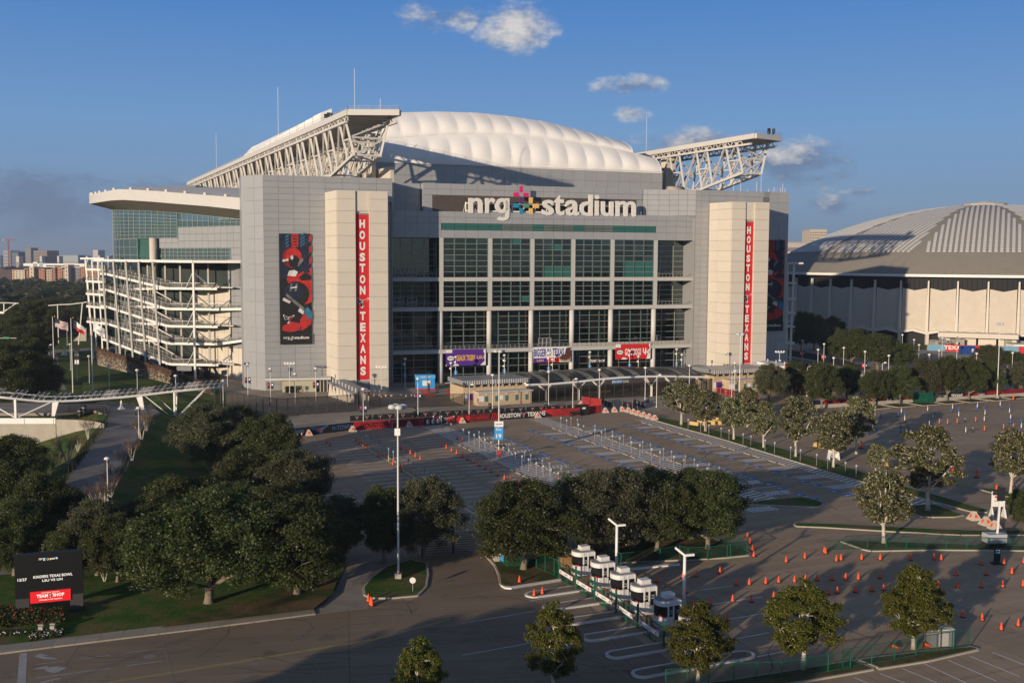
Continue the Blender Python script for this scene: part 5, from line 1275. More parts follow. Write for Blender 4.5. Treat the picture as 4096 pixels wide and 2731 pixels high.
for k in range(NF):
    a = Aoff + 2 * math.pi * k / NF
    if math.cos(a - near) < -.15: continue
    pa, pm, pb = pbw(a, DRr, 0), pbw(a + half, DRr - .3, 0), pbw(a + 2 * half, DRr, 0)
    # screen panel with wavy top, hanging between two fins
    for f0, f1, z0, z1, t0, t1 in ((0, .5, 14.0, 14.4, 23.4, 22.4), (.5, 1, 14.4, 14.0, 22.4, 23.4)):
        a0 = a + 2 * half * f0 + (.006 if f0 == 0 else 0); a1 = a + 2 * half * f1 - (.006 if f1 == 1 else 0)
        q = MB(); q.poly([pbw(a0, DRr - .6, 5.4 + (0 if f0 == 0 else .9)), pbw(a1, DRr - .6, 5.4 + (.9 if f0 == 0 else 0)), pbw(a1, DRr - .6, t1), pbw(a0, DRr - .6, t0)]); q.build('screen_panel', m_scr, dome)
    q = MB(); n = Vector((math.cos(a), math.sin(a), 0))
    q.beam(pbw(a, DRr - .2, 0), pbw(a, DRr - .2, 5.5), 1.2, 1.2); q.hexa([pbw(a, DRr - .8, 5) - Vector((-n.y, n.x, 0)) * .55, pbw(a, DRr + .9, 5) - Vector((-n.y, n.x, 0)) * .55, pbw(a, DRr + .9, 5) + Vector((-n.y, n.x, 0)) * .55, pbw(a, DRr - .8, 5) + Vector((-n.y, n.x, 0)) * .55,
                                                 pbw(a, DRr - .8, 26.5) - Vector((-n.y, n.x, 0)) * .28, pbw(a, DRr + .1, 26.5) - Vector((-n.y, n.x, 0)) * .28, pbw(a, DRr + .1, 26.5) + Vector((-n.y, n.x, 0)) * .28, pbw(a, DRr - .8, 26.5) + Vector((-n.y, n.x, 0)) * .28])
    q.build('fin', M('fin_white', (.66, .60, .52), .75, var=.05), dome)
    q = MB()
    for f0, f1, z0, z1 in ((0, .5, 4.4, 5.6), (.5, 1, 5.6, 4.4)):
        a0 = a + 2 * half * f0; a1 = a + 2 * half * f1
        q.hexa([pbw(a0, DRr + .6, z0 - .1), pbw(a1, DRr + .6, z1 - .1), pbw(a1, DRr - 1.5, z1 + .2), pbw(a0, DRr - 1.5, z0 + .2), pbw(a0, DRr + .6, z0 + 1.0), pbw(a1, DRr + .6, z1 + .9), pbw(a1, DRr - 1.5, z1 + 1.2), pbw(a0, DRr - 1.5, z0 + 1.2)])
    q.build('folded_eave', MATS['fin_white'], dome)
# loading canopy at the foot
def dp(u, r): # point on circle of radius r round the dome seen at pixel column u (near side)
    d = ray(u, 1300); d = Vector((d.x, d.y, 0)).normalized(); b = d.dot(DC); c = DC.length_squared - r * r; k = b - math.sqrt(max(0, b * b - c)); return d * k
a, b = dp(3755, 116), dp(4075, 116)
da = (b - a).normalized(); dn = Vector((da.y, -da.x, 0)); rz = math.atan2(da.y, da.x)
pbox('loading_canopy', m_beige, dome, ((a + b) / 2 + Vector((0, 0, 5.2))), ((b - a).length, 8, 1.8), rz)
for k in range(4): c = a.lerp(b, .12 + .25 * k); pbox('loading_bay', m_beige, dome, (c.x, c.y, 2.2), (6.5, .6, 4.4), rz)
# turf pitch and long dark fence at the foot of the hall
poly_sheet('turf_pitch', [G(3560, 1378, .05), G(3712, 1376, .05), G(3702, 1398, .05), G(3585, 1402, .05)], m_grass)
fb1 = thing('long_banner', 'long dark banner reading 40 on a fence below the domed hall', 'banner', G(3590, 1362))
pa = G(3470, 1352); pb = G(3720, 1372); d_ = (pb - pa).normalized(); hB = 4.6
pbox('fabric', m_navy, fb1, ((pa + pb) / 2 + Vector((0, 0, hB / 2))), ((pb - pa).length, .12, hB), math.atan2(d_.y, d_.x))
pbox('stripe', m_red, fb1, ((pa + pb) / 2 + Vector((0, -.1, hB - .2))), ((pb - pa).length, .1, .35), math.atan2(d_.y, d_.x))
o_ = P(3625, 1348, pa.lerp(pb, .62).y - .5); text('lettering', '40', m_wprint, fb1, o_, d_, (0, 0, 1), 2.4, 1.1, .02, .03, .3)
# low sheds and the red mural fence in front of the hall
def shed(u0, u1, vb, vt, label, mat, cat='shed', dep=6.0):
    a, b = G(u0, vb), G(u1, vb); b.y = a.y; h = P(u0, vt, a.y)[2]; t = thing('service_shed', label, cat, (a + b) / 2); w_ = (b - a).length
    pbox('wall', mat, t, ((a.x + b.x) / 2, a.y + dep / 2, h / 2), (w_, dep, h)); pbox('roof', m_galv, t, ((a.x + b.x) / 2, a.y + dep / 2, h + .1), (w_ + .5, dep + .5, .22)); pbox('door', m_dark, t, (a.x + w_ * .3, a.y - .03, h * .35), (1.2, .1, h * .7))
    pbox('roof_unit', m_galv, t, (a.x + w_ * .6, a.y + dep * .5, h + .6), (1.6, 1.4, .9)); return t
shed(3740, 3800, 1392, 1365, 'low grey service shed beside the turf pitch', m_conc); shed(3771, 3803, 1396, 1372, 'small brick red service shed below the domed hall', M('brick_red', (.28, .09, .06), .8)); shed(3823, 3856, 1395, 1358, 'pale service shed with rooftop unit below the domed hall', m_conc)
shed(4020, 4066, 1398, 1360, 'grey service shed at the end of the loading dock', m_conc); shed(4052, 4140, 1404, 1377, 'low white service shed at the end of the mural fence', m_white)
mf = thing('mural_fence', 'red and blue mural fence with white lettering below the domed hall', 'fence', G(3850, 1405))
pa = G(3708, 1402); pb = G(4140, 1414); d_ = (pb - pa).normalized(); L_ = (pb - pa).length; rz = math.atan2(d_.y, d_.x); h_ = 1.7 * 1.5
k = 0; x = 0.0
while x < L_:
    w_ = min(6.5, L_ - x); c = pa + d_ * (x + w_ / 2); pbox('panel', [M('mural_blue', (.16, .30, .42), .7), m_red, m_red, m_dred][k % 4] if k != 1 else m_red, mf, (c.x, c.y, h_ / 2), (w_ - .06, .12, h_), rz); x += 6.5; k += 1
o_ = pa + d_ * (L_ * .16) + Vector((0, 0, .7)) - Vector((-d_.y, d_.x, 0)) * .1; text('lettering', 'TEXANS', m_wprint, mf, o_, d_, (0, 0, 1), 9, 1.5, .02, .03)
con = thing('shipping_container', 'blue shipping container standing by the mural fence', 'container', G(3868, 1416))
g = G(3868, 1416); pbox('body', M('container_blue', (.02, .07, .26), .5), con, (g.x, g.y, 1.6), (5.2, 2.4, 3.1), .1)
for k in range(9): pbox('rib', MATS['container_blue'], con, (g.x - 2.3 + k * .575, g.y - 1.24 - .29 + k * .058, 1.6), (.12, .1, 2.9), .1)
pbox('sign_plate', m_wprint, con, (g.x + 1.6, g.y - 1.18, 1.5), (.8, .06, 1.2), .1)
# stair tower hanging on the stadium's far corner
st = thing('side_ramp', 'grey side ramp tower with stacked landings beside the shaded stadium corner', 'ramp', G(3170, 1420))
yb = 330.0
for (v, u1) in ((1053, 3212), (1133, 3183), (1197, 3182), (1252, 3180), (1306, 3178), (1372, 3178)):
    a = P(3140, v, yb); b = P(u1, v, yb); pbox('landing', m_steel, st, ((a.x + b.x) / 2, yb + 3, a.z), (b.x - a.x, 7, .55)); 
for u, u2 in ((3176, 3160), (3150, 3146)):
    a = P(u, 1053, yb + 1); b = P(u2, 1400, yb + 1); pbeam('post', m_steel, st, Vector((b.x, b.y, 0)), a, .7)
# ================================================================== far buildings
def block(name, label, u0, u1, vt, Y, dep, col, rows_, cols_, wcol=(.05, .06, .07), roofcol=None, zbase=0.0, wf=(.62, .5)):
    a, b = P(u0, vt, Y), P(u1, vt, Y); w_ = b.x - a.x; h = a.z; t = thing(name, label, 'building', ((a.x + b.x) / 2, Y, 0))
    m = M('wall_' + name + str(u0), col, .85, var=.06); pbox('wall', m, t, ((a.x + b.x) / 2, Y + dep / 2, h / 2), (w_, dep, h))
    pbox('roof', M('roof_' + name + str(u0), roofcol or tuple(c * .8 for c in col), .85), t, ((a.x + b.x) / 2, Y + dep / 2, h + h * .012), (w_ * 1.01, dep * 1.01, max(.4, h * .025)))
    mw = M('far_window%d' % int(wcol[0] * 1000), wcol, .3)
    for r_ in range(rows_):
        if cols_ <= 1:
            pbox('window', mw, t, ((a.x + b.x) / 2, Y - .02, h * (r_ + .62) / (rows_ + .4)), (w_ * .94, .25, h / (rows_ + .4) * wf[1])); continue
        for c in range(cols_): pbox('window', mw, t, (a.x + w_ * (c + .5) / cols_, Y - .02, h * (r_ + .62) / (rows_ + .4)), (w_ / cols_ * wf[0], .25, h / (rows_ + .4) * wf[1]))
    return t
block('office_tower', 'tall pale tower with a grid of windows behind the dome', 3240, 3308, 922, 1500, 40, (.52, .45, .36), 20, 11, wcol=(.10, .09, .08))
block('office_block', 'pale grey office block behind the dome beside the stadium', 3130, 3225, 972, 1300, 50, (.42, .38, .34), 5, 1, wcol=(.20, .18, .17)); block('podium_block', 'low cream building below the pale grey office block', 3120, 3232, 1010, 1250, 40, (.62, .54, .42), 2, 1, wcol=(.3, .26, .22))
block('office_tower', 'slim grey office tower on the horizon above the treetops', 100, 123, 993, 2600, 40, (.26, .24, .24), 12, 3); block('office_block', 'broad brown office block on the horizon', 134, 188, 1004, 2300, 60, (.28, .21, .17), 7, 1); block('office_block', 'blue glass block on the horizon near the crane', 46, 73, 1008, 2600, 50, (.08, .13, .20), 5, 1)
block('office_block', 'pale framed block on the horizon behind the crane', 12, 41, 1004, 2700, 50, (.35, .36, .38), 5, 4); block('apartment_tower', 'white striped apartment tower on the horizon beside the ramp structure', 372, 392, 1002, 2400, 40, (.62, .56, .50), 12, 1, wcol=(.35, .32, .3)); block('long_warehouse', 'long pale grey warehouse far beyond the treetops', 222, 312, 1022, 2500, 60, (.36, .40, .42), 1, 1, wcol=(.3, .33, .35))
for k in range(26):
    u = -60 + k * 24 + rnd.uniform(-8, 8); block('distant_house', 'tiny pale building among the trees on the horizon', u, u + rnd.uniform(6, 15), rnd.uniform(1021, 1026), rnd.uniform(2000, 3200), 20, rnd.choice([(.5, .46, .42), (.6, .55, .5), (.4, .3, .26)]), 1, 1, wcol=(.2, .19, .18))['group'] = 'small distant buildings'
# apartments
def apartments():
    t = thing('apartment_house', 'brick and cream apartment house with dark hipped roofs beyond the trees', 'building', P(180, 1100, 1450))
    Y = 1450.0; mr = M('apt_brick', (.42, .19, .11), .9, var=.1); mc = M('apt_cream', (.62, .53, .40), .9); mt = M('apt_tan', (.50, .38, .25), .9); md = M('apt_roof', (.06, .055, .05), .9); mw = M('apt_window', (.06, .06, .06), .3)
    segs = [(48, 60, 1076, mt, 4), (60, 98, 1081, mc, 0), (98, 112, 1075, mr, 2), (116, 134, 1068, mc, -3), (134, 166, 1074, mr, 3), (166, 178, 1077, mr, -1), (178, 208, 1079, mt, 1), (211, 220, 1069, mr, -1), (220, 248, 1071, mr, 2), (248, 258, 1080, mt, 3), (258, 272, 1060, mc, -3), (274, 320, 1070, M('apt_grey', (.22, .20, .22), .9), 6), (322, 338, 1067, mr, 2), (340, 400, 1074, mr, 4)]
    for (u0, u1, vt, m, dy) in segs:
        a, b = P(u0, vt, Y + dy), P(u1, vt, Y + dy); w_ = b.x - a.x; h = a.z
        o = pbox('wall', m, t, ((a.x + b.x) / 2, Y + dy + 10, h / 2), (w_, 20, h)); pbox('cornice', mc, t, ((a.x + b.x) / 2, Y + dy + 10, h + .2), (w_ + .6, 20.6, .5))
        n = max(1, int(w_ / 3.4))
        for r_ in range(4):
            for c in range(n): pbox('window', mw, t, (a.x + w_ * (c + .5) / n, Y + dy - .03, h * (r_ + .6) / 4.25), (min(1.6, w_ / n * .5), .2, 2.0))
    for (u0, u1, vt, vb) in ((50, 118, 1064, 1078), (134, 212, 1069, 1076), (0, 46, 1064, 1074)):
        a, b = P(u0, vb, Y + 2), P(u1, vt, Y + 14); q = MB(); x0_, x1_ = a.x, P(u1, vb, Y).x
        q.add([(x0_, Y, a.z), (x1_, Y, a.z), (x1_, Y + 26, a.z), (x0_, Y + 26, a.z), (x0_ + 6, Y + 13, b.z), (x1_ - 6, Y + 13, b.z)], [(0, 1, 5, 4), (2, 3, 4, 5), (1, 2, 5), (3, 0, 4)]); q.build('roof', md, t)
    pbox('wall', M('apt_dark', (.10, .07, .07), .9), t, (P(22, 1080, Y + 8).x, Y + 16, 9), (17, 16, 18))
    return t
apartments()
pg = thing('parking_garage', 'white parking garage with long openings behind the apartment house', 'building', P(200, 1060, 1500))
for (u0, u1, vt, vb) in ((93, 172, 1053.5, 1075), (131, 149, 1048, 1060), (157, 172, 1052, 1062), (172, 338, 1054, 1070)):
    a, b = P(u0, vt, 1500), P(u1, vt, 1500); pbox('wall', m_white, pg, ((a.x + b.x) / 2, 1515, a.z / 2), (b.x - a.x, 30, a.z))
for (u0, u1) in ((184, 209), (213, 244), (248, 280), (284, 316)):
    a, b = P(u0, 1061, 1499), P(u1, 1066, 1499); pbox('opening', m_dark, pg, ((a.x + b.x) / 2, 1499.6, (a.z + b.z) / 2), (b.x - a.x, .8, a.z - b.z))
cr = thing('tower_crane', 'thin red tower crane on the horizon', 'crane', P(33, 1030, 2450))
a = P(33, 962, 2450); b0 = Vector((a.x, 2450, 0))
q = MB()
for dx, dy in ((-1, -1), (1, -1), (1, 1), (-1, 1)): q.beam(b0 + Vector((dx, dy, 0)), Vector((a.x + dx, 2450 + dy, a.z)), .6)
for k in range(20): z = a.z * k / 20; q.beam((a.x - 1, 2449, z), (a.x + 1, 2449, z + a.z / 20), .4)
q.build('mast', M('crane_red', (.30, .07, .06), .7), cr); l, r_ = P(14, 960, 2450), P(59, 959, 2450); pbeam('jib', MATS['crane_red'], cr, l, r_, 1.4, 2.0); pbox('counterweight', m_conc, cr, l, (4, 2, 4)); pbeam('cab_tower', MATS['crane_red'], cr, a, a + Vector((0, 0, 5)), 1.5)
# ================================================================== trees
def quads_mesh(name, P0, A, B, mat):
    n = len(P0); V = np.empty((n, 4, 3)); V[:, 0] = P0 - A; V[:, 1] = P0 - B; V[:, 2] = P0 + A; V[:, 3] = P0 + B
    me = bpy.data.meshes.new(name); me.vertices.add(n * 4); me.loops.add(n * 4); me.polygons.add(n)
    me.vertices.foreach_set('co', V.reshape(-1).astype(np.float32)); me.loops.foreach_set('vertex_index', np.arange(n * 4, dtype=np.int32))
    me.polygons.foreach_set('loop_start', np.arange(0, n * 4, 4, dtype=np.int32)); me.materials.append(mat); me.update(); me.validate(); return me
def leaves(rg, cen, rad, n, size, out=.55, flat=.35, zs=.8):
    cen = np.array(cen); rad = np.array(rad); w = rad ** 2; k = rg.choice(len(cen), n, p=w / w.sum())
    d = rg.normal(size=(n, 3)); d /= np.linalg.norm(d, axis=1)[:, None]
    r = rad[k] * (.2 + 1.15 * rg.random(n) ** .9); p = cen[k] + d * r[:, None] * np.array([1, 1, zs])
    nn = d * .35 + rg.normal(size=(n, 3)) * .75 + np.array([0, 0, flat]); nn /= np.linalg.norm(nn, axis=1)[:, None]
    t = np.cross(nn, rg.normal(size=(n, 3))); t /= np.linalg.norm(t, axis=1)[:, None]; b = np.cross(nn, t)
    s = size * (.6 + .8 * rg.random(n))[:, None]
    return p, t * s * .62, b * s * .38
def grow(seed, h, R_, base, kind):
    rg = np.random.default_rng(seed); rr = random.Random(seed); cen = []; rad = []
    if kind == 'oak': n, zc, rz, rmin, rmax = 210, h * .525, h * .475, .09, .20
    elif kind == 'syc': n, zc, rz, rmin, rmax = 120, h * .60, h * .40, .11, .21
    else: n, zc, rz, rmin, rmax = 150, h * .56, h * .46, .11, .21
    while len(cen) < n:
        v = np.array([rr.uniform(-1, 1), rr.uniform(-1, 1), rr.uniform(-1, 1)]); q_ = np.linalg.norm(v)
        if q_ > 1 or q_ < .35: continue
        if kind == 'oak' and v[2] < -.45 and np.hypot(v[0], v[1]) < .4: continue
        taper = 1.0
        if kind == 'syc': taper = 1.0 - .42 * max(0, v[2]) - .15 * max(0, -v[2])
        if kind == 'fg': taper = 1.0 - .5 * max(0, v[2]) - .1 * max(0, -v[2])
        wob = 1 + .22 * math.sin(3 * math.atan2(v[1], v[0]) + seed) * (1 if kind != 'fg' else .6)
        cen.append(np.array([v[0] * R_ * taper * wob * .88, v[1] * R_ * taper * wob * .88, zc + v[2] * rz * .88])); rad.append(rr.uniform(rmin, rmax) * R_ * (.85 if kind != 'oak' else 1))
    tq = MB(); th = h * (.13 if kind == 'oak' else .22)
    tr = .032 * h if kind == 'oak' else .020 * h
    tq.tube([(0, 0, -.1), (.03, 0, th * .3), (.08, .05, th)], [tr * 1.45, tr, tr * .85], 9)
    def limb(a, b, r0, r1):
        a = Vector(a); b = Vector(b); m1 = a.lerp(b, .35) + Vector((rr.uniform(-.3, .3), rr.uniform(-.3, .3), .25)); m2 = a.lerp(b, .7) + Vector((rr.uniform(-.3, .3), rr.uniform(-.3, .3), .2))
        tq.tube([a, m1, m2, b], [r0, r0 * .75 + r1 * .25, r0 * .4 + r1 * .6, r1], 5, 0, False); return m1, m2
    order = sorted(range(n), key=lambda i: rr.random()); main = []
    top = Vector((.08, .05, th))
    for i in order[:(7 if kind == 'oak' else 6)]:
        c = Vector(cen[i]); m1, m2 = limb(top, c, tr * .6, tr * .12); main += [m1, m2, c]
    if kind != 'oak': limb(top, (0, 0, h * .93), tr * .75, tr * .1); main += [Vector((0, 0, h * k)) for k in (.4, .55, .7)]
    for i in order[7:58]:
        c = Vector(cen[i]); b = min(main, key=lambda m: (m - c).length); tq.tube([b, b.lerp(c, .5) + Vector((0, 0, .15)), c], [tr * .2, tr * .12, tr * .04], 4, 0, False)
    for i in order[:150]:           # twigs that show at the edge
        c = Vector(cen[i])
        for k in range(4):
            d = Vector((rr.gauss(0, 1), rr.gauss(0, 1), rr.gauss(0, .7))).normalized() * rad[i] * 1.05; tq.tube([c, c + d], [tr * .06, tr * .02], 3, 0, False)
    return tq, cen, rad, rg
lm_oak = leafmat('oak_leaves', [(0, (.040, .060, .016)), (.5, (.065, .085, .023)), (.8, (.085, .10, .03)), (1, (.13, .12, .05))], .36)
lm_syc = leafmat('plane_leaves', [(0, (.045, .058, .016)), (.45, (.085, .095, .028)), (.74, (.13, .125, .045)), (.80, (.34, .31, .18)), (1, (.50, .46, .30))], .22)
lm_fg = leafmat('maple_leaves', [(0, (.07, .085, .013)), (.5, (.11, .125, .018)), (.9, (.15, .145, .024)), (.96, (.14, .09, .025)), (1, (.16, .09, .03))], .4)
lm_far = leafmat('far_leaves', [(0, (.03, .045, .018)), (.6, (.055, .068, .028)), (1, (.09, .088, .045))], .15)
lm_dry = leafmat('grey_leaves', [(0, (.06, .07, .03)), (.5, (.085, .09, .045)), (1, (.13, .115, .065))], .33)
def tree_template(seed, kind, h, R_, n, size, lm, bark, name):
    tq, cen, rad, rg = grow(seed, h, R_, 0, kind)
    t = thing(name, 'tree', 'tree'); tq.build('trunk', bark, t, True)
    me = quads_mesh('crown', *leaves(rg, cen, rad, n, size, .45, .35, .62), lm); obj('crown', me, t); return Stock(t)
OAK = [tree_template(11 + i, 'oak', 10, 5.5, 64000, .165, lm_oak if i != 2 else lm_dry, m_bark, 'oak_tree') for i in range(4)]
SYC = [tree_template(31 + i, 'syc', 9.5, 3.3, 19000, .19, lm_syc, m_pbark, 'plane_tree') for i in range(3)]
FGT = [tree_template(51 + i, 'fg', 7.2, 2.7, 34000, .125, lm_fg, m_pbark, 'maple_tree') for i in range(3)]
tcount = 0
def plant(stock, base, h, r, label, group=None, H0=10.0, R0=5.5, z=None):
    global tcount; tcount += 1
    i = tcount % len(stock); s = r / R0
    return stock[i].put((base.x, base.y, base.z if z is None else z), rnd.uniform(0, 6.28), (s, s, h / H0), label, group)
def plant_px(stock, u, vb, vt, hw, label, group=None, H0=10.0, R0=5.5, hill_=False):
    b = GH(u, vb) if hill_ else G(u, vb, .1); d = (b - Vector((0, 0, H))); f = d.dot(_f)
    h = P(u, vt, b.y)[2] - b.z + .3; return plant(stock, b, h, hw * f / F * 1.10, label, group, H0, R0)
gC = 'oaks on the planting bed behind the ticket booths'
plant_px(OAK, 2095, 2276, 1915, 205, 'oak in front of the green screened enclosure beside the brown portable toilet'); 
for u, vb, vt, hw in [(2441, 2228, 1868, 190), (2629, 2204, 1880, 165), (2832, 2195, 1885, 165), (2763, 2153, 1868, 140), (2578, 2160, 1866, 150), (2330, 2170, 1868, 130)]: plant_px(OAK, u, vb, vt, hw, 'oak on the fenced planting bed behind the ticket booths', gC)
plant_px(OAK, 836, 2410, 1965, 275, 'broad oak beside the kerb to the right of the black screen sign'); plant_px(OAK, 1188, 2380, 1985, 225, 'oak on brown leaf litter beside the entrance drive')
for u, vb, vt, hw in [(835, 1880, 1612, 135), (1075, 1905, 1640, 130), (950, 1850, 1620, 110)]: plant_px(OAK, u, vb, vt, hw, 'oak on the lawn between the footpath and the black plaza fence', 'oaks below the plaza fence', hill_=True)
for u, vb, vt, hw in [(1010, 2060, 1785, 165), (1190, 2085, 1795, 150), (722, 2160, 1890, 170), (960, 2210, 1925, 170), (560, 2270, 2000, 140), (1340, 2245, 1985, 130), (1130, 2230, 1930, 150), (470, 2330, 2060, 110)]: plant_px(OAK, u, vb, vt, hw, 'oak in the thicket between the lawn and the parking lot', 'oaks in the front thicket', hill_=True)
plant_px(OAK, 1535, 2245, 1935, 105, 'smaller oak touching the tall lamp mast at the island'); plant_px(OAK, 1700, 2235, 1905, 140, 'oak behind the mast island beside the dark gate')
for u, vb, vt, hw in [(30, 2060, 1745, 165), (175, 2215, 1890, 140), (60, 2300, 1990, 150), (390, 2300, 1995, 130), (75, 1955, 1735, 110), (270, 2330, 2110, 90)]: plant_px(OAK, u, vb, vt, hw, 'dark oak beside the lower end of the raised footpath', 'oaks by the lower footpath')
for u, vb, vt, hw in [(60, 1630, 1392, 125), (165, 1605, 1420, 95), (10, 1560, 1360, 110), (110, 1540, 1350, 80)]: plant_px(OAK, u, vb, vt, hw, 'oak beside the curved footpath and the flagpoles', 'oaks by the flagpoles')
for u, vb, vt, hw in [(95, 1455, 1300, 85), (25, 1440, 1335, 80), (160, 1420, 1290, 60), (140, 1365, 1195, 90), (60, 1355, 1230, 85), (225, 1335, 1225, 75), (20, 1320, 1200, 70), (270, 1315, 1240, 55), (310, 1300, 1235, 45), (190, 1300, 1190, 60)]: plant_px(OAK, u, vb, vt, hw, 'oak in the grove beyond the flagpoles', 'oaks in the grove beyond the flagpoles')
for k in range(85):
    Y = rnd.uniform(430, 1050); u = rnd.uniform(-160, 350)
    pass
    b = G(u, 1024 + 35 * F / Y); plant(OAK, b, rnd.uniform(8, 11), rnd.uniform(5, 7.5), 'oak in the wide belt of trees before the apartment house', 'oaks before the apartment house')
ORA = [(3495, 1622, 1478, 60), (3597, 1615, 1458, 62), (3700, 1602, 1425, 68), (3787, 1602, 1412, 62), (3875, 1597, 1424, 62), (3950, 1586, 1440, 60), (4085, 1577, 1442, 65)]
for u, vb, vt, hw in ORA: plant_px(OAK, u, vb, vt, hw, 'oak in a kerbed bed along the barrier wall with red banners', 'oaks along the barrier wall')
for u, vb, vt, hw in [(3285, 1636, 1435, 72), (3387, 1600, 1455, 58), (3182, 1580, 1440, 62), (3077, 1602, 1450, 66)]: plant_px(OAK, u, vb, vt, hw, 'oak between the ticket hall and the barrier wall', 'oaks by the ticket hall')
for u, vb, vt, hw in [(3405, 1462, 1305, 85), (3510, 1475, 1330, 85), (3600, 1478, 1370, 60), (3325, 1440, 1300, 50)]: plant_px(OAK, u, vb, vt, hw, 'large oak in front of the domed hall beside the plaza lamps', 'oaks in front of the domed hall')
for u, vb, vt, hw in [(3255, 1400, 1245, 55), (3330, 1395, 1262, 45), (3205, 1400, 1240, 42), (3960, 1470, 1378, 62), (4030, 1470, 1400, 60)]: plant_px(OAK, u, vb, vt, hw, 'dark oak close to the foot of the domed hall', 'oaks at the foot of the domed hall')
plant_px(OAK, 4100, 2120, 1950, 75, 'oak at the edge of the lot beside the long kerbed island')
plant_px(OAK, 400, 1420, 1270, 45, 'lone green tree growing under the far end of the ramps')
gS = 'plane trees on the median strip'
for u, vb, vt, hw in [(2725, 1698, 1512, 78), (2822, 1725, 1552, 72), (2935, 1757, 1577, 68), (3054, 1790, 1600, 62), (3182, 1826, 1572, 80), (3333, 1868, 1632, 85)]: plant_px(SYC, u, vb, vt, hw, 'pale leaved plane tree on the grass median strip', gS, 9.5, 3.3)
for u, vb, vt, hw in [(2989, 1705, 1545, 55), (3425, 1813, 1572, 65)]: plant_px(SYC, u, vb, vt, hw, 'plane tree on the far side of the drive from the median strip', 'plane trees beyond the median drive', 9.5, 3.3)
plant_px(SYC, 3535, 2172, 1862, 118, 'leaning plane tree behind the long green fence', None, 9.5, 3.3); plant_px(SYC, 3712, 2042, 1690, 132, 'big plane tree on the small island beside the hatched strip', None, 9.5, 3.3)
plant_px(SYC, 3502, 1905, 1772, 44, 'small young plane tree among the big ones at the median end', None, 9.5, 3.3); plant_px(SYC, 4042, 1973, 1700, 88, 'plane tree with forked limb on the island among striped posts', None, 9.5, 3.3)
plant_px(FGT, 3210, 2677, 2320, 160, 'olive green tree behind the long fence in the front bed', None, 7.2, 2.7); plant_px(FGT, 3654, 2590, 2262, 140, 'olive green tree beside the grey utility cabinet', None, 7.2, 2.7)
plant_px(FGT, 2792, 2728, 2412, 135, 'olive green tree standing in front of the last ticket booth', None, 7.2, 2.7)
b = Vector(P(2215, 2600, 82)); b.z = .1; plant(FGT, b, 7.6, 2.65, 'olive green tree in front of the ends of the booth islands', None, 7.2, 2.7)
b = Vector(P(1680, 2600, 76)); b.z = .1; plant(FGT, b, 6.9, 2.3, 'top of an olive green tree rising beside the road', None, 7.2, 2.7)
# street trees along the near side of the road, their long shadows reach across it
for x, y, h, r in [(-37, 53, 9.5, 6.5), (-28, 56, 9.5, 7), (-20, 50, 9.5, 6.5), (-12, 55, 9.5, 6), (-3, 50, 9, 6)]:
    plant(OAK, Vector((x, y, 0)), h, r, 'oak on the near verge of the road', 'oaks on the near verge')
for s in OAK + SYC + FGT: s.done()
# bare crape myrtles
def myrtle(seed):
    rr = random.Random(seed); q = MB(); tw = MB(); t = thing('crape_myrtle', 'bare shrub', 'shrub')
    for k in range(5):
        a = k * 1.256 + rr.uniform(-.3, .3); sp = rr.uniform(.5, .9); p0 = Vector((.1 * math.cos(a), .1 * math.sin(a), -.05)); p1 = p0 + Vector((sp * .5 * math.cos(a), sp * .5 * math.sin(a), 1.3)); p2 = p0 + Vector((sp * 1.1 * math.cos(a), sp * 1.1 * math.sin(a), 2.4))
        q.tube([p0, p1, p2], [.075, .055, .035], 5, 0, False)
        for j in range(26):
            o = p1.lerp(p2, rr.random()) ; d = Vector((math.cos(a) * .5 + rr.gauss(0, .5), math.sin(a) * .5 + rr.gauss(0, .5), rr.uniform(.4, 1.5))).normalized(); L_ = rr.uniform(.6, 1.7)
            tw.tube([o, o + d * L_], [.014, .006], 3, 0, False)
            for m_ in range(2): e = o + d * L_ * rr.uniform(.3, .95); tw.tube([e, e + (d + Vector((rr.gauss(0, .6), rr.gauss(0, .6), rr.gauss(0, .4)))).normalized() * rr.uniform(.3, .7)], [.009, .004], 3, 0, False)
    q.build('stems', m_pbark, t); tw.build('twigs', M('twig_brown', (.16, .10, .065), .9), t, kind='stuff'); return Stock(t)
MY = [myrtle(3), myrtle(4)]
for i, (x, y) in enumerate([(1315, 620), (1270, 695), (1185, 885), (1120, 985), (1040, 1110), (995, 1215), (935, 1290), (870, 1330)]):
    p = GH(*ZL(x, y)); MY[i % 2].put((p.x, p.y, p.z + .1), i * 1.1, (1.1, 1.1, 1.05), 'bare crape myrtle along the right edge of the raised footpath', 'crape myrtles right of the footpath')
for i, (x, y, s_) in enumerate([(795, 690, 1.15), (610, 910, 1.4), (525, 940, .9), (420, 1075, 1.15), (700, 800, .9)]):
    p = GH(*ZL(x, y)); MY[i % 2].put((p.x, p.y, p.z + .1), i * 1.7, (s_, s_, s_), 'bare crape myrtle on the sunny bank left of the fence', 'crape myrtles left of the fence')
p = G(*ZS(1040, 570)); MY[0].put((p.x, p.y, .2), 1, (.7, .7, .7), 'small bare crape myrtle right of the black screen sign')
for s in MY: s.done()
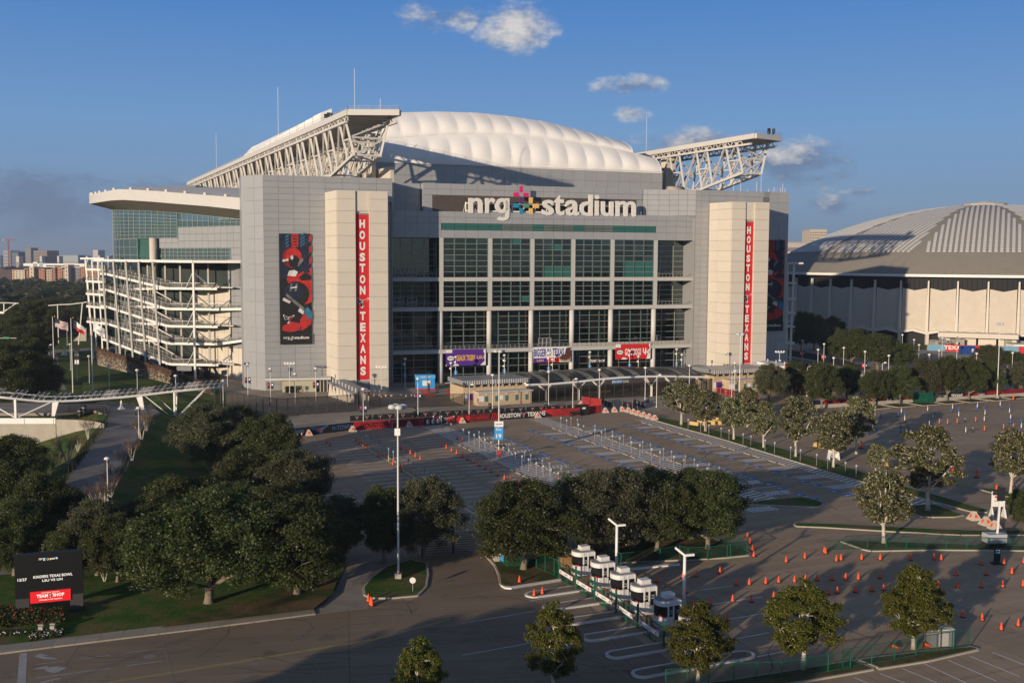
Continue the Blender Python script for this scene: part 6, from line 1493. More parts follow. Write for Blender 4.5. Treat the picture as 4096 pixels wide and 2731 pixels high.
# far woods and suburbs that read as one mass
rg = np.random.default_rng(5); N = 5200
Y = 560 + 3300 * rg.random(N) ** 1.5; ang = np.radians(rg.uniform(-33, 36, N)); X = Y * np.tan(ang)
keep = ~((Y < 700) & (X > -190)) & ~((Y > 1330) & (Y < 1580) & (X / Y > -.53) & (X / Y < -.37)); X, Y = X[keep], Y[keep]; n = len(X); k = 46
hh = rg.uniform(6, 10.5, n); d = rg.normal(size=(n, k, 3)); d /= np.linalg.norm(d, axis=2)[:, :, None]; d[:, :, 2] = np.abs(d[:, :, 2]) * 1.0 - .25
c = np.stack([X, Y, hh * .5], 1)[:, None, :] + d * np.stack([rg.uniform(4.5, 8, n), rg.uniform(4.5, 8, n), hh * .5], 1)[:, None, :]
c = c.reshape(-1, 3); nn = d.reshape(-1, 3) + rg.normal(size=c.shape) * .5; nn /= np.linalg.norm(nn, axis=1)[:, None]; t = np.cross(nn, rg.normal(size=c.shape)); t /= np.linalg.norm(t, axis=1)[:, None]; b = np.cross(nn, t)
s = rg.uniform(1.2, 2.6, len(c))[:, None]; o = obj('distant_woods', quads_mesh('distant_woods', c, t * s, b * s * .8, lm_far)); tag(o, 'dark green woods stretching to the horizon beyond the stadium', 'woods', kind='stuff')
# ================================================================== plaza: lamps, fences, canopy, ticket halls
def lamp_template(kind):
    t = thing('plaza_lamp', 'lamp', 'street lamp'); q = MB(); q.lathe([(.16, 0), (.16, .3), (.085, .35), (.07, 7.5)], (0, 0, 0), 8); q.build('pole', m_pole, t)
    def dome(c):
        q = MB(); q.lathe([(.10, -.45), (.13, -.40), (.13, 0), (.42, .02), (.43, .10), (.36, .28), (.20, .40), (.05, .45)], c, 12); q.build('dome_head', m_white, t, True)
        q = MB()
        for k in range(4): a = k * math.pi / 2; q.beam((c[0] + .30 * math.cos(a), c[1] + .30 * math.sin(a), c[2] - .45), (c[0] + .34 * math.cos(a), c[1] + .34 * math.sin(a), c[2] + .03), .06)
        q.lathe([(.33, -.52), (.33, -.44)], c, 10); q.build('lamp_cage', m_dark, t)
    if kind == 'globe': dome((0, 0, 7.85))
    if kind == 'arm': q = MB(); q.beam((0, 0, 7.5), (.55, 0, 7.7), .1); q.build('arm', m_pole, t); q = MB(); q.lathe([(.42, 0), (.40, .14), (.26, .32), (.05, .38)], (.75, 0, 7.6), 12); q.build('dome_head', m_white, t, True)
    if kind == 'flood':
        q = MB(); q.beam((-1.25, 0, 7.5), (1.25, 0, 7.5), .12); q.build('cross_bar', m_pole, t)
        for x in (-1.15, -.4, .4, 1.15): q = MB(); q.box((x, -.1, 7.8), (.45, .35, .42)); q.build('floodlight', m_white, t)
    if kind == 'bann':
        dome((0, 0, 7.85))
        for s in (-1, 1): pbox('banner', m_navy if s < 0 else m_navy, t, (.45 * s, 0, 3.9), (.62, .05, 1.5)); pbox('banner_print', m_red if s < 0 else m_wprint, t, (.45 * s, -.03, 4.15), (.34, .03, .5))
    if kind == 'redb':
        dome((0, 0, 7.85))
        for s in (-1, 1): pbox('banner', m_red if s < 0 else m_navy, t, (.45 * s, 0, 3.9), (.62, .05, 1.5)); pbox('banner_print', m_wprint, t, (.45 * s, -.03, 3.9), (.26, .03, .45))
    if kind == 'blueb':
        dome((0, 0, 7.85))
        for s in (-1, 1): pbox('banner', M('banner_blue', (.03, .16, .38), .7), t, (.26 * s, 0, 3.6), (.36, .05, 1.2))
        q = MB(); q.box((-.2, 0, 6.6), (.5, .4, .4)); q.build('speaker', m_white, t)
    return Stock(t)
LP = {k: lamp_template(k) for k in ('globe', 'arm', 'flood', 'bann', 'redb', 'blueb')}
def lamp(u, vt, kind, label, group, h=8.3, hl=False):
    b = G(u, vt, h)
    z = 0.0
    if hl:
        b = GH(u, vt)
    s = h / 8.3; return LP[kind].put((b.x, b.y, z), rnd.uniform(-.1, .1), (1, 1, s), label, group)
gp = 'globe lamps along the black plaza fence'; lb = 'globe lamp with paired dark banners along the black plaza fence'
for u, v in [(990, 1451), (1081, 1470), (1263, 1468), (1452.7, 1550), (1671.4, 1509)]: lamp(u, v, 'bann', lb, gp)
lamp(1180, 1490, 'globe', 'plain globe lamp inside the plaza fence before the gate shelter', None)
for u, v in [(908.5, 1437), (1157.5, 1444)]: lamp(u, v, 'flood', 'floodlight pole beside the entrance door of the tower with the poster', 'floodlight poles by the tower door')
lamp(1525, 1458, 'flood', 'pole with four floodlights in front of the red banner tower', None)
for u, v in [(1620, 1430.6), (1804, 1447), (1822.8, 1423), (2017.7, 1416), (2018, 1438), (2194.6, 1409.5), (2210, 1433), (2360, 1404), (2519, 1399), (2554, 1421), (2707, 1392.5), (2728, 1414.6)]: lamp(u, v, 'blueb', 'globe lamp with blue banners in front of the glass stadium front', 'lamps before the glass front')
for u, v in [(1970.7, 1494.6), (2195, 1481), (2398, 1474), (2582, 1466), (2758.5, 1457), (2939.5, 1447)]: lamp(u, v, 'globe', 'globe lamp on the pavement before the arched entrance canopy', 'lamps before the arched canopy')
for u, v in [(1877, 1527), (2292, 1505), (2628, 1489.5), (2929, 1474)]: lamp(u, v, 'arm', 'white lamp with one hooded arm behind the banner fence', 'hooded lamps behind the banner fence')
for u, v in [(2859.5, 1386), (2889, 1391), (2905, 1406)]: lamp(u, v, 'bann', 'lamp with dark banners against the beige tower near the ticket hall', 'lamps against the beige tower')
lamp(3134.5, 1374, 'flood', 'pole with a bar of four lamps beside the shaded stadium corner', None); lamp(3119, 1399, 'flood', 'pole with four floodlights beside the fuel canopy', None); lamp(3119, 1438, 'globe', 'globe lamp rising out of the fuel canopy trees', None)
for u, v in [(3210.5, 1359), (3296.7, 1372), (3460.7, 1402)]: lamp(u, v, 'redb', 'globe lamp with red and navy banners between the stadium and the dome', 'banner lamps by the dome')
for u, v in [(3272.6, 1394), (3335, 1427), (3375.7, 1387), (3556, 1418), (3610, 1335.5), (3656.6, 1355), (3676.7, 1375.5), (3717.5, 1414), (3756.6, 1397.7), (3770, 1349), (3829, 1369.5), (3907, 1409.5), (4051, 1406.5)]: lamp(u, v, 'globe', 'plain globe lamp standing before the domed hall', 'plain lamps by the dome')
lamp(3231, 1456, 'arm', 'hooded lamp over the trees beside the fuel canopy', None); lamp(3530, 1442, 'arm', 'hooded lamp among the oaks before the domed hall', None)
for u, v in [(435, 1452), (548, 1474.6), (702, 1497), (891.5, 1517), (355, 1420), (305, 1405)]: lamp(u, v, 'globe', 'globe lamp on the dark lawn below the ramp structure', 'lamps on the lawn below the ramps')
for u, v in [(280, 1373), (181.7, 1281.7), (267, 1297), (247, 1238), (225, 1203), (282, 1200), (132, 1153)]: lamp(u, v, 'globe', 'globe lamp beside the curved footpath near the flagpoles', 'lamps by the curved footpath')
lamp(195, 1371, 'arm', 'hooded lamp beside the grove near the flagpoles', None)
for u, vb, vt, lab in [(557, 1782, 1628, 'globe lamp on a concrete foot at the top of the raised footpath'), (433, 2018, 1829, 'twin globe lamp halfway up the raised footpath')]:
    b = GH(u, vb); h_ = P(u, vt, b.y)[2] - b.z; LP['globe'].put((b.x, b.y, b.z + .1), 0, (1, 1, h_ / 8.3), lab)
for s in LP.values(): s.done()
# tall masts
def mast(u, vb, label, hgt=19.0, extra=None):
    b = G(u, vb) if vb else Vector((-88, 10, 0)); t = thing('light_mast', label, 'light mast', b); q = MB(); q.lathe([(.3, 0), (.3, .6), (.13, .62), (.08, hgt)], b, 10); q.build('pole', m_pole, t, False)
    for k in range(4):
        a = R(20 + 90 * k); c = b + Vector((.62 * math.cos(a), .62 * math.sin(a), hgt)); pbeam('arm', m_pole, t, b + Vector((0, 0, hgt)), c, .1)
        q = MB(); q.lathe([(.18, -.28), (.42, -.2), (.46, .0), (.34, .2), (.1, .26)], c, 12); q.build('lamp_head', M('lamp_grey', (.55, .55, .54), .35), t, True)
    pbox('base', m_conc, t, b + Vector((0, 0, .35)), (.7, .7, .7))
    if extra == 'box': pbox('light_box', m_white, t, b + Vector((0, -.3, 16.3)), (.6, .4, .75)); pbox('lamp_lens', m_wprint, t, b + Vector((.05, -.51, 16.4)), (.25, .03, .2))
    if extra == 'sign':
        pbox('sign_plate', m_wprint, t, b + Vector((0, -.2, 6.3)), (1.55, .08, .95)); pbox('sign_plate', m_bprint, t, b + Vector((0, -.2, 4.65)), (1.5, .08, 2.2))
        text('lettering', '19', m_wprint, t, b + Vector((-.45, -.27, 3.85)), (1, 0, 0), (0, 0, 1), .9, .75, .02, .03); text('lettering', 'Blue', m_wprint, t, b + Vector((-.45, -.27, 5.2)), (1, 0, 0), (0, 0, 1), .9, .4, .02, .01)
        text('lettering', 'nrg park', m_navy, t, b + Vector((-.6, -.27, 6.15)), (1, 0, 0), (0, 0, 1), 1.2, .3, .02, .01)
        pbox('solar_panel', m_dark, t, b + Vector((.3, -.5, 2.6)), (1.7, .9, .1)); pbox('call_box', m_fredbol, t, b + Vector((0, -.3, 1.2)), (.6, .4, 1.1))
mast(1593.5, 2316, 'tall four headed light mast with a lamp box on the kerbed island', extra='box'); mast(1995, 1838, 'tall light mast with a blue sign reading 19 in the hatched parking aisle', extra='sign')

mast(2955, 1688, 'tall light mast rising behind the plane trees in front of the red banner'); mast(3988, 1594, 'tall light mast among the oaks along the barrier wall')
mast(0, 0, 'tall light mast on the near side of the road throwing a long thin shadow')
# ---- fences
def mesh_mat(name, col, a):
    m = bpy.data.materials.new(name); m.use_nodes = True; t = NT(m.node_tree)
    d = t.n('ShaderNodeBsdfDiffuse', {'Color': C4(col)}); tr = t.n('ShaderNodeBsdfTransparent'); pos = t.n('ShaderNodeNewGeometry').outputs['Position']
    n = t.n('ShaderNodeTexNoise', {'Vector': pos, 'Scale': 30.0}).outputs[0]
    x = t.n('ShaderNodeMixShader', {0: t.math('ADD', a - .08, t.math('MULTIPLY', n, .16)), 1: tr.outputs[0], 2: d.outputs[0]}); t.n('ShaderNodeOutputMaterial', {0: x.outputs[0]}); return m
m_bmesh = mesh_mat('black_mesh', (.012, .012, .012), .46); m_gmesh = mesh_mat('green_mesh', (.012, .06, .04), .24); m_gscr = mesh_mat('green_screen', (.010, .075, .05), .86)
def fence(name, label, pts, h, step, mp, mm, pw=.1, group=None, rails=(0.06, .98)):
    t = thing(name, label, 'fence', pts[0], group)
    for a, b in zip(pts, pts[1:]):
        a = Vector(a); b = Vector(b); n = max(1, round((b - a).length / step)); U = Vector((0, 0, h))
        for i in range(n): pbeam('post', mp, t, a.lerp(b, i / n), a.lerp(b, i / n) + U, pw)
        for r_ in rails: pbeam('rail', mp, t, a + U * r_, b + U * r_, pw * .6)
        q = MB()
        for i in range(n): c, d = a.lerp(b, i / n), a.lerp(b, (i + 1) / n); q.poly([c + U * .05, d + U * .05, d + U * .97, c + U * .97])
        q.build('mesh_infill', mm, t)
    pbeam('post', mp, t, pts[-1], Vector(pts[-1]) + Vector((0, 0, h)), pw); return t
fence('plaza_fence', 'tall black mesh fence round the gate court of the poster tower', [G(860, 1618), G(1000, 1648), G(1107, 1664), G(1152, 1664), G(1267, 1656), G(1430, 1646), G(1437, 1620)], 4.0, 2.6, m_dark, m_bmesh, .16)
fence('plaza_fence', 'low black fence between the gate court and the ticket hall', [G(1478, 1627), G(1600, 1632), G(1722, 1629), G(1858, 1623)], 3.0, 2.6, m_dark, m_bmesh, .14)
fence('gate_fence', 'row of black steel gates under the arched entrance canopy', [G(2122, 1612), G(2260, 1604), G(2420, 1594), G(2600, 1584), G(2760, 1574), G(2868, 1566)], 3.6, 2.4, m_dark, m_bmesh, .2)
fence('path_fence', 'black mesh fence along the left edge of the raised footpath', [GH(*ZL(*p)) + Vector((0, 0, .15)) for p in [(480, 1235), (545, 1160), (650, 1015), (755, 870), (845, 745), (935, 630), (965, 560), (985, 490)]], 2.2, 2.4, m_dark, m_bmesh, .09)
fence('bridge_railing', 'thin dark railing round the bridge landing', [G(225, 1652, 5.2), G(380, 1642, 5.2), G(432, 1668, 5.2)], 1.9, 2.4, m_dark, m_bmesh, .07)
fence('bridge_railing', 'thin dark railing behind the bridge landing on the far edge', [G(0, 1612, 5.2), G(230, 1612, 5.2), G(430, 1609, 5.2), G(600, 1620, 5.2)], 1.9, 3.0, m_dark, m_bmesh, .07)
fence('dome_fence', 'long black screened fence between the stadium corner and the domed hall', [G(3150, 1432), G(3250, 1448), G(3380, 1478), G(3420, 1490)], 3.0, 3, m_dark, mesh_mat('black_screen', (.02, .02, .02), .85), .14)
struct('retaining_kerb', MB().prism([G(3150, 1440), G(3260, 1458), G(3410, 1498), G(3640, 1560), G(3640, 1553), G(3412, 1488), G(3262, 1450), G(3150, 1432)], 0, .9), m_conc)
# FORD GATE lettering rail
fg_ = thing('gate_lettering', 'pale metal letters reading FORD GATE above the low black fence', 'sign', G(1600, 1632))
a = P(1478, 1588, G(1500, 1628).y); b = P(1675, 1580, G(1675, 1631).y); d_ = (b - a); n_ = 8; txt = 'FORDGATE'; xs_ = [1493, 1514, 1540, 1562, 1600, 1620, 1642, 1656]
for c, u in zip(txt, xs_): p = P(u, 1586, 242); text('letter', c, m_steel, fg_, p, (1, .1, 0), (0, 0, 1), .42, .5, .04, .01)
pbeam('rail', m_dark, fg_, P(1476, 1588, 242), P(1672, 1584, 242), .06)
# ---- gate shelter with slanted roof on concrete legs
gs = thing('gate_shelter', 'small sloping metal roofed shelter on tapered concrete legs in the gate court', 'shelter', G(1380, 1600))
c0, c1, c2, c3 = P(*ZP(1200, 375), 262), P(*ZP(1400, 345), 268), P(*ZP(1720, 478), 252), P(*ZP(1500, 512), 248)
q = MB(); q.hexa([c3 - Vector((0, 0, .25)), c2 - Vector((0, 0, .25)), c1 - Vector((0, 0, .25)), c0 - Vector((0, 0, .25)), c3, c2, c1, c0]); ro = q.build('roof', m_galv, gs)
for k in range(8): p = c0.lerp(c3, (k + .5) / 8).lerp(c1.lerp(c2, (k + .5) / 8), .25); pbox('roof_vent', m_steel, gs, p + Vector((0, 0, .5)), (.25, .35, 1.0), .4); pbeam('rib', m_steel, gs, c0.lerp(c3, k / 8) + Vector((0, 0, .08)), c1.lerp(c2, k / 8) + Vector((0, 0, .08)), .12)
for k in range(7):
    p = c0.lerp(c3, (k + .4) / 7).lerp(c1.lerp(c2, (k + .4) / 7), .12); q = MB(); q.hexa([(p.x - .55, p.y - .3, 0), (p.x + .55, p.y - .3, 0), (p.x + .55, p.y + .3, 0), (p.x - .55, p.y + .3, 0), (p.x - .22, p.y - .3, p.z - .2), (p.x + .22, p.y - .3, p.z - .2), (p.x + .22, p.y + .3, p.z - .2), (p.x - .22, p.y + .3, p.z - .2)]); q.build('leg', m_beige, gs)
    pbeam('leg', m_conc, gs, Vector((*c1.lerp(c2, (k + .4) / 7).xy, 0)), c1.lerp(c2, (k + .4) / 7) - Vector((0, 0, .2)), .35)
# tower entrance with flat canopy, box wall, hedge
ep = thing('entrance_canopy', 'low flat entrance canopy with a concrete box at the foot of the poster tower', 'canopy', G(1170, 1575))
Yc = G(1150, 1570).y; a = P(*ZP(475, 335), Yc); b = P(*ZP(1222, 310), Yc - 1); pbox('canopy_slab', m_steel, ep, ((a.x + b.x) / 2, Yc + 1.5, a.z), (b.x - a.x, 5, .45), .15)
a = P(*ZP(668, 330), Yc + .5); b = P(*ZP(1060, 480), Yc + .5); pbox('box_wall', M('greenish_wall', (.40, .38, .29), .85, var=.12), ep, ((a.x + b.x) / 2, Yc + 2, a.z / 2), (b.x - a.x, 3, a.z - .2), .12)
a = P(*ZP(1070, 335), Yc + 1); b = P(*ZP(1195, 460), Yc + 1); pbox('door_glass', m_dark, ep, ((a.x + b.x) / 2, Yc + 2.2, 1.9), (b.x - a.x, .4, 3.8), .12)
for k in range(4): pbox('door_frame', m_beige, ep, (a.x + (b.x - a.x) * k / 3, Yc + 1.95, 1.9), (.16, .2, 3.8), .12)
hd = thing('hedge', 'clipped dark green hedge in front of the entrance canopy', 'hedge', G(1180, 1570)); rg = np.random.default_rng(3); n = 5000
ga, gb = G(*ZP(715, 500)), G(*ZP(1035, 488)); tt = rg.random(n)[:, None]; pp = np.array(ga)[None] * (1 - tt) + np.array(gb)[None] * tt + np.stack([rg.uniform(-.2, .2, n), rg.uniform(-.9, .9, n), rg.uniform(0, 1.7, n)], 1)
t_ = rg.normal(size=(n, 3)); t_ /= np.linalg.norm(t_, axis=1)[:, None]; b_ = np.cross(t_, rg.normal(size=(n, 3))); b_ /= np.linalg.norm(b_, axis=1)[:, None]; obj('foliage', quads_mesh('hedge', pp, t_ * .13, b_ * .1, lm_oak), hd)
# ---- ticket halls
m_brick = M('tan_block', (.50, .385, .255), .85, var=.10, sc1=.8, sc2=14)
def ticket_hall(name, label, o, L_, mir):
    t = thing(name, label, 'building', o, rz=0); sx = ES; sy = ET
    def W(s, d, z): return o + sx * s + sy * d + Vector((0, 0, z))
    pbox('wall', m_brick, t, W(L_ / 2, 6.5, 2.1), (L_ * 1.0, 9, 4.2), A24); pbox('front_wing', m_brick, t, W(L_ * .58, 1.0, 1.55), (L_ * .84, 4.2, 3.1), A24)
    pbox('wing_roof', m_steel, t, W(L_ * .58, .9, 3.2), (L_ * .87, 4.9, .22), A24); pbox('clerestory', m_dark, t, W(L_ / 2, 1.9, 4.55), (L_ * .96, .2, .7), A24)
    pbox('metal_roof', m_galv, t, W(L_ / 2, 6.2, 5.4), (L_ * 1.06, 10.4, 1.0), A24)
    n = int(L_ * 1.06 / .6); 
    for k in range(n): pbox('roof_rib', m_steel, t, W(-L_ * .03 + k * .6, .94, 5.4), (.12, .1, 1.02), A24)
    for k in range(9): pbox('clerestory_post', m_brick, t, W(L_ * (k + .5) / 9, 1.85, 4.5), (.5, .3, .75), A24)
    for k in range(5):
        pbox('ticket_window', M('window_teal', (.06, .16, .16), .2), t, W(L_ * (.28 + .16 * k), -1.12, 1.6), (.75, .12, 1.3), A24); pbox('window_lamp', m_wprint, t, W(L_ * (.28 + .16 * k), -1.2, 2.7), (.35, .3, .15), A24)
    pbox('poster', m_wprint, t, W(L_ * .20, -1.14, 1.7), (1.5, .08, 1.3), A24); pbox('poster', m_wprint, t, W(L_ * .52, -1.14, 1.8), (.9, .08, 1.0), A24); pbox('side_poster', m_purple, t, W(L_ * .09, 1.93, 1.9), (1.8, .1, 1.5), A24); pbox('side_poster', m_wprint, t, W(L_ * .03, 1.93, 1.8), (1.0, .1, 1.6), A24)
    pbox('plinth_course', M('tan_dark', (.36, .27, .18), .9), t, W(L_ * .58, 1.0, .45), (L_ * .845, 4.25, .12), A24)
ticket_hall('ticket_hall', 'tan block ticket hall with grey metal roof left of the arched canopy', G(1866, 1624), 16.5, 1)
ticket_hall('ticket_hall', 'tan block ticket hall with grey metal roof behind the oaks and plane trees', G(2872, 1572), 17.5, -1)
# kiosk
kk = thing('drinks_kiosk', 'small bright blue drinks kiosk in front of the glass', 'kiosk', G(1710, 1557)); g = G(1700, 1558); rz = .22
pbox('body', m_bprint, kk, (g.x, g.y, 1.9), (4.9, 2.8, 3.6), rz); pbox('serving_hatch', m_wprint, kk, (g.x + .5, g.y - 1.32, 1.9), (2.1, .3, 1.4), rz); pbox('base_stripe', m_red, kk, (g.x, g.y, .3), (5.0, 2.9, .35), rz); pbox('header', M('pale_blue', (.10, .38, .75), .5), kk, (g.x, g.y, 3.6), (5.1, 3.0, .9), rz)
text('lettering', 'BUD LIGHT', m_wprint, kk, (g.x - .7, g.y - 1.75, 3.35), (math.cos(rz), math.sin(rz), 0), (0, 0, 1), 2.4, .42, .03, .02)
for x in (1716, 1750): p = G(x, 1572); pbox('queue_post', m_dark, kk, (p.x, p.y, 1.3), (.5, .5, 2.6))
for i, (x, y) in enumerate([(300, 655), (355, 690), (600, 640), (615, 660)]):
    g = G(*ZQ(x, y + 14)); t = thing('picnic_table', 'red metal picnic table behind the low plaza fence', 'table', g, 'red picnic tables'); pbox('table_top', m_fredbol, t, g + Vector((0, 0, .78)), (2.4, .8, .1), .2)
    for s in (-1, 1): pbox('bench', m_fredbol, t, g + Vector((-.15 * s, .75 * s, .45)), (2.4, .3, .08), .2); pbeam('leg', m_fredbol, t, g + Vector((.8 * s, -.7, 0)), g + Vector((.8 * s, .7, .75)), .08); pbeam('leg', m_fredbol, t, g + Vector((.8 * s, .7, 0)), g + Vector((.8 * s, -.7, .75)), .08)
# ---- arched entrance canopy
ac = thing('arched_canopy', 'long arched canopy with dark and pale roof bands over the entrance gates', 'canopy', G(2500, 1590))
fpx = [(2103, 1539), (2195, 1537), (2297, 1528.5), (2399, 1517), (2487, 1510), (2579, 1506), (2674, 1505), (2759, 1507), (2827, 1508), (2929, 1500)]
bpx = [(2052, 1501), (2130, 1494), (2210, 1488), (2300, 1484.5), (2436, 1472.5), (2521, 1469), (2640, 1472), (2760, 1469), (2810, 1467), (2858, 1464)]
def cl(pts, u):
    return lerp_curve(pts, u)
fr_, bk_ = [], []
NA_ = 54
for i in range(NA_ + 1):
    f = i / NA_; u = 2103 + (2929 - 2103) * f; Yf = 253 + (281 - 253) * f; fr_.append(P(u, cl(fpx, u), Yf)); u2 = 2052 + (2858 - 2052) * f; bk_.append(P(u2, cl(bpx, u2), Yf + 8.5))
m_cdark = M('canopy_dark', (.014, .015, .02), .3, spec=.6, var=.2); m_cpale = M('canopy_pale', (.24, .22, .17), .4, var=.1)
for k in range(NA_ // 2):
    rows = []
    for i in (2 * k, 2 * k + 1, 2 * k + 2):
        a, b = fr_[i], bk_[i]; row = []
        for j in range(9): th = j / 8 * math.pi / 2; row.append(Vector((a.x + (b.x - a.x) * (1 - math.cos(th)), a.y + (b.y - a.y) * (1 - math.cos(th)), a.z + (b.z - a.z) * math.sin(th))))
        e = b + (b - a) * .9; row.append(Vector((e.x, e.y, b.z - .5))); rows.append(row)
    MB().grid(rows).build('roof_panel', m_cpale if k in (2, 5, 8, 10, 12, 14, 17, 20, 23) else m_cdark, ac, True)
for f in range(0, NA_ + 1, 2):
    a, b = fr_[f], bk_[f]; MB().tube([Vector((a.x + (b.x - a.x) * (1 - math.cos(j / 8 * math.pi / 2)), a.y + (b.y - a.y) * (1 - math.cos(j / 8 * math.pi / 2)), a.z + (b.z - a.z) * math.sin(j / 8 * math.pi / 2) + .05)) for j in range(9)], .07 if f not in (0, NA_) else .28, 5).build('rib', m_white if f in (0, NA_) else m_dark, ac)
MB().tube(fr_, .30, 8).build('front_pipe', m_white, ac, True)
for u, vb in ((2183, 1605), (2314, 1600), (2397, 1590), (2605, 1585), (2690, 1577), (2805, 1567)):
    g = G(u, vb); i = round((u - 2103) / (2929 - 2103) * NA_); a = fr_[max(1, i - 1)]; b = fr_[min(NA_, i + 1)]; k = Vector((g.x, g.y, 2.6)); q = MB(); q.beam(g, k, .5); q.build('column', m_beige, ac)
    for tp in (Vector((a.x - .6, a.y, a.z - .2)), Vector((b.x + .6, b.y, b.z - .2)), Vector((bk_[i].x, bk_[i].y, bk_[i].z - .6))): pbeam('branch', m_beige, ac, k, tp, .32)
bp = thing('plaza_sign', 'blue and white letters reading BUD LIGHT PLAZA hung under the arched canopy', 'sign', G(2500, 1590))
p = P(*ZT(440, 540), 262); d_ = (P(*ZT(720, 528), 268) - p).normalized(); pbox('backing', m_bprint, bp, p + d_ * 1.9 + Vector((0, .1, .45)), (3.9, .1, .95), math.atan2(d_.y, d_.x))
text('lettering', 'BUD LIGHT', m_wprint, bp, p + Vector((0, 0, .12)), d_, (0, 0, 1), 3.6, .62, .06, .03); text('lettering', 'PLAZA', m_steel, bp, p + d_ * 4.0 + Vector((0, 0, .12)), d_, (0, 0, 1), 2.2, .62, .06, .03)
# fuel canopy beyond the ticket hall
fc = thing('concession_canopy', 'flat white concession canopy with red signs and a shield reading 66', 'canopy', G(3180, 1490)); Yq = 275.0
a, b = P(3050, 1447, Yq + 4), P(3262, 1482, Yq - 6); pbeam('roof_slab', m_white, fc, a, b, 6.0, .45)
for k in range(6): p = a.lerp(b, .1 + k * .16); pbox('post', m_beige, fc, (p.x, p.y, p.z / 2), (.45, .45, p.z)); pbox('roof_fin', m_steel, fc, p + Vector((0, 0, .6)), (.15, .4, 1.0)); pbox('menu_board', m_red, fc, p + Vector((1.0, .5, -1.1)), (1.8, .1, .8), -.3); pbox('stall', [m_dark, m_dred, m_grprint][k % 3], fc, (p.x + 1.0, p.y + 1.2, 1.3), (2.6, 1.6, 2.4), -.3)
p = P(3149, 1464, Yq - 4); q = MB(); n_ = [(-.75, .9), (.75, .9), (.9, .3), (.8, -.4), (.4, -.9), (0, -1.1), (-.4, -.9), (-.8, -.4), (-.9, .3)]; q.poly([(p.x + x, p.y - .1, p.z + z) for x, z in n_]); q.build('shield', m_wprint, fc)
q = MB(); q.poly([(p.x + x * .85, p.y - .16, p.z + z * .85) for x, z in n_]); q.build('shield_face', m_red, fc); text('lettering', '66', m_wprint, fc, (p.x - .5, p.y - .2, p.z - .4), (1, 0, 0), (0, 0, 1), 1.0, .75, .03, .03)
# ---- banner fence on the lot edge
m_mot = M('mottled_red', (.30, .02, .02), .7, var=.55, sc1=1.2, sc2=3)
def bfence(pts, label, mat, fn=None, h=1.65, group=None):
    t = thing('banner_fence', label, 'fence', pts[0], group); L0 = 0
    for a, b in zip(pts, pts[1:]):
        d = (b - a).normalized(); n = max(1, round((b - a).length / 2.6)); rz = math.atan2(d.y, d.x)
        for i in range(n): c = a.lerp(b, (i + .5) / n); pbox('panel', mat, t, (c.x, c.y, h / 2 + .03), ((b - a).length / n - .03, .06, h), rz)
        for i in range(n + 1): c = a.lerp(b, i / n); pbox('post', m_galv, t, (c.x - d.y * -.12, c.y + .12, h / 2), (.08, .08, h))
    a, b = pts[0], pts[-1]; d = (b - a).normalized(); L_ = (b - a).length; nrm = Vector((d.y, -d.x, 0))
    if fn: fn(t, a + nrm * .035 + Vector((0, 0, .03)), d, L_, h)
    return t
UPZ = Vector((0, 0, 1))
def f_town(t, o, d, L_, h):
    for x, w_, s_ in ((.02, .20, 'TOWN'), (.66, .30, 'H-TOWN')): text('lettering', s_, M('town_blue', (.05, .13, .26), .7), t, o + d * L_ * x + UPZ * h * .25, d, UPZ, L_ * w_, h * .55, .015, .03)
    q = MB(); bull(q, o + d * L_ * .34 + UPZ * h * .02, d, UPZ, L_ * .24, h * .95, .01, 0, 1, 2); q.build('bull_emblem', [M('town_dk', (.02, .04, .09), .7), MATS['town_blue'], MATS['town_blue']], t)
    q = MB(); shape2d(q, [((.46 + .035 * math.cos(R(90 + 144 * k))) * L_, (.42 + .2 * math.sin(R(90 + 144 * k))) * h) for k in range(5)], o, d, UPZ, .04); q.build('star', m_red, t)
def f_ht(mt):
    def f(t, o, d, L_, h):
        text('lettering', 'HOUSTON', mt, t, o + d * L_ * .10 + UPZ * h * .2, d, UPZ, L_ * .38, h * .6, .015, .04); text('lettering', 'TEXANS', mt, t, o + d * L_ * .60 + UPZ * h * .2, d, UPZ, L_ * .32, h * .6, .015, .04)
        q = MB(); bull(q, o + d * L_ * .50 + UPZ * h * .2, d, UPZ, L_ * .08, h * .6, .012, 0, 1, 2); q.build('bull_emblem', [m_navy, m_red, m_wprint], t)
    return f
def f_players(t, o, d, L_, h):
    q = MB(); r2 = random.Random(4)
    for k in range(9): x = .03 + .025 * k; shape2d(q, [(L_ * (x + .02 * math.cos(R(a))), h * (.45 + .3 * math.sin(R(a)))) for a in range(0, 360, 40)], o, d, UPZ, .012 + .002 * k, [0, 2, 3][k % 3])
    for k in range(4): x = .52 + .07 * k; shape2d(q, [(L_ * (x + .035 * math.cos(R(a))), h * (.5 + .4 * math.sin(R(a)))) for a in range(0, 360, 30)], o, d, UPZ, .014 + .003 * k, [1, 4][k % 2])
    bull(q, o + d * L_ * .24 + UPZ * h * .05, d, UPZ, L_ * .20, h * .9, .03, 0, 1, 2)
    q.build('print', [m_black, m_red, m_wprint, m_grprint, m_dred], t); text('lettering', 'WE ARE TEXANS', m_red, t, o + d * L_ * .78 + UPZ * h * .3, d, UPZ, L_ * .19, h * .35, .015, .03)
def f_stripe(t, o, d, L_, h):
    f_ht(m_wprint)(t, o + d * L_ * .04, d, L_ * .92, h); q = MB()
    for k in range(4): x = .01 + .035 * k; shape2d(q, [(L_ * x, 0), (L_ * (x + .015), 0), (L_ * (x + .05), h), (L_ * (x + .035), h)], o, d, UPZ, .008, 0)
    shape2d(q, [(L_ * .78, h), (L_ * 1.0, h * .2), (L_, h)], o, d, UPZ, .008, 0); q.build('stripes', m_red, t)
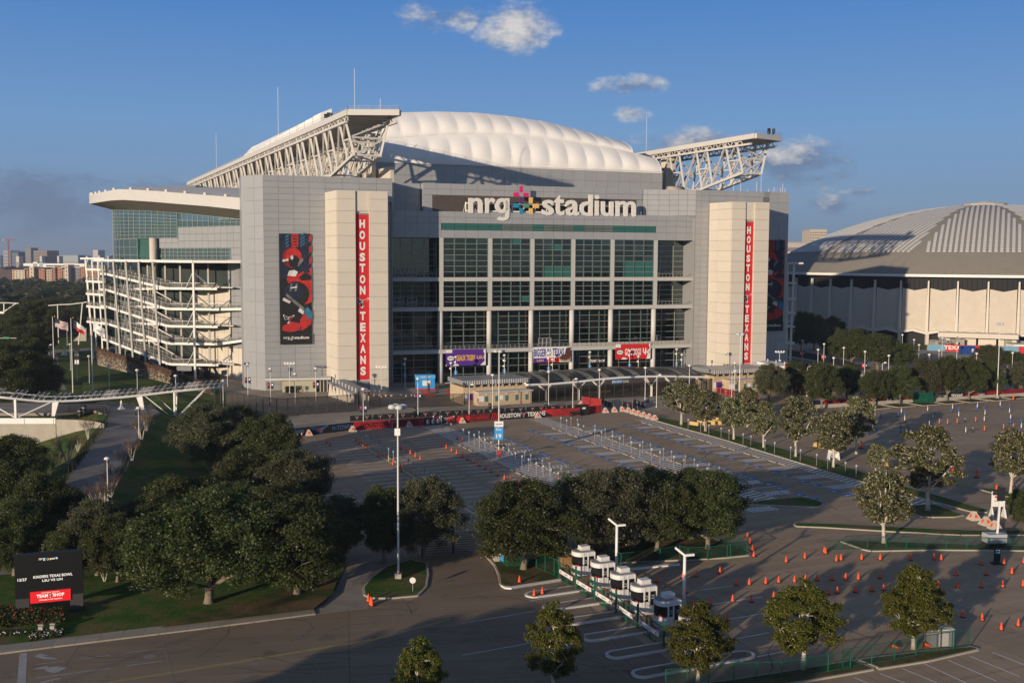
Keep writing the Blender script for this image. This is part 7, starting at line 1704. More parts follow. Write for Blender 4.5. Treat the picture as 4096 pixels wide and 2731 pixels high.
bl_ = [G(*ZA(150, 388)), G(*ZA(820, 314)), G(*ZA(1555, 266)), G(*ZA(2245, 214)), G(*ZB(725, 153)), G(*ZB(1000, 140))]
bfence([bl_[0], bl_[1]], 'black banner fence printed TOWN and H-TOWN in blue', m_black, f_town); bfence([bl_[1], bl_[2]], 'red banner fence with HOUSTON TEXANS in black letters', M('banner_red', (.36, .014, .018), .7), f_ht(m_black))
bfence([bl_[2], bl_[3]], 'banner fence printed with players and a red bull emblem', M('banner_brown', (.14, .02, .02), .75, var=.5, sc1=1.2), f_players); bfence([bl_[3], bl_[4]], 'black banner fence with HOUSTON TEXANS in white letters', m_black, f_stripe); bfence([bl_[4], bl_[5]], 'plain dark red mottled banner fence next to the bench', m_mot)
bfence([bl_[5] + Vector((.3, 0, 0)), G(*ZB(1060, 132)), G(*ZB(1190, 118))], 'low slanting red mottled banner fence at the corner of the lot', m_mot, None, 1.7)
bfence([G(*ZB(1010, 70)), G(*ZB(1190, 95))], 'tall red mottled banner fence standing behind the corner', m_mot, None, 2.6)
g = G(*ZB(1028, 140)); t = thing('notice_panel', 'black notice panel standing at the fence corner', 'sign', g); pbox('board', m_black, t, g + Vector((0, 0, 1.2)), (2.1, .3, 2.3), .3); pbox('print', m_wprint, t, g + Vector((-.1, -.25, 1.6)), (.8, .03, .35), .3); pbox('foot', m_dark, t, g + Vector((0, 0, .05)), (2.2, .8, .1), .3)
g = G(*ZB(945, 150)); t = thing('bench', 'dark bench in front of the mottled red banner fence', 'bench', g); pbox('seat', m_dark, t, g + Vector((0, 0, .5)), (2.6, .5, .08), .3); pbox('backrest', m_dark, t, g + Vector((-.1, .25, .85)), (2.6, .08, .5), .3)
for s in (-1, 1): pbox('leg', m_dark, t, g + Vector((1.1 * s, .3 * s, .25)), (.08, .45, .5), .3)
bk0, bk1 = G(*ZP(1470, 835)), G(*ZQ(2200, 838))
for k in range(11):
    a = bk0.lerp(bk1, k / 11); b = bk0.lerp(bk1, (k + .93) / 11); t = bfence([a, b], 'low black barrier with small bull emblems behind the banner fence', m_black, None, 1.15, 'black barriers behind the banner fence'); d = (b - a).normalized(); nrm = Vector((d.y, -d.x, 0)); q = MB()
    for x in (.25, .7): bull(q, a + d * (b - a).length * x + nrm * .04 + UPZ * .35, d, UPZ, .7, .6, .005, 0, 1, 2)
    q.build('bull_emblem', [m_navy, m_red, m_wprint], t)
for i, (pa, pb, lab) in enumerate([((345, 775), (458, 830), 'low black barrier with a white notice right of the fence corner'), ((565, 790), (738, 850), 'low black barrier panel behind the concrete blocks'), ((685, 760), (828, 822), 'low black barrier panel nearest the litter bin')]):
    a, b = G(*ZT(pa[0], pa[1] + 20)), G(*ZT(pb[0], pb[1] + 10)); t = bfence([a, b], lab, m_black, None, 1.2); d = (b - a).normalized(); nrm = Vector((d.y, -d.x, 0)); q = MB(); bull(q, a + d * (b - a).length * .3 + nrm * .04 + UPZ * .35, d, UPZ, .8, .6, .005, 0, 1, 2); q.build('bull_emblem', [m_navy, m_red, m_wprint], t)
# litter bins
t = thing('litter_bin', 'bin', 'bin'); q = MB(); q.lathe([(.34, 0), (.40, 1.0), (.30, 1.05), (.32, 1.3), (.1, 1.35)], (0, 0, 0), 10); q.build('body', m_dark, t); q = MB(); q.lathe([(.42, .85), (.42, .95)], (0, 0, 0), 10); q.build('rim', m_galv, t); BIN = Stock(t)
for u, v, lab in [(1660, 1655, 'black litter bin beside the lamp behind the red banner fence'), (1959, 1637, 'black litter bin before the ticket hall'), (2185, 1628, 'black litter bin under the arched canopy front'), (2590, 1608, 'black litter bin beside the low black barriers'), (2410, 1613, 'black litter bin behind the corner banner')]: BIN.put(G(u, v), 0, (1.1, 1.1, 1.1), lab)
for x, y, lab in [(755, 450, 'black litter bin on the bridge landing behind the other bin'), (718, 480, 'black litter bin on the bridge landing in front of the railing'), (1230, 468, 'black litter bin beside the curved white column')]: BIN.put(G(*ZL(x, y), 5.2), 0, (1.2, 1.2, 1.15), lab)
BIN.done()
# ================================================================== things on the lot
# cones
t = thing('traffic_cone', 'cone', 'traffic cone'); q = MB(); q.box((0, 0, .03), (.42, .42, .06)); q.build('base', m_rubber, t)
q = MB(); q.lathe([(.19, .06), (.17, .12), (.045, .74), (.03, .76)], (0, 0, 0), 10); q.build('cone', m_orange, t, True); CONE = Stock(t)
t = thing('traffic_cone', 'cone', 'traffic cone'); q = MB(); q.box((0, 0, .03), (.42, .42, .06)); q.build('base', m_rubber, t)
q = MB(); q.lathe([(.19, .06), (.17, .12), (.045, .74), (.03, .76)], (0, 0, 0), 10); q.build('cone', m_orange, t, True)
q = MB(); q.lathe([(.125, .36), (.097, .50)], (0, 0, 0), 10); q.build('reflective_band', m_wprint, t); q = MB(); q.lathe([(.082, .58), (.068, .65)], (0, 0, 0), 10); q.build('reflective_band', m_wprint, t); BCONE = Stock(t)
gB = 'orange cones laid out before the booths'; lB = 'orange traffic cone in the rows behind the ticket booths'
c8 = [(625, 178), (761, 150), (990, 170), (1024, 162), (1173, 158), (1308, 160), (1529, 162), (1699, 158), (1751, 162), (2041, 195), (2207, 192), (2350, 185), (145, 258), (263, 345), (358, 340), (477, 332), (571, 325), (686, 322), (765, 312), (850, 310), (957, 308), (1057, 302), (1149, 302), (1305, 293), (1475, 285), (1665, 280), (1857, 272), (2078, 270), (2264, 262), (76, 488), (237, 462), (372, 465), (535, 438), (928, 410), (997, 402), (1128, 395), (1248, 387), (1333, 382), (1729, 362), (1869, 360), (2041, 360), (2197, 358), (2345, 352), (197, 600), (683, 810), (1505, 682), (1908, 575), (2048, 600), (2187, 668), (2310, 640), (948, 745), (1563, 650)]
for x, y in c8: CONE.put(G(*Z8(x, y), .03), rnd.uniform(0, 1.5), (1, 1, 1), lB, gB)
for x, y in [(1542, 533), (1740, 510), (1975, 472), (2095, 460), (2307, 430), (1998, 603), (2065, 735), (2220, 715)]: CONE.put(G(*Z6(x, y), .03), rnd.uniform(0, 1.5), (1, 1, 1), lB, gB)
BCONE.put(G(*Z8(1743, 705), .03), .3, (1.05, 1.05, 1.1), 'banded orange cone beside the grey utility cabinet')
for x, y in [(902, 108), (912, 114)]: CONE.put(G(*Z8(x, y), .03), .2, (1, 1, 1), 'orange cone at the foot of the open green gate', 'cones at the green gate')
for x, y in [(363, 42), (382, 92), (390, 138)]: CONE.put(G(*Z8(x, y), .03), .2, (1, 1, 1), 'orange cone along the end of the green planting bed fence', 'cones along the planting bed fence')
BCONE.put(G(*Z7(344, 808), .03), .4, (1, 1, 1), 'banded orange cone under the oak at the planting bed')
CONE.put(G(*Z6(510, 510), .2), .1, (1, 1, 1), 'orange cone on the grass in front of the green enclosure')
for x, y in [(642, 633), (715, 615)]: CONE.put(G(*Z6(x, y), .2), .1, (1, 1, 1), 'orange cone on the tip of the first booth island', 'cones on the first booth island')
for x, y in [(1782, 820), (1803, 850), (1814, 858)]: CONE.put(G(*ZR(x, y), .05), .1, (1.05, 1.05, 1.15), 'orange cone bunched at the corner of the mast island', 'cones bunched at the mast island')
for x, y in [(163, 385), (280, 375)]: BCONE.put(G(*ZA(x, y), .03), .1, (1, 1, 1), 'banded orange cone in front of the blue TOWN banner', 'cones before the TOWN banner')
for x, y in [(540, 452), (577, 475)]: CONE.put(G(*ZA(x, y), .03), .1, (1.05, 1.05, 1.15), 'orange cone left of the row of sleeved posts', 'cones left of the sleeved posts')
for x, y in [(842, 428), (877, 452), (923, 483), (961, 500), (1080, 585), (1233, 675), (1310, 708), (1322, 740)]: CONE.put(G(*ZA(x, y + 4), .03), .1, (1.05, 1.05, 1.15), 'orange cone against the row of sleeved posts', 'cones against the sleeved posts')
for x, y in [(1317, 510), (1365, 537), (1415, 565), (1467, 595), (1517, 625)]: CONE.put(G(*ZA(x, y), .03), .1, (1.05, 1.05, 1.15), 'orange cone in the short row crossing the plain stalls', 'cones across the plain stalls')
for p in [ZA(x, y) for x, y in [(1906, 408), (1958, 432), (1738, 482), (1791, 507), (1845, 537), (1899, 565), (1958, 597), (2010, 627), (2077, 657), (2135, 687), (2200, 722), (2260, 755), (2328, 792)]] + [ZB(x, y) for x, y in [(152, 680), (213, 712), (277, 747), (335, 775), (412, 805), (473, 850), (545, 880), (792, 765)]]: CONE.put(G(*p, .03), .1, (1.05, 1.05, 1.15), 'orange cone in the long row beside the hatched aisle', 'cones beside the hatched aisle')
CONE.put(G(*Z7(2153, 465), .03), 0, (1.1, 1.1, 1.1), 'lone orange cone beside the island with the forked plane tree')
for x, y, lab in [(1400, 782, 'orange cone lying on its side behind the front fence'), (1635, 770, 'fallen orange cone beside the utility cabinet')]:
    o = CONE.put(G(*Z8(x, y), .2), .3, (1, 1, 1), lab); o.matrix_basis = o.matrix_basis @ Matrix.Rotation(R(85), 4, 'X')
CONE.done(); BCONE.done()
# delineator posts
def delin(nm, col, bands):
    t = thing('delineator_post', 'post', 'traffic post'); q = MB(); q.lathe([(.30, 0), (.30, .05), (.08, .07)], (0, 0, 0), 8); q.build('base', m_rubber, t)
    q = MB(); q.lathe([(.085, .05), (.075, 1.1), (.03, 1.13)], (0, 0, 0), 8); q.build('post', col, t)
    for z in bands: q = MB(); q.lathe([(.09, z), (.088, z + .14)], (0, 0, 0), 8); q.build('reflective_band', m_wprint if nm != 'white' else m_grprint, t)
    return Stock(t)
m_dblue = M('post_blue', (.015, .11, .42), .55); DW, DB, DO, DK = delin('white', m_wprint, [.8]), delin('blue', m_dblue, []), delin('orange', M('post_orange', (.80, .17, .02), .55), []), delin('dark', m_dark, [.75])
def putd(st_, lst, lab, grp):
    for x, y in lst: st_.put(G(*ZD(x, y), .03), 0, (1.15, 1.15, 1.0), lab, grp)
    st_.done()
putd(DW, [(590, 320), (617, 413), (902, 298), (941, 388), (1212, 275), (1273, 365), (1507, 250), (1580, 340), (1800, 235), (1890, 320), (1882, 395), (2070, 212), (2180, 298), (2193, 372), (2320, 477), (1663, 530), (951, 580), (618, 608), (563, 490), (1232, 455)], 'white delineator post on the far lot before the barrier wall', 'white posts on the far lot')
putd(DB, [(659, 355), (862, 342), (943, 335), (1162, 318), (1287, 310), (1487, 295), (1578, 285), (1786, 273), (1879, 265), (2080, 255), (2182, 245), (2193, 423), (2318, 417), (519, 553), (639, 545), (894, 532), (987, 520), (272, 560)], 'blue delineator post on the far lot before the barrier wall', 'blue posts on the far lot')
putd(DO, [(1351, 425), (1447, 430), (1561, 422), (1779, 402), (1883, 513), (2110, 490), (2225, 483)], 'orange delineator post in the line across the far lot', 'orange posts on the far lot'); putd(DK, [(1653, 412), (1745, 522), (894, 470), (1472, 985)], 'dark delineator post among the coloured posts on the far lot', 'dark posts on the far lot')
t = thing('striped_post', 'post', 'traffic post'); q = MB(); q.box((0, 0, .06), (.8, .6, .12)); q.build('base', m_rubber, t); q = MB(); q.lathe([(.24, .1), (.20, .5), (.13, 1.3), (.05, 1.35)], (0, 0, 0), 8); q.build('body', m_orange, t)
for z in (.45, .85): q = MB(); q.lathe([(.235 - .09 * z, z), (.22 - .09 * z, z + .2)], (0, 0, 0), 8); q.build('stripe', m_wprint, t)
SPO = Stock(t)
for i, (x, y) in enumerate([(2225, 148), (427, 720), (1510, 985), (1790, 1065), (2210, 1165)]): SPO.put(G(*ZD(x, y), .03), .3, (1, 1, 1.05), ['striped orange post beside the light mast at the barrier wall', 'striped orange post beside the plane trees of the median drive', 'striped orange post next to a dark post in the tree shade', 'striped orange post alone in the tree shade', 'striped orange post roped beside the forked plane tree'][i])
SPO.done()
# concrete pyramids with a red diamond
t = thing('concrete_block', 'block', 'barrier'); q = MB(); q.hexa([(-.75, -.75, 0), (.75, -.75, 0), (.75, .75, 0), (-.75, .75, 0), (-.16, -.16, 1.15), (.16, -.16, 1.15), (.16, .16, 1.15), (-.16, .16, 1.15)]); q.build('body', M('pale_concrete', (.52, .46, .38), .9, var=.12), t)
q = MB()
for (sx, sy) in ((0, -1), (-1, 0)):
    n = Vector((sx, sy, .5)).normalized(); c = Vector((sx * .5, sy * .5, .52)) + n * .02; ux = Vector((-sy, sx, 0)); uz = n.cross(ux); uz = uz if uz.z > 0 else -uz
    q.poly([c - ux * .27 - uz * .2, c + ux * .27 - uz * .2, c + ux * .12 + uz * .3, c - ux * .12 + uz * .3])
q.build('red_mark', m_orange, t); CB = Stock(t)
for x, y in [(355, 885), (460, 878), (550, 870), (628, 882), (688, 900), (743, 918), (805, 935), (872, 955), (935, 972)]: CB.put(G(*ZT(x, y - 6), .03), R(15), (1, 1, 1), 'pale concrete block with a red mark in the line closing the parking lot', 'concrete blocks closing the lot')
for x, y in [(1179, 1744), (1235, 1740), (1411, 1724), (1636, 1706), (1848, 1690), (2150, 1669), (2324, 1622)]: CB.put(G(x, y, .03), R(20), (1, 1, 1), 'pale concrete block with a red mark before the banner fence', 'concrete blocks before the banner fence')
for x, y in [(1988, 684), (2075, 722), (2140, 752)]: CB.put(G(*Z7(x, y), .03), R(10), (1, 1, 1), 'concrete block with a red mark across the hatched strip end', 'concrete blocks at the strip end')
CB.put(G(*Z7(2205, 842), .03), 0, (1, 1, 1.1), 'concrete block beside the light tower trailer'); CB.done()
# jersey barriers
def jersey(a, b, mat, label, group=None):
    d = (b - a).normalized(); n = Vector((-d.y, d.x, 0)); t = thing('jersey_barrier', label, 'barrier', a, group); q = MB(); pr = [(-.32, 0), (.32, 0), (.30, .12), (.14, .4), (.10, .85), (-.10, .85), (-.14, .4), (-.30, .12)]
    A = [a + n * x + Vector((0, 0, z)) for x, z in pr]; B = [b + n * x + Vector((0, 0, z)) for x, z in pr]; k = len(pr); q.add(A + B, [(i, (i + 1) % k, k + (i + 1) % k, k + i) for i in range(k)]); q.poly(A[::-1]); q.poly(B); q.build('body', mat, t)
    for f in (.2, .8): c = a.lerp(b, f); pbox('lifting_slot', m_joint, t, c + Vector((0, 0, .06)), (.3, .66, .1), math.atan2(d.y, d.x))
m_yb = M('yellow_barrier', (.62, .42, .16), .8, var=.10)
for x0_, y0_, x1_, y1_ in [(1345, 1028, 1455, 1045), (1440, 1016, 1545, 1038), (1535, 1008, 1648, 1030), (1618, 1004, 1720, 1028), (1660, 985, 1760, 1000)]: jersey(G(*ZT(x0_, y0_)), G(*ZT(x1_, y1_)), m_yb, 'yellow jersey barrier behind the first plane trees', 'yellow barriers behind the plane trees')
jersey(G(*ZC(1455, 1265)), G(*ZC(1560, 1290)), m_yb, 'yellow jersey barrier beside the white sign stand'); jersey(G(*Z7(1330, 285)), G(*Z7(1400, 300)), m_yb, 'yellow jersey barrier beside the small young plane tree'); jersey(G(*Z7(1870, 425)), G(*Z7(1970, 450)), M('mossy_barrier', (.36, .32, .20), .9, var=.2), 'mossy jersey barrier in the shade of the big plane tree'); jersey(G(*ZC(870, 1115)), G(*ZC(960, 1138)), m_yb, 'yellow jersey barrier half hidden by the fourth plane tree')
# long barrier wall with banners behind the oaks
wa, wb = G(3240, 1634), G(4160, 1580); n = 26
for k in range(n): jersey(wa.lerp(wb, k / n), wa.lerp(wb, (k + .97) / n), m_conc, 'concrete barrier segment in the wall behind the row of oaks', 'barrier wall segments')
bcol = [M('banner_red', (.36, .014, .018), .7), m_black, m_mot, m_dred, M('banner_brown', (.14, .02, .02), .75)]
off = Vector((-.15, .75, 0))
labs = ['dark blue banner behind the barrier wall left of the red lettered one', 'red banner with HOUSTON TEXANS in black behind the barrier wall', 'brown player banner behind the barrier wall beside the green box', 'black banner with TEXANS in white behind the barrier wall', 'mottled red banner behind the barrier wall past the white lettering', 'dark red banner behind the far end of the barrier wall']
cuts = [0, .06, .31, .50, .66, .84, 1]
for k in range(6):
    a, b = wa.lerp(wb, cuts[k]) + off, wa.lerp(wb, cuts[k + 1]) + off
    bfence([a, b], labs[k], [m_navy, bcol[0], bcol[4], m_black, m_mot, m_dred][k], [None, f_ht(m_black), f_players, f_ht(m_wprint), None, None][k], 1.75)
bfence([G(*ZX(240, 1160)), G(*ZX(500, 1225))], 'red banner fence in front of the right ticket hall', bcol[0], f_ht(m_black), 1.5)
gb = thing('green_box', 'dark green screened utility box under the oaks at the barrier wall', 'enclosure', G(3690, 1610)); a, b = G(*ZD(1045, 180)), G(*ZD(1268, 182)); d_ = (b - a).normalized()
for p0, p1 in ((a, b), (b, b + Vector((-.5, 4, 0))), (a, a + Vector((-.5, 4, 0)))):
    q = MB(); U = Vector((0, 0, 2.6)); q.poly([p0, p1, p1 + U, p0 + U]); q.build('screen', m_gscr, gb)
    for i in range(4): c = p0.lerp(p1, i / 3); pbeam('post', m_gfence, gb, c, c + U, .12)
g = G(*ZD(1830, 122)); t = thing('utility_cabinet', 'grey metal cabinet beside the barrier wall', 'cabinet', g); pbox('body', m_galv, t, g + Vector((0, 0, .7)), (2.0, 1.2, 1.3), .3); pbox('door', m_steel, t, g + Vector((.15, -.62, .7)), (.9, .06, 1.1), .3); pbox('plinth', m_conc, t, g + Vector((0, 0, .05)), (2.3, 1.5, .1), .3)
# wheel stops
t = thing('wheel_stop', 'stop', 'wheel stop'); q = MB(); q.hexa([(-.9, -.14, 0), (.9, -.14, 0), (.9, .14, 0), (-.9, .14, 0), (-.86, -.08, .14), (.86, -.08, .14), (.86, .08, .14), (-.86, .08, .14)]); q.build('body', M('stop_concrete', (.40, .315, .22), .9, var=.2), t)
for x in (-.6, .6): pbox('pin', m_dark, t, (x, 0, .145), (.05, .05, .02))
WS = Stock(t); rzT = A24 + math.pi / 2
def stops(s, t0, n, lab, grp, per=PER):
    for k in range(n):
        for c in (1.35, 4.15): p = LS(s, t0 - k * per - c, .03); WS.put(p, rzT, (1, 1, 1), lab, grp)
stops(94.6, 192.3, 9, 'concrete wheel stop on the left side of the middle hatched aisle', 'wheel stops left of the middle aisle'); stops(99.4, 192.3, 9, 'concrete wheel stop on the right side of the middle hatched aisle', 'wheel stops right of the middle aisle'); stops(115.8, 192.0, 10, 'concrete wheel stop along the hatched aisle beside the median', 'wheel stops beside the median'); stops(75.7, 192.5, 7, 'concrete wheel stop on the right side of the first hatched aisle', 'wheel stops right of the first aisle')
for k in range(24): p = LS(69.9, 128.4 + k * 2.74, .03); WS.put(p, rzT, (.9, 1, 1), 'concrete wheel stop at the plain stalls left of the first hatched aisle', 'wheel stops at the plain stalls')
for k in range(14): p = LS(54.0, 144.5 + k * 3.6, .03); WS.put(p, rzT, (.9, 1, 1), 'concrete wheel stop along the row of sleeved posts', 'wheel stops along the sleeved posts')
WS.done()
# parking sign posts
def post_t(sleeve, board, col):
    t = thing('parking_sign', 'sign', 'sign'); q = MB(); q.beam((0, 0, 0), (0, 0, 2.25), .07); q.build('post', m_galv, t)
    if board: pbox('board', col, t, (0, -.05, 2.05), (.24, .03, .36)); pbox('symbol', m_bprint, t, (0, -.07, 1.95), (.15, .01, .17))
    if sleeve: q = MB(); q.lathe([(.09, 0), (.09, .95), (.04, 1.0)], (0, 0, 0), 8); q.build('sleeve', M('sleeve_yellow', (.50, .42, .16), .7), t)
    return Stock(t)
PA, PB_, PC_ = post_t(False, True, M('sign_white', (.52, .53, .54), .6)), post_t(True, True, m_grprint), post_t(False, True, m_galv)
def top_posts(st_, Z, lst, lab, grp):
    for x, y in lst: st_.put(G(*Z(x, y), 2.25) - Vector((0, 0, 2.25)), 0, (1, 1, 1), lab, grp)
near2 = list(zip([808, 862, 973, 1022, 1127, 1190, 1293, 1362, 1472, 1551, 1663, 1741, 1871, 1963, 2093, 2184], [160, 180, 220, 236, 270, 290, 325, 348, 385, 412, 450, 477, 520, 550, 600, 632]))
far2 = list(zip([903, 963, 1128, 1225, 1293, 1397, 1464, 1577, 1650, 1773, 1848, 1978, 2063, 2200, 2297], [158, 174, 230, 263, 283, 320, 340, 380, 405, 445, 470, 515, 545, 590, 622]))
top_posts(PA, ZB, near2, 'white disabled parking sign post left of the middle hatched aisle', 'sign posts left of the middle aisle'); top_posts(PC_, ZB, far2, 'grey backed sign post right of the middle hatched aisle', 'sign posts right of the middle aisle')
near1 = list(zip([42, 95, 150, 205, 265, 318, 380, 442, 505, 577, 642, 712, 783, 858], [337, 362, 387, 412, 437, 460, 488, 518, 547, 580, 610, 643, 675, 710])); far1 = list(zip([38, 87, 170, 317, 367, 466, 524, 632, 700, 810, 878], [290, 305, 350, 410, 447, 478, 506, 554, 585, 630, 662]))
top_posts(PA, ZB, near1, 'white parking sign post left of the first hatched aisle', 'sign posts left of the first aisle'); top_posts(PC_, ZB, far1, 'grey backed sign post right of the first hatched aisle', 'sign posts right of the first aisle')
top_posts(PA, ZA, [(1655, 160), (1740, 160), (1840, 240), (1918, 275), (1968, 297), (2027, 325), (2082, 350), (2136, 377)], 'white parking sign post at the far end of the first hatched aisle', 'sign posts at the far aisle end')
top_posts(PA, ZC, [(65, 960), (138, 980), (268, 1018), (355, 1036), (483, 1068), (565, 1090), (713, 1130), (794, 1152), (943, 1194), (1042, 1221), (1210, 1268), (1312, 1296), (1482, 1343), (1598, 1376), (1782, 1426), (1896, 1458)], 'white disabled parking sign post on the kerb of the grass median', 'sign posts on the median kerb')
top_posts(PC_, ZE, [(778, 15), (945, 5), (1173, 85)], 'dark sign post near the end of the middle hatched aisle', 'dark sign posts by the island tip')
for k in range(20): p = LS(53.2, 193.2 - k * 2.74, .02); PB_.put(p, 0, (1, 1, 1.05), 'sign post with a yellow sleeve in the row down the left of the lot', 'sleeved sign posts')
for s in (PA, PB_, PC_): s.done()
# ================================================================== ticket booths, gates, fences
m_bw = M('booth_white', (.74, .72, .70), .45, var=.05); m_bwin = M('booth_window', (.015, .016, .018), .08, spec=.6)
def booth(o, label, group):
    t = thing('ticket_booth', label, 'booth', o, group, rz=A24)
    def W(x, y, z): return o + ES * x + ET * y + Vector((0, 0, z))
    w_, L_ = .95, 1.9      # half width and length; round front faces the road
    out = lambda g, z: [(*W(-L_ * .5 + .35 + (w_ - g) * -math.cos(R(a)) * .75, (w_ - g) * -math.sin(R(a)), 0).xy, z) for a in range(90, -91, -20)] + [(*W(L_ * .5, (w_ - g), 0).xy, z), (*W(L_ * .5, -(w_ - g), 0).xy, z)]
    def ring(z0, z1, g, name, mat):
        a, b = out(g, z0), out(g, z1); n = len(a); q = MB(); q.add(a + b, [(i, (i + 1) % n, n + (i + 1) % n, n + i) for i in range(n)]); q.poly(b); q.poly(a[::-1]); q.build(name, mat, t)
    ring(.18, 1.25, 0, 'lower_wall', m_bw); ring(1.25, 2.3, .05, 'window_band', m_bwin); ring(2.3, 2.75, -.02, 'fascia', m_bw); ring(2.75, 2.82, .12, 'roof', m_grprint)
    for x, y in ((-.45, -w_), (.12, -w_), (.92, -w_), (-.45, w_), (.92, w_)): c = W(x, y * .985, 0); pbox('mullion', m_bw, t, (c.x, c.y, 1.45), (.13, .12, 2.5), A24)
    pbox('roof_unit', m_bw, t, W(.1, .05, 3.05), (1.05, .85, .42), A24); pbox('roof_unit_base', m_steel, t, W(.1, .05, 2.85), (1.15, .95, .1), A24)
    pbox('counter', m_red, t, W(-.85, -.55, 1.3), (.5, .5, .12), A24 + .5); pbox('door', m_bwin, t, W(.52, -w_ - .02, 1.55), (.6, .06, 1.3), A24)
    for x in (-.2, .52):
        text('lettering', 'nrg', m_wprint, t, W(x - .18, -w_ - .06, 1.75), ES, UPZ, .32, .16, .012, .01); text('lettering', 'park', m_wprint, t, W(x - .18, -w_ - .06, 1.5), ES, UPZ, .34, .2, .012, .01)
    return t
bpos = [(1080, 440), (1253, 545), (1432, 655), (1618, 770), (1830, 905), (2060, 1075)]
for i, (x, y) in enumerate(bpos):
    o = G(*Z6(x, y), .0)
    booth(Vector((o.x, o.y, .02)), ['white ticket booth next to the brown portable toilet', 'white ticket booth, second from the brown portable toilet', 'white ticket booth, third from the brown portable toilet', 'white ticket booth, fourth from the brown portable toilet', 'white ticket booth, fifth from the brown portable toilet', 'last white ticket booth half hidden by the olive tree'][i], 'ticket booths')
gpost = [(865, 300, 485), (1015, 385, 580), (1185, 485, 685), (1375, 600, 805), (1568, 725, 940), (1803, 850, 1105), (2060, 1010, 1290)]
gl = [G(*Z6(x, yb)) for x, yt, yb in gpost]
GN = ['between the green enclosure and the first booth', 'before the first booth island', 'before the second booth island', 'before the third booth island', 'before the fourth booth island', 'before the olive tree']
for i in range(6):
    a, b = gl[i], gl[i + 1]; t = thing('swing_gate', 'green gate with white nrg park board ' + GN[i], 'gate', a); U = Vector((0, 0, 1.9))
    pbeam('post', m_gfence, t, a, a + Vector((0, 0, 2.55)), .2); 
    if i == 5: pbeam('post', m_gfence, t, b, b + Vector((0, 0, 2.55)), .2)
    for z in (.12, 1.0, 1.9): pbeam('rail', m_gfence, t, a + Vector((0, 0, z)), b + Vector((0, 0, z)), .08)
    pbeam('brace', m_gfence, t, a + U, a.lerp(b, .5) + Vector((0, 0, .1)), .06); pbeam('stile', m_gfence, t, a.lerp(b, .48), a.lerp(b, .48) + U, .09)
    q = MB(); q.poly([a + U * .06, b + U * .06, b + U, a + U]); q.build('mesh_infill', m_gmesh, t)
    d = (b - a).normalized(); nrm = Vector((d.y, -d.x, 0)); nrm = nrm if nrm.y < 0 else -nrm; c0_, c1_ = a.lerp(b, .08), a.lerp(b, .85); rz = math.atan2(d.y, d.x)
    pbeam('board', m_wprint, t, c0_ + nrm * .1 + Vector((0, 0, 1.05)), c1_ + nrm * .1 + Vector((0, 0, 1.05)), .04, .42)
    dd = d if d.x > 0 else -d; L_ = (c1_ - c0_).length; o_ = (c0_ if d.x > 0 else c1_) + nrm * .13
    text('lettering', 'nrg park', m_dark, t, o_ + dd * L_ * .38 + Vector((0, 0, .95)), dd, UPZ, L_ * .26, .2, .006, .01)
    for f in (.12, .86): p = o_ + dd * L_ * f + Vector((0, 0, 1.05)); q = MB(); q.poly([p + dd * .12 * math.cos(R(k)) + UPZ * .12 * math.sin(R(k)) + nrm * .004 for k in range(0, 360, 45)]); q.build('stop_mark', m_fredbol, t)
# red hoop guards
def hoop(p, label, group):
    t = thing('hoop_guard', label, 'bollard', p, group); pts = [p - ET * .45, p - ET * .45 + UPZ * .85, p - ET * .3 + UPZ * 1.05, p + ET * .3 + UPZ * 1.05, p + ET * .45 + UPZ * .85, p + ET * .45]; MB().tube(pts, .075, 7).build('hoop', m_fredbol, t, True)
    for s in (-1, 1): pbox('foot_plate', m_dark, t, p + ET * .45 * s + Vector((0, 0, .02)), (.22, .22, .03), A24)
for i, (x, y) in enumerate(bpos): o = G(*Z6(x, y)); hoop(o - ES * 1.95 + Vector((0, 0, .2)), 'red hoop guard on the road side of a ticket booth', 'hoops on the road side'); hoop(o + ES * 1.6 + Vector((0, 0, .2)), 'red hoop guard on the lot side of a ticket booth', 'hoops on the lot side')
# brown portable toilet
g = G(*Z6(915, 368)); t = thing('portable_toilet', 'brown portable toilet with a white domed roof beside the first booth', 'toilet', g, rz=0)
pbox('cabin', M('toilet_brown', (.36, .20, .09), .6), t, g + Vector((0, 0, 1.1)), (1.15, 1.15, 2.1), A24); pbox('door', M('toilet_tan', (.42, .25, .12), .6), t, g + ES * .15 - ET * .6 + Vector((0, 0, 1.05)), (.8, .05, 1.9), A24); pbox('vent_panel', m_wprint, t, g - ES * .59 + Vector((0, 0, 1.7)), (.04, .4, .4), A24); pbox('sign_plate', m_wprint, t, g + ES * .2 - ET * .64 + Vector((0, 0, 1.7)), (.4, .03, .35), A24)
q = MB(); c = [g + ES * sx * .6 + ET * sy * .6 for sx, sy in ((-1, -1), (1, -1), (1, 1), (-1, 1))]; c2_ = [g + ES * sx * .5 + ET * sy * .35 for sx, sy in ((-1, -1), (1, -1), (1, 1), (-1, 1))]; q.hexa([p + Vector((0, 0, 2.15)) for p in c] + [p + Vector((0, 0, 2.45)) for p in c2_]); q.build('roof', m_wprint, t)
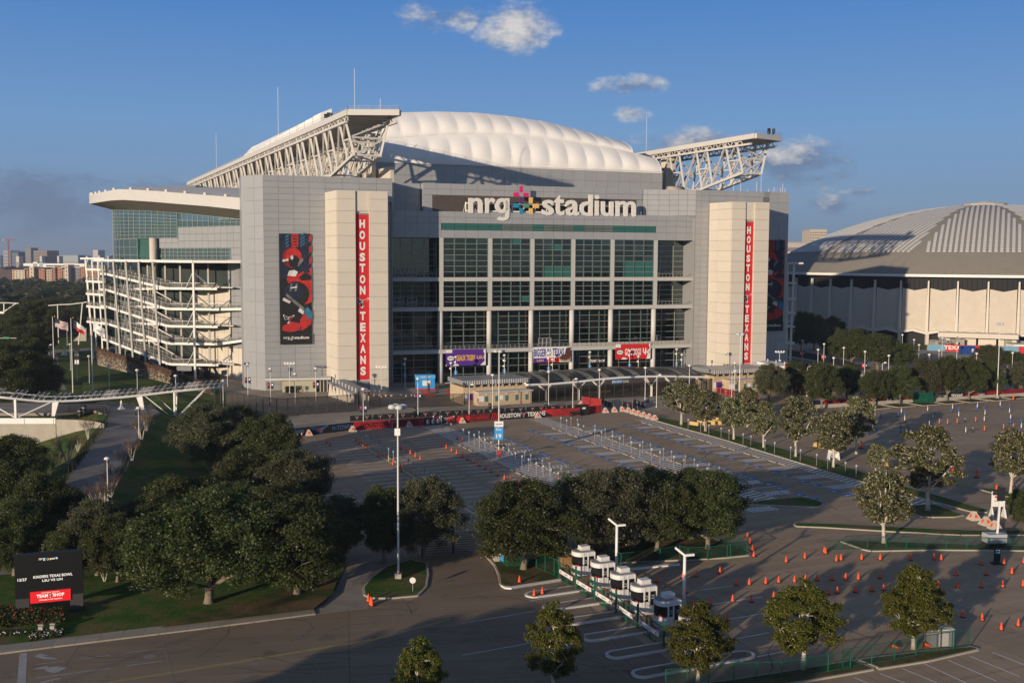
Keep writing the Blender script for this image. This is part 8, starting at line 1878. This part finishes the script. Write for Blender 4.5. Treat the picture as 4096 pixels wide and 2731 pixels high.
# green screened enclosure
ge = thing('screened_enclosure', 'dark green screened enclosure with blue notices around containers', 'enclosure', G(2030, 2260)); ep_ = [G(*Z6(230, 265)), G(*Z6(340, 340)), G(*Z6(400, 380)), G(*Z6(660, 372)), G(*Z6(820, 280))]
for a, b in zip(ep_, ep_[1:]):
    U = Vector((0, 0, 2.7)); q = MB(); q.poly([a + U * .02, b + U * .02, b + U, a + U]); q.build('screen', m_gscr, ge); n = max(1, round((b - a).length / 1.6))
    for i in range(n + 1): c = a.lerp(b, i / n); pbeam('post', m_gfence, ge, c, c + U, .1)
    pbeam('rail', m_gfence, ge, a + U, b + U, .08)
a = ep_[1]; d = (ep_[2] - ep_[1]).normalized(); nrm = Vector((d.y, -d.x, 0)); nrm = nrm if nrm.y < 0 else -nrm
for z in (1.75, .85): pbox('notice', m_bprint, ge, a + d * .55 + nrm * .08 + Vector((0, 0, z)), (1.0, .04, .8), math.atan2(d.y, d.x)); pbox('notice_head', m_wprint, ge, a + d * .55 + nrm * .11 + Vector((0, 0, z + .3)), (.95, .03, .18), math.atan2(d.y, d.x))
pbox('container', m_conc, ge, ep_[2].lerp(ep_[3], .3) + Vector((-.3, 3.4, 1.2)), (5, 2.2, 2.4), .25); pbox('container', M('green_bin', (.01, .09, .05), .6), ge, ep_[3] + Vector((1.0, 4.6, 1.3)), (5, 2.4, 2.3), .4)
for k in range(3): pbox('stored_barrier', m_orange, ge, ep_[3] + Vector((.2 + k * 1.3, 3.6 + k * .5, 2.6)), (1.0, .5, .3), .4)
dg = thing('dark_gate', 'black steel slatted gate closing the drive beside the green enclosure', 'gate', G(1840, 2190)); a, b = G(1690, 2222), G(1945, 2205)
for f in (0, .48, 1): c = a.lerp(b, f); pbeam('post', m_dark, dg, c, c + Vector((0, 0, 3.0)), .25)
for z in [.25 + .28 * k for k in range(9)]: pbeam('slat', m_dark, dg, a + Vector((0, 0, z)), b + Vector((0, 0, z)), .12, .08)
# green fences
def gfence(label, px, Z, h=1.5, step=2.3): return fence('chain_fence', label, [G(*Z(*p), .1) for p in px], h, step, m_gfence, m_gmesh, .08)
gfence('green chain fence behind the booths along the planting bed', [(660, 380), (820, 450), (865, 480)], Z6, 1.9); gfence('green chain fence along the front of the planting bed', [(1195, 345), (1420, 362), (1590, 345), (1770, 320), (1945, 290), (2020, 312), (2200, 302), (2400, 282)], Z6, 1.5)
gfence('green chain fence closing the right end of the planting bed', [(440, 1130), (700, 1100), (965, 1072), (845, 985), (722, 935), (600, 880), (375, 800)], ZE, 1.5); gfence('long green chain fence behind the row of cones', [(1215, 905), (1350, 897), (1497, 900), (1640, 900), (1785, 900), (1935, 902), (2400, 912)], Z7, 1.5)
gfence('open green gate leaf beside two cones', [(908, 910), (1015, 905), (1215, 900)], Z7, 1.35, 2.5)
gfence('green chain fence along the front bed', [(-250, 1090), (60, 1070), (245, 1040), (410, 1035), (590, 1030), (765, 1000), (928, 975), (1090, 945)], Z8, 1.6); gfence('green chain fence on the second front bed with open gate', [(1035, 945), (1245, 915), (1410, 885), (1565, 855), (1720, 828), (1830, 810), (1955, 790)], Z8, 1.7)
g = G(*Z8(1755, 798)); t = thing('utility_cabinet', 'grey metal utility cabinet behind the second front fence', 'cabinet', g); pbox('body', m_galv, t, g + Vector((0, .6, .8)), (2.3, 1.0, 1.5), .15); pbox('lid', m_steel, t, g + Vector((0, .6, 1.6)), (2.4, 1.1, .1), .15); pbox('door', m_steel, t, g + Vector((.2, .05, .75)), (.9, .06, 1.2), .15)
# twin arm booth lamps
for i, (x, yt, yb) in enumerate([(1378, 125, 445), (1983, 430, 760)]):
    g = G(*Z6(x, yb)); t = thing('booth_lamp', ['white twin arm lamp behind the third ticket booth', 'white twin arm lamp behind the fifth ticket booth'][i], 'street lamp', g); hgt = 5.6; q = MB(); q.lathe([(.17, 0), (.15, hgt)], g, 10); q.build('pole', m_white, t, True)
    for s, dz_ in ((-1, .75), (1, .05)): pbeam('arm', m_white, t, g + Vector((0, 0, hgt)), g + Vector((.95 * s, .1, hgt + dz_)), .26, .2)
# cash box cameras and dark posts at the road end of two islands
for x, y in [(770, 800), (1065, 1105)]:
    g = G(*Z6(x, y + 30)); t = thing('card_reader', 'black card reader post at the tip of a booth island', 'terminal', g, 'card readers'); pbeam('post', m_dark, t, g, g + Vector((0, 0, 1.0)), .14); pbox('head', m_dark, t, g + Vector((0, 0, 1.25)), (.42, .3, .6), .3)
# round white sign on the island
g = G(*ZR(2180, 700)) if False else G(1651, 2368); t = thing('road_sign', 'small round white sign on a thin post in the mast island', 'sign', g); pbeam('post', m_galv, t, g, g + Vector((0, 0, 1.25)), .06); q = MB(); q.poly([(g.x + .34 * math.cos(R(a)), g.y - .06, g.z + 1.3 + .34 * math.sin(R(a))) for a in range(0, 360, 45)]); q.build('plate', m_wprint, t)
# white sign stands
def sign_stand(b, label, hgt=3.6):
    t = thing('sign_stand', label, 'sign', b)
    for s in (-1, 1):
        q = MB(); c = b + Vector((.85 * s, 0, 0)); q.hexa([c + Vector((-.1, -.75, 0)), c + Vector((.1, -.75, 0)), c + Vector((.1, .75, 0)), c + Vector((-.1, .75, 0)), c + Vector((-.1, -.1, 1.3)), c + Vector((.1, -.1, 1.3)), c + Vector((.1, .1, 1.3)), c + Vector((-.1, .1, 1.3))]); q.build('foot', m_white, t)
        pbeam('upright', m_white, t, c, c + Vector((0, 0, hgt)), .14)
    pbox('board', m_wprint, t, b + Vector((0, -.05, hgt - 1.1)), (1.75, .08, 2.0)); pbox('header', m_dark, t, b + Vector((0, -.11, hgt - .3)), (1.7, .03, .4)); pbox('print', m_red, t, b + Vector((0, -.11, hgt - .75)), (1.1, .03, .25)); pbox('print', m_grprint, t, b + Vector((0, -.11, hgt - 1.3)), (1.2, .03, .12))
sign_stand(G(*Z7(2160, 668)), 'tall white sign stand beside the concrete blocks'); sign_stand(G(*Z7(968, 248)), 'white sign stand behind the last median plane trees', 2.4)
# light tower trailer and black A-board
g = G(*Z7(2135, 885)); t = thing('light_trailer', 'white and grey light tower trailer behind the long green fence', 'trailer', g); pbox('body', M('trailer_grey', (.45, .46, .47), .5), t, g + Vector((0, 0, 1.2)), (2.4, 1.5, 1.1), .15); pbox('chassis', m_dark, t, g + Vector((0, 0, .5)), (2.6, 1.3, .2), .15); pbeam('mast', m_white, t, g + Vector((.3, 0, 1.6)), g + Vector((.5, 0, 6.2)), .2); pbox('lamp_bar', m_dark, t, g + Vector((.6, 0, 6.6)), (.9, .4, 1.6), .3); pbeam('drawbar', m_dark, t, g + Vector((-1.2, 0, .45)), g + Vector((-2.2, -.3, .35)), .12)
for s in (-1, 1): MB().tube([g + Vector((.2, .7 * s - .06, .36)), g + Vector((.2, .7 * s + .06, .36))], .36, 14).build('wheel', m_rubber, t)
g = G(*Z8(2155, 190)); t = thing('board_sign', 'black notice board sign on a rubber base among the cones', 'sign', g); q = MB(); q.hexa([g + Vector((-.7, -.5, 0)), g + Vector((.7, -.5, 0)), g + Vector((.7, .5, 0)), g + Vector((-.7, .5, 0)), g + Vector((-.2, -.15, .35)), g + Vector((.2, -.15, .35)), g + Vector((.2, .15, .35)), g + Vector((-.2, .15, .35))]); q.build('base', m_rubber, t); pbox('board', m_black, t, g + Vector((0, 0, 1.1)), (.75, .1, 1.5)); pbox('print', m_bprint, t, g + Vector((0, -.07, 1.35)), (.5, .02, .2)); pbox('print', m_wprint, t, g + Vector((0, -.07, 1.65)), (.5, .02, .12))
# ================================================================== left side: screen sign, bridge, solar canopy, flags
ls = thing('screen_sign', 'black video screen sign reading KINDERS TEXAS BOWL beside the road', 'sign', G(190, 2450))
La, Lb = G(64, 2464, .2), G(334, 2437, .2); d_ = (Lb - La); d_.z = 0; W_ = d_.length; d_.normalize(); rz = math.atan2(d_.y, d_.x); nrm = Vector((d_.y, -d_.x, 0)); Ht = P(58, 2223, La.y)[2] - .2
def LW_(x, y, off=0.0): return La + d_ * (W_ * x) + Vector((0, 0, Ht * y)) + nrm * off
m_scr_ = M('screen_black', (.008, .008, .009), .5); m_semit = M('screen_white', (.75, .75, .70), .5, emit=.55); m_sred = M('screen_red', (.62, .012, .018), .5, emit=.55)
pbox('cabinet', m_scr_, ls, LW_(.5, .64, -.35), (W_, .7, Ht * .72), rz)
for x in (.1, .9): pbox('leg', M('sign_leg', (.05, .05, .05), .8), ls, LW_(x, .14, -.35), (W_ * .2, .6, Ht * .28), rz)
pbox('screen_panel', m_sred, ls, LW_(.515, .285, .02), (W_ * .60, .06, Ht * .19), rz)
def LT_(s, x0_, x1_, y0_, y1_, m, off=.01, b=.02, sh=0): text('lettering', s, m, ls, LW_(x0_, y0_, off), d_, UPZ, W_ * (x1_ - x0_), Ht * (y1_ - y0_), .012, b, sh)
LT_('12/27', .04, .175, .575, .62, m_semit); LT_('KINDERS TEXAS BOWL', .27, .85, .60, .645, m_semit); LT_('LSU VS UH', .40, .70, .535, .575, m_semit)
LT_('nrg', .36, .455, .885, .93, m_semit); LT_('park', .525, .645, .885, .93, m_semit)
LT_('TEAM', .31, .475, .275, .33, m_semit, .06, .035); LT_('SHOP', .55, .72, .275, .33, m_semit, .06, .035); LT_('HOUSTON TEXANS', .385, .645, .345, .36, m_semit, .06); LT_('ENTER HERE TO VISIT TEAM SHOP!', .35, .685, .225, .245, m_semit, .06)
q = MB(); bull(q, LW_(.48, .268, .06), d_, UPZ, W_ * .065, Ht * .065, .006, 0, 1, 2); q.build('bull_emblem', [m_navy, m_red, m_semit], ls)
for k, (dx, dy, c) in enumerate([(0, .016, (.6, .02, .2)), (-.016, 0, (.02, .3, .5)), (.016, 0, (.7, .5, .1)), (0, -.016, (.1, .5, .2))]): pbox('cross_square', M('scr%d' % k, c, .5, emit=.4), ls, LW_(.49 + dx, .908 + dy * .95, .02), (W_ * .018, .03, W_ * .018), rz)
# flower beds
def bed(name, label, pts, n, mats, size, zmax, cat='flowers'):
    rg = np.random.default_rng(len(pts) * 7 + n); P_ = [G(*ZS(*p)) for p in pts]; out = []; xs = [p.x for p in P_]; ys = [p.y for p in P_]
    while len(out) < n:
        x, y = rg.uniform(min(xs), max(xs)), rg.uniform(min(ys), max(ys))
        if inside(x, y, P_): out.append((x, y, .15 + zmax * rg.random()))
    out = np.array(out); t_ = rg.normal(size=out.shape); t_ /= np.linalg.norm(t_, axis=1)[:, None]; b_ = np.cross(t_, rg.normal(size=out.shape)); b_ /= np.linalg.norm(b_, axis=1)[:, None]
    th_ = thing(name, label, cat, P_[0])
    for i, (m, a, b, nm) in enumerate(mats): k0, k1 = int(a * n), int(b * n); o = obj(nm, quads_mesh(nm, out[k0:k1] + np.array([0, 0, .06 * i]), t_[k0:k1] * size, b_[k0:k1] * size * .8, m), th_, kind='stuff')
bed('rose_bed', 'bed of red flowering shrubs below the screen sign', [(-100, 880), (100, 870), (300, 905), (640, 900), (640, 990), (400, 1000), (0, 1040), (-200, 1050)], 5200, [(lm_oak, 0, .95, 'foliage'), (M('rose_red', (.30, .02, .02), .7), .95, 1, 'blossom')], .12, .8)
bed('border_flowers', 'low border of small white flowers along the sidewalk', [(-200, 1100), (0, 1085), (280, 1080), (640, 1040), (600, 1120), (290, 1170), (280, 1110), (0, 1120), (-200, 1140)], 3600, [(lm_oak, 0, .95, 'foliage'), (m_wprint, .95, 1, 'blossom')], .08, .18)
for x, y in [(410, 1050), (527, 1040)]:
    g = G(*ZS(x, y), .15); t = thing('garden_light', 'small floodlight in front of the red flower bed', 'light', g, 'garden floodlights'); pbox('foot', m_conc, t, g + Vector((0, 0, .2)), (.4, .4, .5)); pbox('head', m_grprint, t, g + Vector((0, 0, .6)), (.5, .3, .15))
# ---- bridge with retaining wall
br = thing('footbridge', 'white steel footbridge with a concrete abutment wall left of the footpath', 'bridge', G(120, 1760, 2))
Yb_ = G(120, 1690, 4.7).y
a, b = P(-260, 1683, Yb_), P(224, 1683, Yb_); pbeam('girder', m_white, br, a, b, .5, 1.05)
for k in range(5): p = a.lerp(b, .02 + .24 * k); pbox('web_plate', m_white, br, p + Vector((0, -.28, 0)), (.12, .1, 1.0))
w0, w1, w2 = P(-260, 1694, Yb_), P(224, 1694, Yb_), P(226, 1668, Yb_); aw = MB(); aw.hexa([(w0.x, Yb_ - .2, 0), (w1.x, Yb_ - .2, 0), (w1.x, Yb_ + 1, 0), (w0.x, Yb_ + 1, 0), (w0.x, Yb_ - .2, w0.z), (w1.x, Yb_ - .2, w0.z), (w1.x, Yb_ + 1, w0.z), (w0.x, Yb_ + 1, w0.z)]); aw.build('abutment_wall', m_conc, br)
pts = [P(224, 1668, Yb_ - .2), P(300, 1668, Yb_ - .6), P(370, 1671, Yb_ - 2), P(418, 1680, Yb_ - 5)]; q = MB()
for p0, p1 in zip(pts, pts[1:]): q.hexa([(p0.x, p0.y, 0), (p1.x, p1.y, 0), (p1.x, p1.y + .5, 0), (p0.x, p0.y + .5, 0), (p0.x, p0.y, 5.35), (p1.x, p1.y, 5.35), (p1.x, p1.y + .5, 5.35), (p0.x, p0.y + .5, 5.35)])
q.build('wing_wall', m_conc, br)
# ---- curved solar canopy on white pipes
sp = thing('solar_canopy', 'curved white steel canopy carrying tilted slatted panels over the footbridge', 'canopy', G(560, 1650, 5))
cpx = [(-600, 300), (-300, 300), (0, 310), (150, 325), (350, 345), (520, 348), (700, 340), (900, 325), (1100, 310), (1300, 290), (1500, 265), (1700, 245), (1985, 222)]
def cY(x): return 191 + (208 - 191) * max(0, x) / 1985
front_ = [P(*ZL(x, y), cY(x)) for x, y in cpx]; MB().tube(front_, .24, 8).build('main_pipe', m_white, sp, True)
back_ = [p + Vector((.3, 2.6, .55)) for p in front_]; MB().tube(back_, .16, 6).build('rear_pipe', m_white, sp, True)
def at_x(pts, x):
    for i in range(len(cpx) - 1):
        if x <= cpx[i + 1][0]: f = (x - cpx[i][0]) / (cpx[i + 1][0] - cpx[i][0]); return pts[i].lerp(pts[i + 1], f)
    return pts[-1]
m_pv = M('solar_panel', (.035, .04, .055), .25, spec=.6)
for x in (-480, -300, -105, 95, 293, 487, 707, 812, 920, 1022, 1130, 1240, 1342, 1447, 1552, 1655, 1760, 1862):
    a, b = at_x(front_, x + 6), at_x(front_, x + 100); u = (b - a); L_ = u.length; up_ = Vector((.1, 2.5, 1.0)); pale = x in (920, 1240, 1655)
    q = MB()
    for k in range(5): c = a + up_ * (k / 5.0) + Vector((0, 0, .45)); q.beam(c, c + u, .42, .06)
    q.build('panel_slats', m_steel if pale else m_pv, sp); q = MB()
    for f in (.02, .5, .98): q.beam(a + u * f + Vector((0, 0, .36)), a + u * f + up_ + Vector((0, 0, .36)), .08); q.beam(a + u * f, a + u * f + Vector((0, 0, .4)), .1)
    q.build('panel_frame', m_white, sp)
for x in range(-500, 1980, 190): pbeam('cross_tie', m_white, sp, at_x(front_, x), at_x(back_, x), .12)
def taper(xb, yb, z0, xt, flip):
    t0 = at_x(front_, xt); g = Vector((t0.x + flip * .3, t0.y + .3, z0)); q = MB(); q.hexa([g + Vector((-.3, -.2, 0)), g + Vector((.3, -.2, 0)), g + Vector((.3, .2, 0)), g + Vector((-.3, .2, 0)), t0 + Vector((-.9 if flip > 0 else -.3, -.2, -.1)), t0 + Vector((.3 if flip > 0 else .9, -.2, -.1)), t0 + Vector((.3 if flip > 0 else .9, .2, -.1)), t0 + Vector((-.9 if flip > 0 else -.3, .2, -.1))]); q.build('tapered_column', m_white, sp)
taper(480, 490, 4.9, 485, -1); taper(1265, 450, 4.9, 1262, 1)
t0 = at_x(front_, 137); pbeam('column', m_white, sp, Vector((t0.x, t0.y, 4.9)), t0, .4)
for xa, xb in ((137, -200), (137, 470)): p = at_x(front_, xb); pbeam('brace', m_white, sp, Vector((t0.x, t0.y, 5.0)), p, .22)
p = at_x(front_, 1050); pbeam('column', m_white, sp, Vector((p.x, p.y + 2, 5)), Vector((p.x, p.y + 2, p.z)), .25); q = MB(); q.lathe([(1.2, 0), (.3, .8), (.15, 1.6)], (p.x, p.y + 2, 5.0), 4); q.build('flared_foot', m_white, sp)
nd_ = P(*ZL(1565, 510), cY(1565)); tp = at_x(front_, 1560); gz = hill(nd_.x, nd_.y); pbeam('column', m_white, sp, Vector((nd_.x, nd_.y, gz)), tp, .3); pbeam('column', m_white, sp, Vector((nd_.x - .9, nd_.y + 3, 0)), at_x(back_, 1535), .25)
for xt in (1290, 1840): pbeam('brace', m_white, sp, nd_, at_x(front_, xt), .2); pbeam('brace', m_white, sp, nd_ + Vector((0, 2.6, .2)), at_x(back_, xt), .16)
# a second canopy of the same kind farther back
s2 = thing('solar_canopy', 'distant white pipe canopy beyond the flagpoles', 'canopy', G(270, 1260)); pts = [P(195, 1222, 420), P(230, 1219, 418), P(280, 1217, 415), P(330, 1211, 412), P(360, 1206, 410)]; MB().tube(pts, .22, 6).build('main_pipe', m_steel, s2); pbeam('column', m_steel, s2, Vector((pts[3].x - 2, pts[3].y, 0)), pts[3], .4); pbeam('column', m_steel, s2, Vector((pts[1].x, pts[1].y, 0)), pts[1], .3)
s3 = thing('solar_canopy', 'white pipe canopy with braces at the edge of the grove', 'canopy', G(20, 1260)); pts = [P(-80, 1211, 420), P(20, 1211, 420), P(75, 1213, 420)]; MB().tube(pts, .25, 6).build('main_pipe', m_steel, s3); pbeam('column', m_steel, s3, P(16, 1246, 420), P(16, 1212, 420), .4); pbeam('brace', m_white, s3, P(16, 1246, 420), P(65, 1213, 420), .35); pbeam('girder', m_white, s3, P(-80, 1250, 420), P(18, 1250, 420), .8)
# ---- flagpoles with flags
def flag(u, vb, vt, label, fn, h_px):
    b = G(u, vb); top = P(u, vt, b.y); t = thing('flagpole', label, 'flagpole', b); q = MB(); q.lathe([(.16, 0), (.09, top.z)], b, 8); q.build('pole', m_pole, t); q = MB(); q.lathe([(.05, -.15), (.2, 0), (.05, .18)], top, 8); q.build('ball', m_gold, t); fn(t, top)
def cloth(t, top, w_, h_, drop, cols, nx=18, ny=13, name='flag_cloth'):
    """cols(i,j)->material index; the cloth hangs in folds, falling away from the pole"""
    rows = []
    for i in range(nx + 1):
        f = i / nx; row = []
        for j in range(ny + 1):
            g_ = j / ny; row.append(top + Vector((w_ * f * .93, .35 * math.sin(f * 7 + g_ * 2) * f, -.5 - h_ * g_ - drop * f ** 1.3 + .12 * math.sin(f * 9))))
        rows.append(row)
    mats = cols[1]; q = MB()
    for i in range(nx):
        for j in range(ny): q.poly([rows[i][j], rows[i + 1][j], rows[i + 1][j + 1], rows[i][j + 1]], cols[0](i, j))
    q.build(name, mats, t)
us = lambda i, j: 2 if (i < 7 and j < 7) else (0 if j % 2 == 0 else 1)
flag(219, 1562, 1266, 'flagpole flying the striped American flag', lambda t, p: cloth(t, p, 3.5, 2.3, 1.1, (us, [m_dred, m_wprint, m_navy])), 0)
tx = lambda i, j: 2 if i < 6 else (1 if j < 7 else 0)
flag(292, 1572, 1271, 'flagpole flying the lone star Texas flag', lambda t, p: cloth(t, p, 2.9, 2.2, 2.0, (tx, [m_red, m_wprint, m_navy])), 0)
def parkf(t, p):
    cloth(t, p, 3.0, 2.5, 1.9, (lambda i, j: 0, [m_wprint])); text('lettering', 'park', m_grprint, t, p + Vector((.9, -.42, -2.9)), (1, 0, -.55), (.35, 0, 1), 1.6, .8, .01, .01)
flag(372, 1575, 1279, 'flagpole flying a white flag lettered park', parkf, 0)
# path furniture near the flags
g = G(309, 1466); t = thing('banner_pylon', 'tall black pylon with white print beside the curved footpath', 'sign', g); pbox('body', m_black, t, g + Vector((0, 0, 2.9)), (1.5, .35, 5.8), .1); pbox('print', m_wprint, t, g + Vector((0, -.22, 1.5)), (1.3, .05, 1.3), .1); pbox('print', m_grprint, t, g + Vector((0, -.22, 3.8)), (1.2, .05, .6), .1); q = MB(); q.hexa([g + Vector((-.75, -.18, 5.8)), g + Vector((.75, -.18, 5.8)), g + Vector((.75, .18, 5.8)), g + Vector((-.75, .18, 5.8)), g + Vector((-.7, -.18, 5.85)), g + Vector((.75, -.18, 6.5)), g + Vector((.75, .18, 6.5)), g + Vector((-.7, .18, 5.85))]); q.build('sloped_top', m_black, t)
g = G(258, 1422); t = thing('sculpture', 'small white pyramid sculpture on the curved footpath', 'sculpture', g); q = MB(); q.lathe([(1.4, 0), (.25, 1.6), (.2, 3.2), (.05, 3.3)], g, 4); q.build('body', m_white, t); pbox('plinth', m_conc, t, g + Vector((0, 0, .1)), (3.2, 3.2, .2))
g = G(320, 1365); t = thing('wedge_wall', 'pale triangular concrete wall beside the vine wall', 'wall', g); q = MB(); a, b, c = P(293, 1363, g.y), P(345, 1364, g.y), P(345, 1310, g.y); q.add([a, b, c, a + Vector((0, .6, 0)), b + Vector((0, .6, 0)), c + Vector((0, .6, 0))], [(0, 1, 2), (5, 4, 3), (0, 2, 5, 3), (1, 4, 5, 2), (0, 3, 4, 1)]); q.build('wall', m_conc, t)
g = G(0, 1365); t = thing('street_sign', 'green overhead street sign at the edge of the grove', 'sign', g); p = P(26, 1351, 330); pbox('plate', M('sign_green', (.01, .22, .12), .5), t, p, (1.9, .1, .55)); pbeam('arm', m_galv, t, P(-60, 1352, 330.2), P(66, 1352, 330.2), .12); pbeam('pole', m_galv, t, Vector((P(-60, 1352, 330.2).x, 330.2, 0)), P(-60, 1352, 330.2), .25)
for k, (u, v, c) in enumerate([(15, 1146, (.05, .05, .05)), (40, 1146, (.25, .25, .26)), (60, 1146, (.35, .03, .02)), (312, 1160, (.3, .3, .3)), (338, 1160, (.02, .02, .03)), (355, 1160, (.5, .5, .5))]):
    g = G(u, v + 3); t = thing('parked_car', ['black car parked near the apartment house', 'grey car parked near the apartment house', 'dark red car parked near the apartment house', 'grey car parked beside the far ramp', 'black car parked beside the far ramp', 'silver car parked beside the far ramp'][k], 'car', g); mc = M('car%d' % k, c, .3, spec=.6); pbox('body', mc, t, g + Vector((0, 0, .65)), (4.4, 1.8, .7)); q = MB(); q.hexa([g + Vector((-1.3, -.8, 1.0)), g + Vector((1.5, -.8, 1.0)), g + Vector((1.5, .8, 1.0)), g + Vector((-1.3, .8, 1.0)), g + Vector((-.7, -.7, 1.5)), g + Vector((1.0, -.7, 1.5)), g + Vector((1.0, .7, 1.5)), g + Vector((-.7, .7, 1.5))]); q.build('cabin', m_dark, t)
    for sx in (-1.4, 1.4):
        for sy in (-.85, .85): MB().tube([g + Vector((sx, sy - .1, .33)), g + Vector((sx, sy + .1, .33))], .33, 10).build('wheel', m_rubber, t)
for o in list(bpy.data.meshes):
    if o.users == 0: bpy.data.meshes.remove(o)
# ================================================================== thin evening haze
hm = bpy.data.materials.new('haze'); hm.use_nodes = True; t = NT(hm.node_tree)
pv = t.n('ShaderNodeVolumePrincipled', {'Color': (.72, .82, .98, 1), 'Density': .00011, 'Anisotropy': .2}); t.n('ShaderNodeOutputMaterial', {'Volume': pv.outputs[0]})
tag(MB().box((0, 3850, 59.5), (13900, 10500, 121)).build('haze', hm), 'thin pale evening haze over the far woods', 'haze', kind='stuff')
